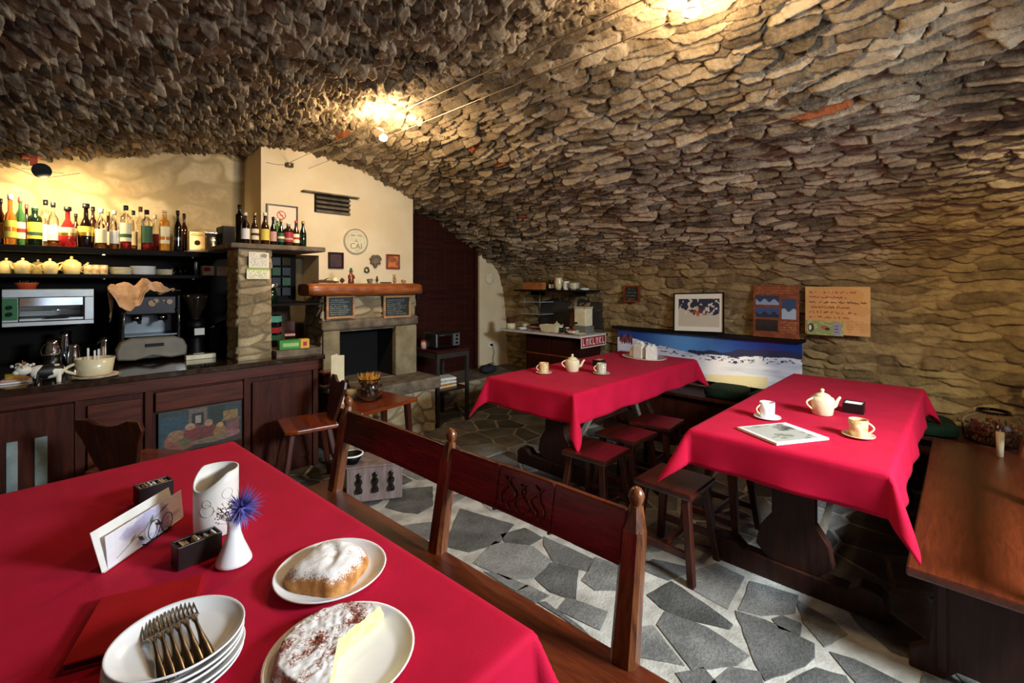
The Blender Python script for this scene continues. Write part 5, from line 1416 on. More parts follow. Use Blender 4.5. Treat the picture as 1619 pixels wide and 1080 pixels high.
for k, px in enumerate((126, 132, 139, 146, 153)):
    tumbler(['upturned glass nearest the steel jugs behind the bar', 'second glass in the row behind the bar', 'middle glass in the row behind the bar', 'fourth glass in the row behind the bar', 'glass in the row behind the bar nearest the coffee machine'][k], (on_y(px, 560, 4.66)[0], 4.66+.05*(k % 2), zc), .026, .13, 'glasses behind the bar')
t = thing('cooking_pot', 'thin steel lid lying on a short dark pot behind the bar', 'pot', (on_y(82, 560, 4.34)[0], 4.36, zc)); obj('pot', lathe(B(), [(0, 0), (.045, 0), (.045, .12), (0, .12)], n=24, cap=False), m_steeld, t); obj('lid', lathe(B(), [(0, .12), (.062, .12), (.062, .126), (0, .128)], n=28, cap=False), m_chrome, t)

# espresso machine with towel, grinder
ex0 = on_y(190, 500, 4.52)[0]; ex1 = on_y(283, 500, 4.52)[0]; ew = ex1-ex0
em = thing('espresso_machine', 'black two-group espresso machine with a beige rounded drip front, standing on the bar', 'coffee machine', (ex0, 4.42, zc))
obj('base', box(B(), -.01, ew+.01, .04, .50, .015, .11), m_blackm, em, bev=.01)
bm = B(); out = [(-.03, .03), (-.035, .10), (-.01, .16), (.05, .185), (ew-.05, .185), (ew+.01, .16), (ew+.035, .10), (ew+.03, .03), (ew*.8, .02), (ew*.5, .045), (ew*.2, .02)]
prism(bm, out, -.06, .02, XZ); obj('drip_front', bm, m_beige, em, bev=.012)
obj('badge', box(B(), ew*.36, ew*.68, -.024, -.019, .115, .140), m_black, em)
obj('drip_grid', box(B(), .01, ew-.01, .06, .30, .19, .20), m_steeld, em)
obj('back_panel', box(B(), .02, ew-.02, .28, .30, .20, .36), m_steeld, em)
for x in (0, ew-.02): obj('side_panel', box(B(), x, x+.02, .05, .50, .11, .50), m_black, em, bev=.004)
hd = obj('group_head', box(B(), .02, ew-.02, .06, .48, .35, .50), m_blackm, em, bev=.012)
for x, z, r_ in ((.08, .45, .018), (ew*.5, .44, .024), (ew*.57, .46, .018), (ew*.70, .46, .008), (ew-.07, .45, .020)):
    obj('gauge', tube(B(), [(x, .06, z), (x, .046, z)], r_, 16), m_chrome, hd)
for x in (ew*.28, ew*.72):
    gh = obj('portafilter', tube(B(), [(x, .14, .35), (x, .14, .305)], .032, 18), m_chrome, em)
    obj('handle', tube(B(), [(x, .12, .318), (x, .0, .300)], [.010, .013], 10), m_black, gh)
obj('steam_wand', tube(B(), [(.03, .05, .40), (.015, .02, .36), (.01, .01, .24)], .005, 8), m_chrome, em)
obj('steam_wand', tube(B(), [(ew-.03, .05, .40), (ew-.015, .02, .36), (ew-.01, .01, .24)], .005, 8), m_chrome, em)
obj('cup_rail', tube(B(), [(.0, .06, .50), (.0, .06, .54), (ew, .06, .54), (ew, .06, .50)], .004, 8), m_chrome, em)
# towel
nu, nv = 70, 60
u, v = np.meshgrid(np.linspace(0, 1, nu), np.linspace(0, 1, nv), indexing='ij')
tx0_ = ex0-.075; tw_ = ew+.02
fold = np.abs(fbm(u*5+2, v*4, 6, 4))*.050 + .012*np.sin(u*22+4*v)
bulk = .045+.055*np.sin(PI*np.clip(u*1.05, 0, 1))**.5*(.75+.25*np.sin(u*11+.5))
X_ = tx0_+u*tw_+.015*fbm(u*3, v*3, 4, 2)
Y_ = 4.40+v*.30
topz = .505+bulk*np.sin(PI*np.clip(v*.85+.12, 0, 1))+fold
flap = sstep(.30, .0, v)*(sstep(.55, .42, u)*sstep(-.02, .12, u)*.95+.25)      # pointed flap over the front left corner
drop = (.125-.20*np.abs(u-.30))*flap
side = sstep(.14, 0, u)*sstep(.35, .6, v)*.22                         # end hanging down the left side
Z_ = zc+topz-drop-side
Y_ = Y_-flap*.03+.006*fbm(u*9, v*9, 3, 2); X_ = X_+side*.12
o = mesh_np('towel', np.stack([X_, Y_, Z_], -1).reshape(-1, 3), grid_faces(nu, nv), m_towel, smooth=True)
md = o.modifiers.new('s', 'SOLIDIFY'); md.thickness = .006
md = o.modifiers.new('b', 'SUBSURF'); md.levels = md.render_levels = 1
tag(o, 'crumpled tan towel thrown over the top of the espresso machine', 'towel')
gx = on_y(310, 500, 4.50)[0]
gr = thing('coffee_grinder', 'black coffee grinder with a funnel hopper right of the espresso machine', 'grinder', (gx, 4.52, zc))
obj('body', lathe(B(), [(0, 0), (.075, 0), (.078, .02), (.06, .06), (.055, .20), (.072, .23), (.072, .28), (.05, .30), (0, .30)], n=28, cap=False), m_black, gr)
obj('base', box(B(), -.075, .075, -.11, .10, 0, .035), m_black, gr, bev=.008)
obj('doser', tube(B(), [(0, -.085, .16), (0, -.085, .245)], .045, 20), m_blackm, gr)
obj('spout_face', box(B(), -.035, .035, -.136, -.128, .18, .235), m_capw, gr, bev=.003)
obj('hopper', lathe(B(), [(.028, .30), (.035, .33), (.085, .47), (.088, .50), (.084, .50), (.03, .335)], n=28, cap=False), M('smoky_hopper', '#241b14', .12, coat=.5), gr)
obj('hopper_lid', lathe(B(), [(0, .51), (.088, .505), (.088, .498), (0, .498)], n=28, cap=False), m_black, gr)
obj('lever', tube(B(), [(.07, -.05, .22), (.10, -.10, .235)], .006, 8), m_chrome, gr); ball_ = obj('lever_knob', ball(B(), (.105, -.105, .238), .012), m_steel, gr)
obj('nameplate', box(B(), -.035, .035, -.112, -.109, .012, .034), m_capw, gr)
t = thing('knock_box', 'long pale wooden tray before the coffee grinder on the bar', 'tray', on_y(317, 556, 4.33)[:2] + (zc,), 0)
obj('body', box(B(), -.10, .10, -.03, .03, 0, .035), m_lcream, t, bev=.003); obj('recess', box(B(), -.09, .09, -.022, .022, .034, .0358), m_pine, t)
bk_ = thing('water_heater', 'black slanted-lid appliance left of the stone pier behind the bar', 'appliance', (on_y(354, 540, 4.55)[0], 4.60, zc))
bm = B(); prism(bm, [(-.12, 0), (.10, 0), (.10, .30), (-.12, .20)], -.10, .10, XZ); obj('housing', bm, m_black, bk_, bev=.008)
obj('edge_strip', tube(B(), [(.0, -.106, .02), (.085, -.106, .22)], .004, 6), m_steel, bk_)

# things along the counter front: papers, cow, plate with cup
px_, py_, _ = on_z(26, 605, zc)
pp2 = obj('magazine', box(B(), -.09, .07, -.06, .07, 0, .010), m_paper, loc=(px_, py_+.02, zc), rotz=.1, bev=.002); tag(pp2, 'white magazine lying on the bar left of the cow figurine', 'magazine')
pp3 = obj('leaflet', box(B(), -.06, .05, -.045, .05, 0, .012), m_lpink, loc=(px_+.0, py_+.03, zc+.0105), rotz=-.1, bev=.001); tag(pp3, 'pinkish leaflet pile on the white magazine on the bar', 'leaflets')
tag(obj('sticky_note_block', box(B(), -.05, .04, -.03, .03, 0, .022), m_lyel, loc=(px_-.0, py_+.055, zc+.0228), rotz=.05, bev=.002), 'yellow block on top of the leaflets at the left end of the bar', 'note block')
cx_, cy_, _ = on_z(74, 606, zc)
cw = thing('cow_figurine', 'small white and black toy cow with a curly head standing on the bar', 'figurine', (cx_, cy_, zc), .15)
bm = B(); rings = []
cw.scale = (1.5, 1.5, 1.5)
for x, r1, r2, zz in ((-.048, .006, .007, .052), (-.044, .019, .021, .050), (-.025, .024, .027, .048), (.0, .026, .029, .046), (.028, .025, .027, .047), (.046, .019, .021, .050), (.052, .005, .006, .052)):
    rings.append([(x, r1*math.cos(a), zz+r2*math.sin(a)) for a in [i*PI/8 for i in range(16)]])
loft(bm, rings)
for x in (-.030, .032):
    for y in (-.014, .014): lathe(bm, [(.0075, 0), (.008, .01), (.009, .035), (.010, .045)], (x, y, 0), 10)
ball(bm, (-.066, -.004, .062), .022, (1.1, .9, .9), 12, 8); ball(bm, (-.084, -.006, .055), .012, (1, 1, .8), 10, 6)
mcow = M('cow_hide', '#e6e0cc', .5)
nt = mcow.node_tree; bsdf = nt.nodes['Principled BSDF']; tcn = nt.nodes.new('ShaderNodeTexCoord'); no = nt.nodes.new('ShaderNodeTexNoise'); no.inputs['Scale'].default_value = 22; no.inputs['Detail'].default_value = 1
cr = nt.nodes.new('ShaderNodeValToRGB'); cr.color_ramp.interpolation = 'CONSTANT'; cr.color_ramp.elements[0].color = _c4('#14110f'); cr.color_ramp.elements[1].position = .44; cr.color_ramp.elements[1].color = _c4('#e6e0cc')
nt.links.new(tcn.outputs['Object'], no.inputs['Vector']); nt.links.new(no.outputs['Fac'], cr.inputs[0]); nt.links.new(cr.outputs[0], bsdf.inputs['Base Color'])
obj('body', bm, mcow, cw)
bm = B(); r = random.Random(2)
for k in range(26): ball(bm, (-.062+r.gauss(0, .010), r.gauss(0, .010), .080+r.gauss(0, .004)), .006, seg=6, rings=5)
obj('curly_mane', bm, m_capw, cw)
for s in (-1, 1): obj('horn', tube(B(), [(-.062, s*.012, .082), (-.064, s*.022, .090), (-.064, s*.024, .098)], [.004, .003, .001], 6), m_pine, cw)
obj('tail', tube(B(), [(.050, 0, .062), (.060, 0, .05), (.060, 0, .03)], [.003, .002, .004], 6), m_black, cw)
qx, qy, _ = on_z(152, 597, zc)
plate('serving_plate', 'wide pale plate with a paper napkin on the bar under the large cup', .125, (qx, qy+.02, zc), None, m_greyp, .018)
o = obj('napkin', lathe(B(), [(0, .0), (.10, .0), (.115, .010), (.11, .012), (.09, .004), (0, .004)], n=30, cap=False), m_towel, loc=(qx, qy+.02, zc+.0075)); tag(o, 'ochre paper napkin lying on the pale plate on the bar', 'napkin')
t = thing('large_cup', 'oversized cream cup with sugar sticks standing on the napkin plate on the bar', 'cup', (qx-.005, qy+.02, zc+.0125), PI+.15)
obj('cup', lathe(B(), [(0, 0), (.070, 0), (.086, .012), (.100, .112), (.095, .112), (.080, .018), (.046, .006), (0, .006)], n=36, cap=False), m_cream, t)
obj('handle', tube(B(), [(.086+.052*math.sin(q*PI), 0, .022+.066*q) for q in [i/12 for i in range(13)]], .009, 8), m_cream, t)
for k, (dx, dy, hh, m) in enumerate(((-.03, .02, .165, m_paper), (.02, .02, .155, m_paper), (.04, -.01, .17, m_paperg), (.0, .0, .15, m_paper))):
    tag(obj('sugar_stick', box(B(), -.005, .005, -.003, .003, 0, hh), m, loc=(qx+dx-.005, qy+.02+dy, zc+.02)), ['white sugar stick standing at the handle side of the large cup', 'white sugar stick in the middle rear of the large cup', 'brown sugar stick in the large cup', 'shortest white sugar stick in the large cup'][k], 'sachet', 'sticks in the large cup')
# pier notices, niche goods
cv = canvas(60, 76, '#e4dcc4'); r = random.Random(6)
for k in range(9): scribble(cv, .08, .9, .9-k*.095, .05, '#6d6a58', .6, r)
cell(cv, .75, .8, .16, .14, '#8a8468')
o = picture('notice', cv, .145, .12, loc=(1.145, 3.935, 1.635)); tag(o, 'cream printed notice at the top of the stone pier', 'notice')
cv = canvas(66, 36, '#e8e2b8'); crect(cv, 0, .82, 1, 1, '#9ab040')
for k in range(4): scribble(cv, .08, .9, .68-k*.17, .09, '#6d6a48', .6, r)
o = picture('notice', cv, .165, .085, loc=(1.13, 3.933, 1.548)); tag(o, 'yellow notice with a green band below the first one on the stone pier', 'notice')
nx0 = 1.33
nsf = thing('niche_rack', 'black wire rack with hanging packets in the niche beside the stone pier', 'rack', (0, 0, 0))
bm = B()
for x in (1.46, 1.62): tube(bm, [(x, 4.40, 1.38), (x, 4.40, 1.76)], .005, 6)
for z in (1.42, 1.52, 1.62, 1.72): tube(bm, [(1.46, 4.40, z), (1.62, 4.40, z)], .004, 6)
obj('frame', bm, m_cord, nsf)
for i in range(2):
    for k in range(4):
        obj('packet', box(B(), 1.465+i*.085, 1.535+i*.085, 4.385, 4.396, 1.405+k*.09, 1.475+k*.09), (m_glassdg, m_blackm, m_lgreen, m_blackm)[(i+k) % 4], nsf)
obj('niche_dark_sheet', box(B(), 1.40, 1.68, 4.42, 4.44, 1.345, 1.775), m_dark, nsf)  # dark sheet added for the black shade deep in the niche
ns1 = obj('niche_shelf', box(B(), 1.33, 1.83, 4.12, 4.96, 1.325, 1.34), m_dark); tag(ns1, 'thin dark shelf in the niche beside the pier', 'shelf')
ns2 = obj('niche_ledge', box(B(), 1.335, 1.69, 3.90, 4.59, .922, .975), m_slab); tag(ns2, 'stone ledge at the foot of the niche beside the pier', 'ledge')
t = thing('tea_tin', 'tall dark tin with a turquoise top and red band in the niche beside the pier', 'tin', (1.41, 4.22, .976), -.6)
obj('tin', box(B(), -.06, .06, -.05, .05, 0, .27), m_blackm, t, bev=.004); obj('top_band', box(B(), -.061, .061, -.051, .051, .21, .262), M('turquoise_print', '#5fa493', .5), t); obj('red_band', box(B(), -.061, .061, -.051, .051, .12, .165), m_lred, t); obj('lower_band', box(B(), -.061, .061, -.051, .051, .06, .10), m_lgreen, t)
t = thing('round_tin', 'dark jar with a silver lid on the upper shelf of the niche', 'tin', (1.40, 4.22, 1.341)); obj('jar', lathe(B(), [(0, 0), (.05, 0), (.05, .14), (0, .14)], n=24, cap=False), m_glassdg, t); obj('lid', lathe(B(), [(.052, .14), (.052, .175), (0, .18)], n=24, cap=False), m_silver, t)
t = thing('red_packet', 'slim dark red packet next to the tall tin in the niche', 'packet', (1.56, 4.24, .976), -.3); obj('pack', box(B(), -.04, .04, -.03, .03, 0, .21), m_glassb, t, bev=.003); obj('stripe', box(B(), -.041, .041, -.031, .031, .08, .10), m_lpink, t)
gxb, gyb, _ = on_z(464, 551, .976)
t = thing('green_tea_box', 'green and yellow tea box lying at the foot of the niche beside the fireplace', 'box', (gxb, gyb, .976), -.12)
obj('carton', box(B(), -.115, .045, -.04, .04, 0, .075), M('bright_green_card', '#2f8a30', .5), t, bev=.003); obj('yellow_end', box(B(), .045, .115, -.04, .04, 0, .075), M('orange_yellow_card', '#e0a52a', .5), t, bev=.003); obj('white_panel', box(B(), -.09, .03, -.0412, -.04, .022, .052), M('light_green_print', '#9fc76a', .5), t); obj('emblem', box(B(), .065, .095, -.0412, -.04, .02, .055), m_lred, t)
# ================================================================ THINGS ON THE WALLS AND THE MANTEL
YP = YW-.004
# vent grille with a slate over it
a = on_y(497, 335, YP); b_ = on_y(552, 314, YP)
vt = thing('wall_vent', 'grey slatted vent under a thin slate high on the white chimney wall', 'vent', (a[0], YP, a[2]), 0)
w, h = b_[0]-a[0], b_[2]-a[2]
for k in range(4): obj('slat', box(B(), .01, w, -.035, -.005, h*k/4+.006, h*k/4+.022, rot=(.5, 0, 0)), m_slab, vt)
obj('backing', box(B(), 0, w, -.004, .004, 0, h), m_soot, vt)
o = obj('cover_slate', box(B(), -.13, w+.08, -.07, .01, h, h+.014), m_slab, vt, bev=.002); o.rotation_euler = (0, .0, 0)
# no smoking sign in thin frame
a = on_y(423, 372, YP); b_ = on_y(468, 329, YP)
w, h = b_[0]-a[0], b_[2]-a[2]
ns = thing('no_smoking_sign', 'framed no-smoking notice on the white wall behind the beer bottles', 'sign', (a[0], YP-.004, a[2]), 0)
cv = canvas(110, 110, '#e3cfae'); X_, Y_ = cgrid(cv); D_ = np.hypot((X_-.47)*w/h, Y_-.70)
cv[(D_ < .15) & (D_ > .115)] = hexc('#c0453a'); cline(cv, [(.38, .80), (.56, .60)], 2.6, '#c0453a'); crect(cv, .40, .685, .55, .715, '#8a6a55')
r = random.Random(3)
for k in range(4): scribble(cv, .2, .8, .42-k*.08, .03, '#7d6a55', .6, r)
picture('notice', cv, w, h, ns)
bm = B(); q = .012; box(bm, -q, w+q, -.012, .003, -q, 0); box(bm, -q, w+q, -.012, .003, h, h+q); box(bm, -q, 0, -.012, .003, 0, h); box(bm, w, w+q, -.012, .003, 0, h); obj('frame', bm, m_boxd, ns)
# round plate with lettering
a = on_y(562, 382, YP); rp = abs(on_y(581, 382, YP)[0]-on_y(543, 382, YP)[0])/2
rd = thing('wall_plate', 'round cream wall plate with a grey ring, lettering and a small drawing', 'plate', (a[0], YP-.012, a[2]), 0)
obj('disc', tube(B(), [(0, .012, 0), (0, -.004, 0)], [rp, rp], 56), M('plate_cream', '#e6dab4', .4), rd)
m_ring = M('plate_grey_paint', '#8a8468', .5, col2='#6f6a52', scale=90)
bm = B()
for rr_, tt in ((rp*.97, .0035), (rp*.90, .002), (rp*.72, .0012)):
    tube(bm, [(rr_*math.cos(t), -.004, rr_*math.sin(t)) for t in [k*PI/30 for k in range(61)]], tt, 5, cap=False)
for k in range(60):
    t = k*PI/30; tube(bm, [(rp*.90*math.cos(t), -.0045, rp*.90*math.sin(t)), (rp*.97*math.cos(t+.05), -.0045, rp*.97*math.sin(t+.05))], .0016, 4)
obj('ring', bm, m_ring, rd)
def text(name, s, size, loc, mat, parent, rot=(PI/2, 0, 0)):
    c = bpy.data.curves.new(name, 'FONT'); c.body = s; c.size = size; c.extrude = .0006; c.align_x = 'CENTER'; c.align_y = 'CENTER'
    c.materials.append(mat); o = bpy.data.objects.new(name, c); COL.objects.link(o); o.parent = parent; o.location = loc; o.rotation_euler = rot
    bpy.context.view_layer.update()
    me = bpy.data.meshes.new_from_object(o.evaluated_get(bpy.context.evaluated_depsgraph_get()))
    m = bpy.data.objects.new(name, me); COL.objects.link(m); m.parent = parent; m.location = loc; m.rotation_euler = rot
    bpy.data.objects.remove(o); return m
bm = B()
r = random.Random(11)
for x0 in (-.42, .12):                                 # arched upper word, illegible in the photo: short strokes
    for k in range(5):
        x = (x0+k*.075)*rp; z = rp*.50-abs(x0+k*.075)*rp*.12
        tube(bm, [(x, -.006, z-.009), (x+.002, -.006, z+.009)], .0018, 4); 
        if k % 2: tube(bm, [(x-.004, -.006, z+.006), (x+.007, -.006, z+.004)], .0015, 4)
tube(bm, [(-.04*rp, -.006, -.02*rp), (0, -.006, .22*rp), (.05*rp, -.006, .0), (.16*rp, -.006, -.02*rp)], .0022, 4); tube(bm, [(-.2*rp, -.006, 0), (.1*rp, -.006, .03*rp)], .0018, 4)
obj('small_drawing', bm, m_ring, rd)
text('lettering', 'CAI', rp*.62, (0, -.0048, -rp*.38), m_ring, rd)
# small framed pictures
def small_frame(label, c0, c1, inner, frame, seed):
    a = on_y(c0[0], c1[1], YP); b_ = on_y(c1[0], c0[1], YP); w, h = b_[0]-a[0], b_[2]-a[2]
    t = thing('picture_frame', label, 'picture', (a[0], YP-.006, a[2]), 0, 'small framed pictures on the chimney wall')
    cv = canvas(50, 50, inner); X_, Y_ = cgrid(cv); n_ = fbm(X_*3, Y_*3, seed, 3)
    cc = np.array(hexc(inner)); cv[n_ > .1] = cc*1.5; cv[n_ < -.2] = cc*.6
    picture('print', cv, w, h, t)
    bm = B(); q = .016; box(bm, -q, w+q, -.014, .005, -q, 0); box(bm, -q, w+q, -.014, .005, h, h+q); box(bm, -q, 0, -.014, .005, 0, h); box(bm, w, w+q, -.014, .005, 0, h); obj('frame', bm, frame, t, bev=.002)
small_frame('small dark framed picture above the left part of the mantel', (521, 402), (540, 422), '#3a1c14', m_doorwood, 3)
small_frame('small orange-brown framed picture above the right end of the mantel', (612, 405), (629, 423), '#b0602f', m_chair, 4)
# hanging stones
def pebble(name, label, cat, px, py, rpx, mat, Y=YP-.02, sy=.35, seed=1):
    a = on_y(px, py, Y); r0 = rpx*(Y/.87)/FPX
    bm = ball(B(), (0, 0, 0), r0, (1, sy, .95), 20, 14)
    for v in bm.verts:
        k = 1+.22*math.sin(v.co.x*90+seed)*math.cos(v.co.z*70+seed*2)+.1*math.sin(v.co.z*160); v.co = v.co*k
    o = obj(name, bm, mat, loc=a); return tag(o, label, cat)
pebble('fossil_stone', 'rough grey fan-shaped stone hung on the wall above the mantel', 'stone', 594, 412, 9.5, m_slab, seed=2)
wr = thing('small_wreath', 'tiny dark green wreath hung on the wall below the round plate', 'wreath', on_y(580, 427, YP-.012), 0)
bm = B(); r = random.Random(9)
for k in range(70):
    t = r.uniform(0, 6.28); q = .024+r.gauss(0, .003); ball(bm, (q*math.cos(t), r.gauss(0, .004), q*math.sin(t)), r.uniform(.004, .007), seg=6, rings=4)
obj('leaves', bm, M('wreath_green', '#4c5230', .9, col2='#2c3018', scale=60), wr)
# mantel things
zm = 1.514; YM = 4.20
def at_m(px): return (on_y(px, 440, YM)[0], YM, zm)
o = obj('driftwood', tube(tube(B(), [(-.13, 0, .012), (-.05, .0, .02), (.03, .01, .016), (.12, 0, .012)], [.006, .014, .012, .005], 8), [(-.04, 0, .018), (.0, .0, .04), (.03, .01, .05)], [.008, .005, .002], 6), m_cone, loc=at_m(516)); tag(o, 'dark twisted piece of driftwood at the left end of the mantel', 'driftwood')
o = obj('pale_shell', ball(B(), (0, 0, .028), .028, (1.1, .8, 1), 16, 10), m_lcream, loc=(on_y(530, 440, YM+.05)[0], YM+.05, zm)); tag(o, 'pale round shell behind the driftwood on the mantel', 'shell')
o = obj('pine_cone', lathe(B(), [(0, 0)]+[(.020*math.sin(PI*(k+.5)/14)+(.004 if k % 2 else 0), .003+k*.0036) for k in range(14)]+[(0, .055)], n=16, cap=False), m_cone, loc=at_m(541)); tag(o, 'dark pine cone on the mantel beside the tall wooden figure', 'pine cone')
t = thing('wooden_figure', 'orange-brown carved figure with a dark green hat, tallest thing on the mantel', 'figurine', at_m(555))
obj('torso', lathe(B(), [(0, 0), (.026, 0), (.030, .01), (.024, .05), (.026, .075), (.014, .088), (.016, .10), (.010, .115), (0, .118)], n=20, sy=.8, cap=False), m_chair, t); obj('arm', tube(tube(B(), [(-.024, 0, .08), (-.032, -.008, .05), (-.012, -.022, .045)], .006, 8), [(.024, 0, .08), (.032, -.008, .05), (.012, -.022, .045)], .006, 8), m_chair, t)
obj('hat', lathe(B(), [(0, .110), (.022, .112), (.022, .117), (.014, .120), (.010, .145), (0, .148)], n=20, cap=False), m_lgreen, t)
pebble('grey_stone', 'small grey stone in the middle of the mantel', 'stone', 585, 440, 5, m_slab, YM, .8, 5).location.z = zm+.022
t = thing('bird_figurine', 'slim brown bird figurine right of the middle of the mantel', 'figurine', at_m(596)); obj('body', ball(B(), (0, 0, .035), .016, (.8, .8, 1.4), 12, 8), m_cone, t); obj('head', ball(B(), (0, -.004, .062), .009), m_cone, t); obj('beak', tube(B(), [(0, -.010, .062), (0, -.022, .060)], [.003, .0005], 6), m_capg, t); obj('foot', tube(tube(B(), [(-.005, 0, 0), (-.005, 0, .016)], .0015, 5), [(.005, 0, 0), (.005, 0, .016)], .0015, 5), m_black, t)
tag(obj('pocket_knife', box(B(), -.06, .06, -.012, .012, 0, .012), m_glassb, loc=at_m(610), bev=.004), 'flat dark elongated object lying on the right part of the mantel', 'knife')
t = thing('mouse_figurine', 'small greyish animal figurine with raised ears near the right end of the mantel', 'figurine', at_m(624)); obj('body', ball(B(), (0, 0, .028), .022, (.9, .9, 1.25), 14, 10), m_pine, t); obj('head', ball(B(), (-.008, -.006, .06), .014), m_pine, t)
for s in (-1, 1): obj('ear', ball(B(), (-.008+s*.010, -.004, .080), .008, (.6, .3, 1.6), 8, 6), m_cone, t)
pebble('brown_stone', 'little brown stone at the right end of the mantel', 'stone', 638, 440, 4, m_pine, YM, .8, 7).location.z = zm+.015

# ---------------------------------------------------------------- lights on wires
def wire(label, pts, r=.0028, m=None):
    o = obj('lighting_wire', tube(B(), pts, r, 6), m or m_wire); tag(o, label, 'wire', 'low-voltage lighting wires under the vault'); return o
wire('taut lighting wire under the vault on the side toward the bar', [(1.68, YW-.01, 2.655), (1.68, 0.9, 2.64), (1.68, Y0+.01, 2.655)])
wire('taut lighting wire under the vault on the side toward the right-hand wall', [(1.87, YW-.01, 2.635), (1.87, 0.9, 2.62), (1.87, Y0+.01, 2.635)])
def wire_lamp(label, y, x=1.775):
    t = thing('wire_lamp', label, 'lamp', (x, y, 2.625), 0, 'halogen lamps hung on the wires')
    obj('cross_bar', tube(B(), [(-.105, 0, .02), (.105, 0, .0)], .005, 8), m_steel, t)
    obj('socket', lathe(B(), [(0, .0), (.014, .0), (.016, .02), (.010, .034), (0, .034)], (0, 0, -.03), 16, cap=False), m_steel, t)
    obj('reflector', lathe(B(), [(.012, -.03), (.022, -.036), (.034, -.058), (.036, -.062), (.032, -.058), (.020, -.038), (.010, -.034)], n=24, cap=False), m_chrome, t)
    obj('bulb', ball(B(), (0, 0, -.048), .030, (1, 1, .8), 14, 10), m_bulb, t)['label'] = 'glowing halogen bulb'
    return t
wire_lamp('glowing halogen lamp on the wires over the middle of the room', 3.04)
wire_lamp('glowing halogen lamp on the wires at the top edge of the view', .76)
wire_lamp('glowing halogen lamp on the wires behind the viewpoint', -.9)
tx_ = thing('transformer', 'small dark box on the white wall where the two lighting wires end', 'box', (on_y(456, 262, YW)[0], YW-.03, on_y(456, 262, YW)[2]))
obj('case', box(B(), -.03, .03, -.02, .028, -.02, .02), m_boxd, tx_, bev=.003); obj('terminal', box(B(), -.015, .0, -.023, -.02, -.01, .012), m_capg, tx_); obj('lead', tube(B(), [(-.03, .02, 0), (-.10, .025, -.01), (-.2, .028, -.005)], .002, 5), m_cord, tx_)
# bar spotlight: rusty holder on the wall with a dark lamp on thin wires
bx0, _, bz0 = on_y(50, 252, 4.72); lx0, _, lz0 = on_y(66, 270, 4.60)
sp = thing('bar_spotlight', 'dark round spotlight on thin wires under a rusty bracket above the liquor bottles', 'lamp', (0, 0, 0))
bm = B(); box(bm, bx0-.05, bx0+.06, 4.70, 4.78, bz0+.015, bz0+.04, rot=(0, -.25, 0)); box(bm, bx0-.01, bx0+.03, 4.72, 4.76, bz0-.04, bz0+.02); obj('bracket', bm, m_terra, sp)
obj('shade', tube(B(), [(lx0, 4.57, lz0-.005), (lx0, 4.60, lz0), (lx0-.005, 4.66, lz0+.02)], [.050, .052, .022], 24), m_black, sp)
bm = B(); tube(bm, [(lx0-.20, 4.62, lz0+.03), (lx0-.02, 4.58, lz0-.05), (lx0+.02, 4.58, lz0-.05), (lx0+.20, 4.62, lz0+.02)], .0015, 5); tube(bm, [(lx0-.10, 4.60, lz0), (lx0+.11, 4.60, lz0)], .0015, 5); tube(bm, [(bx0, 4.74, bz0-.03), (lx0, 4.64, lz0+.02)], .004, 6); obj('suspension_wire', bm, m_cord, sp)

# ---------------------------------------------------------------- right wall
RZ = -PI/2
XW = 4.86
def rwall(name, label, cat, cv, y0, y1, z0, z1, mat=None, x=XW, group=None):
    o = picture(name, cv, abs(y0-y1), z1-z0, loc=(x, max(y0, y1), z0), rot=(0, 0, RZ), mat=mat); return tag(o, label, cat, group)
# snowy panorama
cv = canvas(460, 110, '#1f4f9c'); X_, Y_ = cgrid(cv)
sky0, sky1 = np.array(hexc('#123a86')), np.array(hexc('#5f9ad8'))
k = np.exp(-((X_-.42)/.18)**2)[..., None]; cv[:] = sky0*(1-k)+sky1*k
ridge = .74+.05*fbm(X_*9, X_*0, 3, 5)-.10*sstep(.0, .25, X_)*0+.0*X_
far = .66+.14*sstep(.55, .85, X_)+.05*fbm(X_*14, X_*0+2, 5, 4)
cv[(Y_ < far) & (X_ > .45)] = hexc('#2c3654')
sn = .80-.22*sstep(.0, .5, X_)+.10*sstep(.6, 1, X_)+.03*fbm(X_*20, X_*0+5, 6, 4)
snow = np.array(hexc('#e9eaf2')); sh_ = np.array(hexc('#9fb0d0')); n_ = fbm(X_*7, Y_*9, 15, 4)[..., None]  # snow extra white, part of the bright glow put into the print
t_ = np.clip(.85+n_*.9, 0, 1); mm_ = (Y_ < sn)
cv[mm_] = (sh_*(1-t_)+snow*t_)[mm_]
rk = (fbm(X_*60, Y_*40, 25, 3) > .22) & (Y_ < sn) & (Y_ > sn-.13) & (X_ > .15); cv[rk] = hexc('#343f5c')
br = (fbm(X_*3, Y_*4, 35, 3) > .1) & (Y_ < .4) & (X_ > .55); cv[br] = hexc('#c9b4a8')
glow_patch = (Y_ < .20+.05*np.sin(X_*9)) & (X_ > .55) & (X_ < .85); cv[glow_patch] = hexc('#e8dcae')  # cream patch paints the warm glow low on the panorama
for k_ in range(14):
    xx_ = .02+.006*k_; cell(cv, xx_, .75+.04*math.sin(k_*2.3), .006, .09, '#18203a' if k_ % 2 else '#a3473c')
rwall('panorama_poster', 'long glossy panorama of a snowy mountain glacier along the wall behind the bench', 'poster', cv, 2.98, 1.06, .50, .972, m_paintg, 4.868)
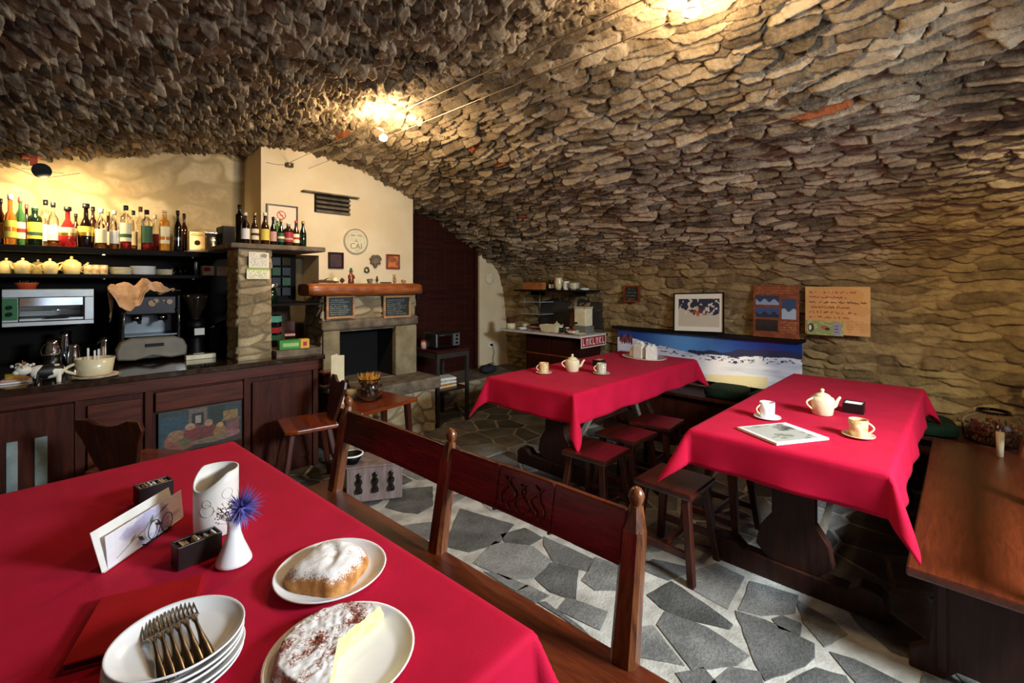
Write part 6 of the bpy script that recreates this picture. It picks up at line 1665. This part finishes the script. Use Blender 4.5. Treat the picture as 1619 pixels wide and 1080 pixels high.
# framed photo leaning on the ledge
Yc0, Yc1, z0, z1 = 2.23, 1.72, 1.003, 1.40
fw_, fh_ = Yc0-Yc1, z1-z0
fp_ = thing('framed_photo', 'photo of skiers in thin black frame with white mount, leaning on the ledge', 'picture', (4.80, Yc0+.01, z0), 0)
fp_.rotation_euler = Euler((-.16, 0, RZ)); fp_.rotation_euler = (Matrix.Rotation(RZ, 3, 'Z') @ Matrix.Rotation(-.10, 3, 'X') @ Matrix.Rotation(-.035, 3, 'Y')).to_euler()
cv = canvas(150, 112, '#ece6d2'); X_, Y_ = cgrid(cv); inn = (X_ > .09) & (X_ < .93) & (Y_ > .13) & (Y_ < .86)
cv[inn] = hexc('#1d2440'); sl = inn & (Y_ < .52+.08*np.sin(X_*5+1)+.04*fbm(X_*12, X_*0, 2, 3)); cv[sl] = hexc('#c9c0a8')
for (x, y, c) in ((.42, .50, '#7a3a30'), (.50, .47, '#b0563c'), (.36, .56, '#4a2a44'), (.56, .55, '#503040'), (.62, .50, '#8a4a3a'), (.48, .60, '#c8a878')): cell(cv, x, y, .035, .07, c)
cv[inn & (fbm(X_*16, Y_*10, 8, 3) > .28) & (Y_ > .45)] = hexc('#d8cdb8')
picture('photo', cv, fw_, fh_, fp_)
bm = B(); q = .008; box(bm, -q, fw_+q, -.010, .008, -q, .004); box(bm, -q, fw_+q, -.010, .008, fh_-.004, fh_+q); box(bm, -q, .004, -.010, .008, 0, fh_); box(bm, fw_-.004, fw_+q, -.010, .008, 0, fh_); obj('frame', bm, m_black, fp_)
# brown notice board with photographs
cv = canvas(104, 136, '#7a3c20'); X_, Y_ = cgrid(cv); cv[fbm(X_*14, Y_*18, 4, 3) > .2] = hexc('#8f4c28')
for (a, b_, c, d, e, f) in ((.06, .62, .58, .80, '#2a3550', '#8fa0b8'), (.06, .38, .58, .56, '#34507a', '#232b38'), (.06, .12, .56, .34, '#2e2018', '#1c1614'), (.64, .36, .94, .74, '#2f4668', '#a9b6c4')):
    crect(cv, a, b, c, d, e) if False else crect(cv, a, b_, c, d, e)
    X2 = (X_ > a) & (X_ < c) & (Y_ > b_) & (Y_ < d); cv[X2 & (Y_ < b_+(d-b_)*.45+.03*np.sin(X_*30))] = hexc(f)
r = random.Random(5)
for k in range(3): scribble(cv, .1, .9, .94-k*.045, .02, '#a8683c', .6, r)
for k in range(5): scribble(cv, .62, .95, .30-k*.045, .02, '#c08058', .5, r)
rwall('tour_poster', 'reddish-brown poster with four mountain photographs right of the framed photo', 'poster', cv, 1.467, 1.078, 1.003, 1.50, None, 4.845)
# kraft paper notice with handwriting
cv = canvas(230, 190, '#cf9a5c'); X_, Y_ = cgrid(cv); r = random.Random(12); cv[fbm(X_*5, Y_*6, 9, 3) > .15] = hexc('#d6a468')
for k, (x1, c) in enumerate(((.80, '#a83c20'), (.66, '#a83c20'), (.95, '#5e3418'), (.70, '#a83c20'), (.80, '#983418'), (.72, '#a83c20'))):
    scribble(cv, .07, x1, .88-k*.105, .044, c, 1.5, r, .12)
for k in range(4): scribble(cv, .66, .90, .28-k*.05, .022, '#b0682c', .8, r)
rwall('handwritten_notice', 'large sheet of brown kraft paper covered in red handwriting on the stone wall', 'notice', cv, 1.026, .56, 1.07, 1.485, None, 4.825)
cv = canvas(110, 48, '#8d9a5a'); X_, Y_ = cgrid(cv); cv[fbm(X_*8, Y_*6, 19, 3) > .1] = hexc('#a9b080'); cell(cv, .12, .5, .09, .3, '#2c2a24'); cell(cv, .10, .5, .04, .2, '#ded8c0'); cell(cv, .50, .55, .10, .16, '#b0574e'); cell(cv, .58, .45, .07, .1, '#3a2a28')
crect(cv, .74, .1, .93, .9, '#9a90a8')
for k in range(3): crect(cv, .77, .25+k*.2, .88, .30+k*.2, '#3c3848')
rwall('postcard_strip', 'small green picture card with farm scene stuck on the lower left of the kraft notice', 'postcard', cv, 1.014, .745, 1.06, 1.185, None, 4.818)
# small slate
slate('chalkboard', 'small framed slate on the stone wall above the sideboard end', 'chalkboard', .17, .15, (4.845, 2.86, 1.315), RZ, 9, 4, m_chair)

# sideboard things
zs = SZ+.005
def P(px, py, z=zs): return on_z(px, py, z)
def S(px, Y, z=zs):      # along the sideboard: place by picture column at a distance x from the wall
    return None
t = thing('drink_dispenser', 'white upright juice dispenser on a grey foot at the right end of the sideboard', 'dispenser', (4.66, 3.33, zs), RZ)
obj('tank', box(B(), -.085, .085, -.07, .08, .085, .30), m_lcream, t, bev=.012); obj('foot', box(B(), -.10, .10, -.08, .09, 0, .085), M('dispenser_grey', '#7a766a', .5), t, bev=.008); obj('tap', tube(B(), [(-.045, -.07, .12), (-.045, -.10, .12)], .013, 12), m_black, t)
obj('lid', box(B(), -.09, .09, -.075, .085, .30, .32), m_greyp, t, bev=.006)
t = thing('bread_basket', 'cream rectangular basket with white things in it in the middle of the sideboard', 'basket', (4.50, 3.70, zs), RZ+.05)
bm = B(); rings = [[(-.11, -.06, 0), (.11, -.06, 0), (.11, .06, 0), (-.11, .06, 0)], [(-.13, -.08, .085), (.13, -.08, .085), (.13, .08, .085), (-.13, .08, .085)], [(-.123, -.073, .085), (.123, -.073, .085), (.123, .073, .085), (-.123, .073, .085)], [(-.10, -.05, .01), (.10, -.05, .01), (.10, .05, .01), (-.10, .05, .01)]]
loft(bm, rings, smooth=False); obj('basket', bm, m_cream, t)
sbw = teapot('cream covered sugar bowl behind the rim of the cream basket', (4.66, 3.74, zs), vr, m_cream, .9, None)
sbw.name = 'teapot'; sbw['label'] = 'small cream teapot standing behind the cream basket on the sideboard'
t = thing('bread_board', 'orange-brown wooden board with rounded top leaning behind the cream basket', 'board', (4.80, 3.56, zs), RZ); o = obj('board', prism(B(), [(-.07, 0), (.07, 0), (.075, .17), (.04, .23), (-.04, .23), (-.075, .17)], -.01, .01, XZ), m_chair, t, bev=.004); obj('handle_hole', tube(B(), [(0, -.0105, .20), (0, .0105, .20)], .010, 12), m_black, t)
for k, (y, x, lb) in enumerate(((3.56, 4.52, 'small dark jam jar nearest the cream basket on the sideboard'), (3.50, 4.55, 'middle dark jam jar on the sideboard'), (3.45, 4.50, 'dark jam jar with pale lid nearest the dispenser'))):
    t = thing('jam_jar', lb, 'jar', (x, y, zs), 0, 'jam jars on the sideboard'); obj('jar', lathe(B(), [(0, 0), (.024, 0), (.026, .01), (.026, .05), (.020, .058), (0, .058)], n=18, cap=False), m_glassd, t); obj('lid', lathe(B(), [(0, .072), (.024, .072), (.024, .058)], n=18, cap=False), m_capw if k % 2 == 0 else m_capb, t)
t = thing('bowl', 'grey-green bowl with tomatoes on the sideboard before the dispenser', 'bowl', (4.46, 3.34, zs)); obj('bowl', lathe(B(), [(0, 0), (.05, 0), (.085, .045), (.08, .045), (.045, .008), (0, .008)], n=30, cap=False), m_greyp, t)
for k in range(3): tag(obj('tomato', ball(B(), (0, 0, 0), .020, (1, 1, .85)), m_lred, loc=(4.46+.03*math.cos(k*2.1), 3.34+.03*math.sin(k*2.1), zs+.045)), ['tomato at the back of the grey-green bowl', 'tomato at the left of the grey-green bowl', 'tomato at the front of the grey-green bowl'][k], 'tomato', 'tomatoes in the bowl')
plate('dinner_plate', 'pale plate at the near corner of the sideboard', .085, (4.43, 3.22, zs), None, m_greyp)
t = thing('jam_pot', 'brown and cream pot at the far left end of the sideboard', 'pot', (4.42, 4.33, zs)); obj('pot', lathe(B(), [(0, 0), (.055, 0), (.065, .03), (.06, .07), (.05, .075), (0, .075)], n=26, cap=False), m_cream, t); obj('contents', lathe(B(), [(.05, .075), (.055, .13), (.035, .15), (0, .15)], n=18, cap=False), m_cone, t)
t = thing('book_stack', 'small stack of brown books left of the basket on the sideboard', 'books', (4.62, 3.98, zs)); 
bpy.data.objects.remove(t)
for k in range(3): tag(obj('book', box(B(), -.07, .07, -.10, .10, 0, .022), (m_glassb, m_lpink, m_doorwood)[k], loc=(4.62, 3.99, zs+k*.0225), rotz=.1*k, bev=.002), ['bottom book of the small pile left of the basket', 'middle book of the small pile left of the basket', 'top book of the small pile left of the basket'][k], 'book', 'books on the sideboard')
plate('saucer', 'pale dish between the pot and the books on the sideboard', .06, (4.46, 4.15, zs), None, m_porc)
t = thing('glass_cup', 'small grey cup on the sideboard beside the brown pot', 'cup', (4.60, 4.24, zs)); obj('cup', lathe(B(), [(0, 0), (.03, 0), (.04, .06), (.036, .06), (.026, .006), (0, .006)], n=20, cap=False), m_greyp, t)
# corner shelf things
zk = 1.428
t = thing('cutlery_box', 'wooden box of upright cutlery at the left of the corner shelf', 'box', (4.70, 4.16, zk), RZ)
m_orangewood = M('orange_crate_wood', '#c27a3a', .5, col2='#9c5a24', scale=20)
bm = B(); box(bm, -.17, .17, -.045, -.035, 0, .095); box(bm, -.17, .17, .035, .045, 0, .095); box(bm, -.17, -.16, -.035, .035, 0, .095); box(bm, .16, .17, -.035, .035, 0, .095); box(bm, -.16, .16, -.035, .035, 0, .01)
obj('case', bm, m_orangewood, t)
r = random.Random(21)
for k in range(14): obj('utensil', tube(tube(B(), [(0, 0, .012), (0, 0, .13)], .0025, 5), [(0, 0, .128), (0, 0, .158)], [.006, .004], 6), m_chrome, t).location = (-.14+k*.0215, r.uniform(-.02, .02), 0)
bx = [(3.90, 'small dark bottle right of the cutlery box on the corner shelf', m_glassd, m_lwhite), (3.85, 'second small dark bottle left of the tall cream jug on the corner shelf', m_glassb, m_lcream)]
for y, lb, g_, l_ in bx:
    t = thing('bottle', lb, 'bottle', (4.72, y, zk), 0, 'small bottles on the corner shelf'); obj('body', lathe(B(), [(0, 0), (.018, 0), (.018, .09), (.008, .11), (.008, .13), (0, .13)], n=16, cap=False), g_, t); obj('label', lathe(B(), [(.0188, .02), (.0188, .07)], n=16, cap=False), l_, t)
t = thing('jug', 'tall rounded cream jug in the middle of the corner shelf', 'jug', (4.70, 3.74, zk)); obj('body', lathe(B(), [(0, 0), (.035, 0), (.052, .04), (.055, .10), (.045, .145), (.048, .155), (.042, .155), (.04, .14), (0, .13)], n=26, cap=False), m_cream, t); obj('handle', tube(B(), [(0, -.048-.02*math.sin(q*PI), .04+.09*q) for q in [i/10 for i in range(11)]], .005, 8), m_cream, t)
t = thing('pitcher', 'short cream pitcher right of the tall jug on the corner shelf', 'jug', (4.70, 3.62, zk)); obj('body', lathe(B(), [(0, 0), (.036, 0), (.042, .03), (.038, .09), (.042, .11), (.037, .11), (0, .10)], n=22, cap=False), m_porc, t)
for k in range(3): tag(obj('bowl', lathe(B(), [(0, 0), (.04, 0), (.072, .05), (.069, .05), (.037, .006), (0, .006)], n=28, cap=False), m_greyp, loc=(4.70, 3.50, zk+k*.02)), ['lowest of the nested grey bowls on the corner shelf', 'middle of the nested grey bowls on the corner shelf', 'uppermost of the nested grey bowls on the corner shelf'][k], 'bowl', 'nested bowls on the corner shelf')
for k in range(2): plate('saucer', ['lower pale saucer at the right end of the corner shelf', 'upper pale saucer at the right end of the corner shelf'][k], .06, (4.70, 3.34, zk+.011*k), 'saucers on the corner shelf', m_porc, .014)
# socket and cable on the white strip, step things
sk = thing('wall_socket', 'small socket with a hanging black cable on the white wall strip by the sideboard', 'socket', (4.50, YD-.012, .93)); sk.location = on_y(776, 545, YD-.012)
obj('plate', box(B(), -.03, .03, -.004, .01, -.04, .04), m_lwhite, sk, bev=.003); obj('cable', tube(B(), [(0, -.012, 0), (.02, -.03, -.02), (.05, -.02, -.12), (.03, -.01, -.22), (.06, -.02, -.30)], .004, 6), m_cord, sk); obj('plug', tube(B(), [(0, -.004, 0), (0, -.03, 0)], .018, 12), m_black, sk)
wq = pebble('straw_hat_plate', 'pale round plaque on the white wall strip beside the door', 'plaque', 774, 440, 11, m_lcream, YD-.012, .08, 0)
wc = thing('canvas_bag', 'dark crumpled cloth bag lying on the stone landing by the door', 'bag', (4.28, 4.62, .301), .3)
bm = ball(B(), (0, 0, .055), .11, (1.5, .9, .5), 24, 14)
for v in bm.verts: v.co.z = max(.001, v.co.z+.012*math.sin(v.co.x*40)*math.cos(v.co.y*35)); v.co.x += .01*math.sin(v.co.y*50)
obj('bag', bm, M('dark_bag_cloth', '#2a2a2c', .9, bump=.5, bscale=40), wc); obj('strap', tube(B(), [(-.12, 0, .08), (-.05, -.04, .13), (.06, -.03, .13), (.13, 0, .08)], .006, 6), m_cord, wc)

# trolley things
tx0, ty0 = 2.92, 3.93
t = thing('toaster', 'steel toaster oven with a bright reflecting end on the metal side table', 'toaster', (tx0+.22, ty0+.20, .801), 0)
bm = B(); box(bm, -.17, .16, -.11, .12, .012, .175); obj('housing', bm, m_steeld, t, bev=.018)
obj('window', box(B(), -.14, .04, -.113, -.108, .035, .145), m_glassd, t, bev=.002); obj('end_panel', box(B(), .155, .168, -.10, .11, .02, .17), m_chrome, t, bev=.004); obj('control_strip', box(B(), .06, .15, -.114, -.109, .03, .16), m_steel, t)
for z in (.06, .10, .14): obj('dial', tube(B(), [(.105, -.114, z), (.105, -.130, z)], .012, 14), m_black, t)
obj('handle', tube(B(), [(-.12, -.118, .155), (-.12, -.135, .155), (.02, -.135, .155), (.02, -.118, .155)], .004, 6), m_chrome, t)
for x in (-.13, .12): obj('foot', box(B(), x-.012, x+.012, -.09, .09, 0, .014), m_black, t)
t = thing('spice_jar', 'small reddish jar at the left of the toaster on the metal side table', 'jar', (tx0+.02+.02, ty0+.30, .801)); obj('jar', lathe(B(), [(0, 0), (.03, 0), (.032, .05), (.025, .075), (0, .075)], n=20, cap=False), m_lpink, t); obj('lid', lathe(B(), [(.026, .075), (.026, .09), (0, .09)], n=20, cap=False), m_lred, t)
for k, (m, rz, lb) in enumerate(((m_lcream, .0, 'lowest cream booklet of the pile on the lower shelf of the metal table'), (m_orange, .1, 'orange booklet second in the pile on the lower shelf of the metal table'), (m_paper, -.12, 'white booklet third in the pile on the lower shelf of the metal table'), (m_greyp, .2, 'grey patterned booklet fourth in the pile on the lower shelf'), (m_paper, -.25, 'crooked white booklet on top of the pile on the lower shelf'))):
    tag(obj('booklet', box(B(), -.14, .14, -.10, .10, 0, .020), m, loc=(tx0+.20, ty0+.20, .381+k*.0205), rotz=rz, bev=.002), lb, 'booklet', 'booklets on the trolley shelf')
t = thing('green_bottle', 'small green plastic bottle at the left of the booklets on the lower shelf', 'bottle', (tx0+.022+.01, ty0+.10, .381)); t.location.x = tx0+.03; obj('body', lathe(B(), [(0, 0), (.018, 0), (.018, .08), (.008, .10), (.008, .12), (0, .12)], n=16, cap=False), m_glassg, t); obj('cap', lathe(B(), [(.009, .12), (.009, .14), (0, .14)], n=12, cap=False), m_lyel, t)

# pale screen board with cut-out figures and a bowl, behind the settle
q0 = on_z(560, 768, .02); q1 = on_z(636, 792, .02)
x0, y0, _ = on_z(548, 800, 0); x1, y1, _ = on_z(636, 790, 0)
fb = thing('figure_board', 'low pinkish-grey wooden chest with dark turned figures on its front, seen through the settle', 'chest', (x0, y0, 0), math.atan2(y1-y0, x1-x0))
L_ = math.hypot(x1-x0, y1-y0)
m_mauve = wood('mauve_wood', '#8f7a72', '#6b5850', .5, 'z', .1)
obj('front_board', box(B(), 0, L_, 0, .02, .015, .25), m_mauve, fb, bev=.003); obj('side_board', box(B(), L_-.02, L_, .02, .26, .015, .25), m_mauve, fb, bev=.003); obj('side_board', box(B(), 0, .02, .02, .26, .015, .25), m_mauve, fb, bev=.003); obj('back_board', box(B(), 0, L_, .24, .26, .015, .25), m_mauve, fb)
obj('top_board', box(B(), -.01, L_+.01, -.01, .27, .25, .262), m_mauve, fb, bev=.003)
for k in range(3):
    x = L_*(.22+.29*k)
    obj('turned_figure', lathe(B(), [(0, 0), (.022, 0), (.024, .02), (.012, .045), (.022, .07), (.020, .085), (.009, .10), (.016, .118), (.012, .132), (0, .138)], (x, -.012, .08), 16, sy=.5, cap=False), m_glassd, fb)
t = thing('enamel_bowl', 'white and black enamel bowl on top of the low chest, seen through the settle', 'bowl', (0, 0, 0)); t.location = (fb.location.x+L_*.20*math.cos(fb.rotation_euler.z), fb.location.y+L_*.20*math.sin(fb.rotation_euler.z)+.09, .263)
obj('bowl', lathe(B(), [(0, 0), (.045, 0), (.075, .06), (.07, .06), (.04, .008), (0, .008)], n=30, cap=False), m_black, t); obj('rim', lathe(B(), [(.070, .058), (.079, .058), (.079, .066), (.070, .066)], n=30, cap=False), m_porc, t)

# cushions and the things at the far right
def cushion(label, x, y, rz, w=.42, d=.36, h=.085, m=m_green):
    bm = B(); rings = []
    n = 24
    for k in range(9):
        q = k/8; s = math.sin(PI*q)**.4 if 0 < q < 1 else 0.0; s = .90+.10*s if 0 < k < 8 else .86
        rings.append([(w/2*s*math.copysign(abs(math.cos(t))**.45, math.cos(t)), d/2*s*math.copysign(abs(math.sin(t))**.45, math.sin(t)), h*q*(1 if abs(s) > 0 else 1)) for t in [i*2*PI/n for i in range(n)]])
    loft(bm, rings)
    for v in bm.verts:
        if v.co.z > h*.6: v.co.z += .012*(1-(v.co.x/(w/2))**2)*(1-(v.co.y/(d/2))**2)
    o = obj('seat_cushion', bm, m, loc=(x, y, .431), rotz=rz, sub=1); return tag(o, label, 'cushion', 'green cushions on the wall bench')
cushion('dark green cushion on the wall bench just right of the middle table', 4.66, 1.64, .05)
cushion('dark green cushion on the wall bench below the bright part of the panorama', 4.66, 1.24, -.05)
cushion('dark cushion lying in the corner of the wall bench by the glass jar', 4.60, .22, .2)
jx, jy = 4.58, -.14
t = thing('potpourri_jar', 'big clear glass jar of reddish dried petals in the dark corner beyond the long bench', 'jar', (jx, jy, .431))
obj('jar', lathe(B(), [(0, 0), (.135, 0), (.155, .02), (.16, .12), (.13, .17), (.09, .19), (.085, .215), (.080, .215), (.085, .188), (.125, .166), (.153, .118), (.148, .024), (.13, .008), (0, .008)], n=40, cap=False), m_glass, t)
bm = B(); r = random.Random(31)
for k in range(260):
    a = r.uniform(0, 6.28); q = .14*math.sqrt(r.random()); z = r.uniform(.016, .125)
    ball(bm, (q*math.cos(a), q*math.sin(a), z), r.uniform(.008, .014), (1.3, 1, .5), 6, 4, (r.random()*3, r.random()*3, 0))
o = obj('petals', bm, M('dried_petals', '#8a4a2c', .7, col2='#3e1a14', scale=30), t); o['kind'] = 'stuff'
cx2, cy2, _ = on_z(1596, 712, .45)
tag(obj('pillar_candle', lathe(B(), [(0, 0), (.016, 0), (.020, .15), (0, .152)], n=18, cap=False), m_lcream, loc=(4.14, -.155, .451)), 'slim cream candle standing at the far end of the long bench beside its post', 'candle')
t = thing('red_flowers', 'dried red flowers in a small pot on the wall bench behind the bench post', 'flowers', (4.62, -.42, .431))
obj('pot', lathe(B(), [(0, 0), (.05, 0), (.06, .20), (.055, .20), (.045, .01), (0, .01)], n=24, cap=False), m_terra, t)
bm = B(); bm2 = B()
for k in range(26):
    a = r.uniform(0, 6.28); q = r.uniform(.0, .12); z = r.uniform(.34, .50)
    tube(bm2, [(0, 0, .15), (q*.5*math.cos(a), q*.5*math.sin(a), .28), (q*math.cos(a), q*math.sin(a), z)], .002, 4); ball(bm, (q*math.cos(a), q*math.sin(a), z), r.uniform(.016, .026), (1, 1, .8), 8, 6)
obj('stems', bm2, m_leaf, t); o = obj('blooms', bm, m_lred, t); o['kind'] = 'stuff'
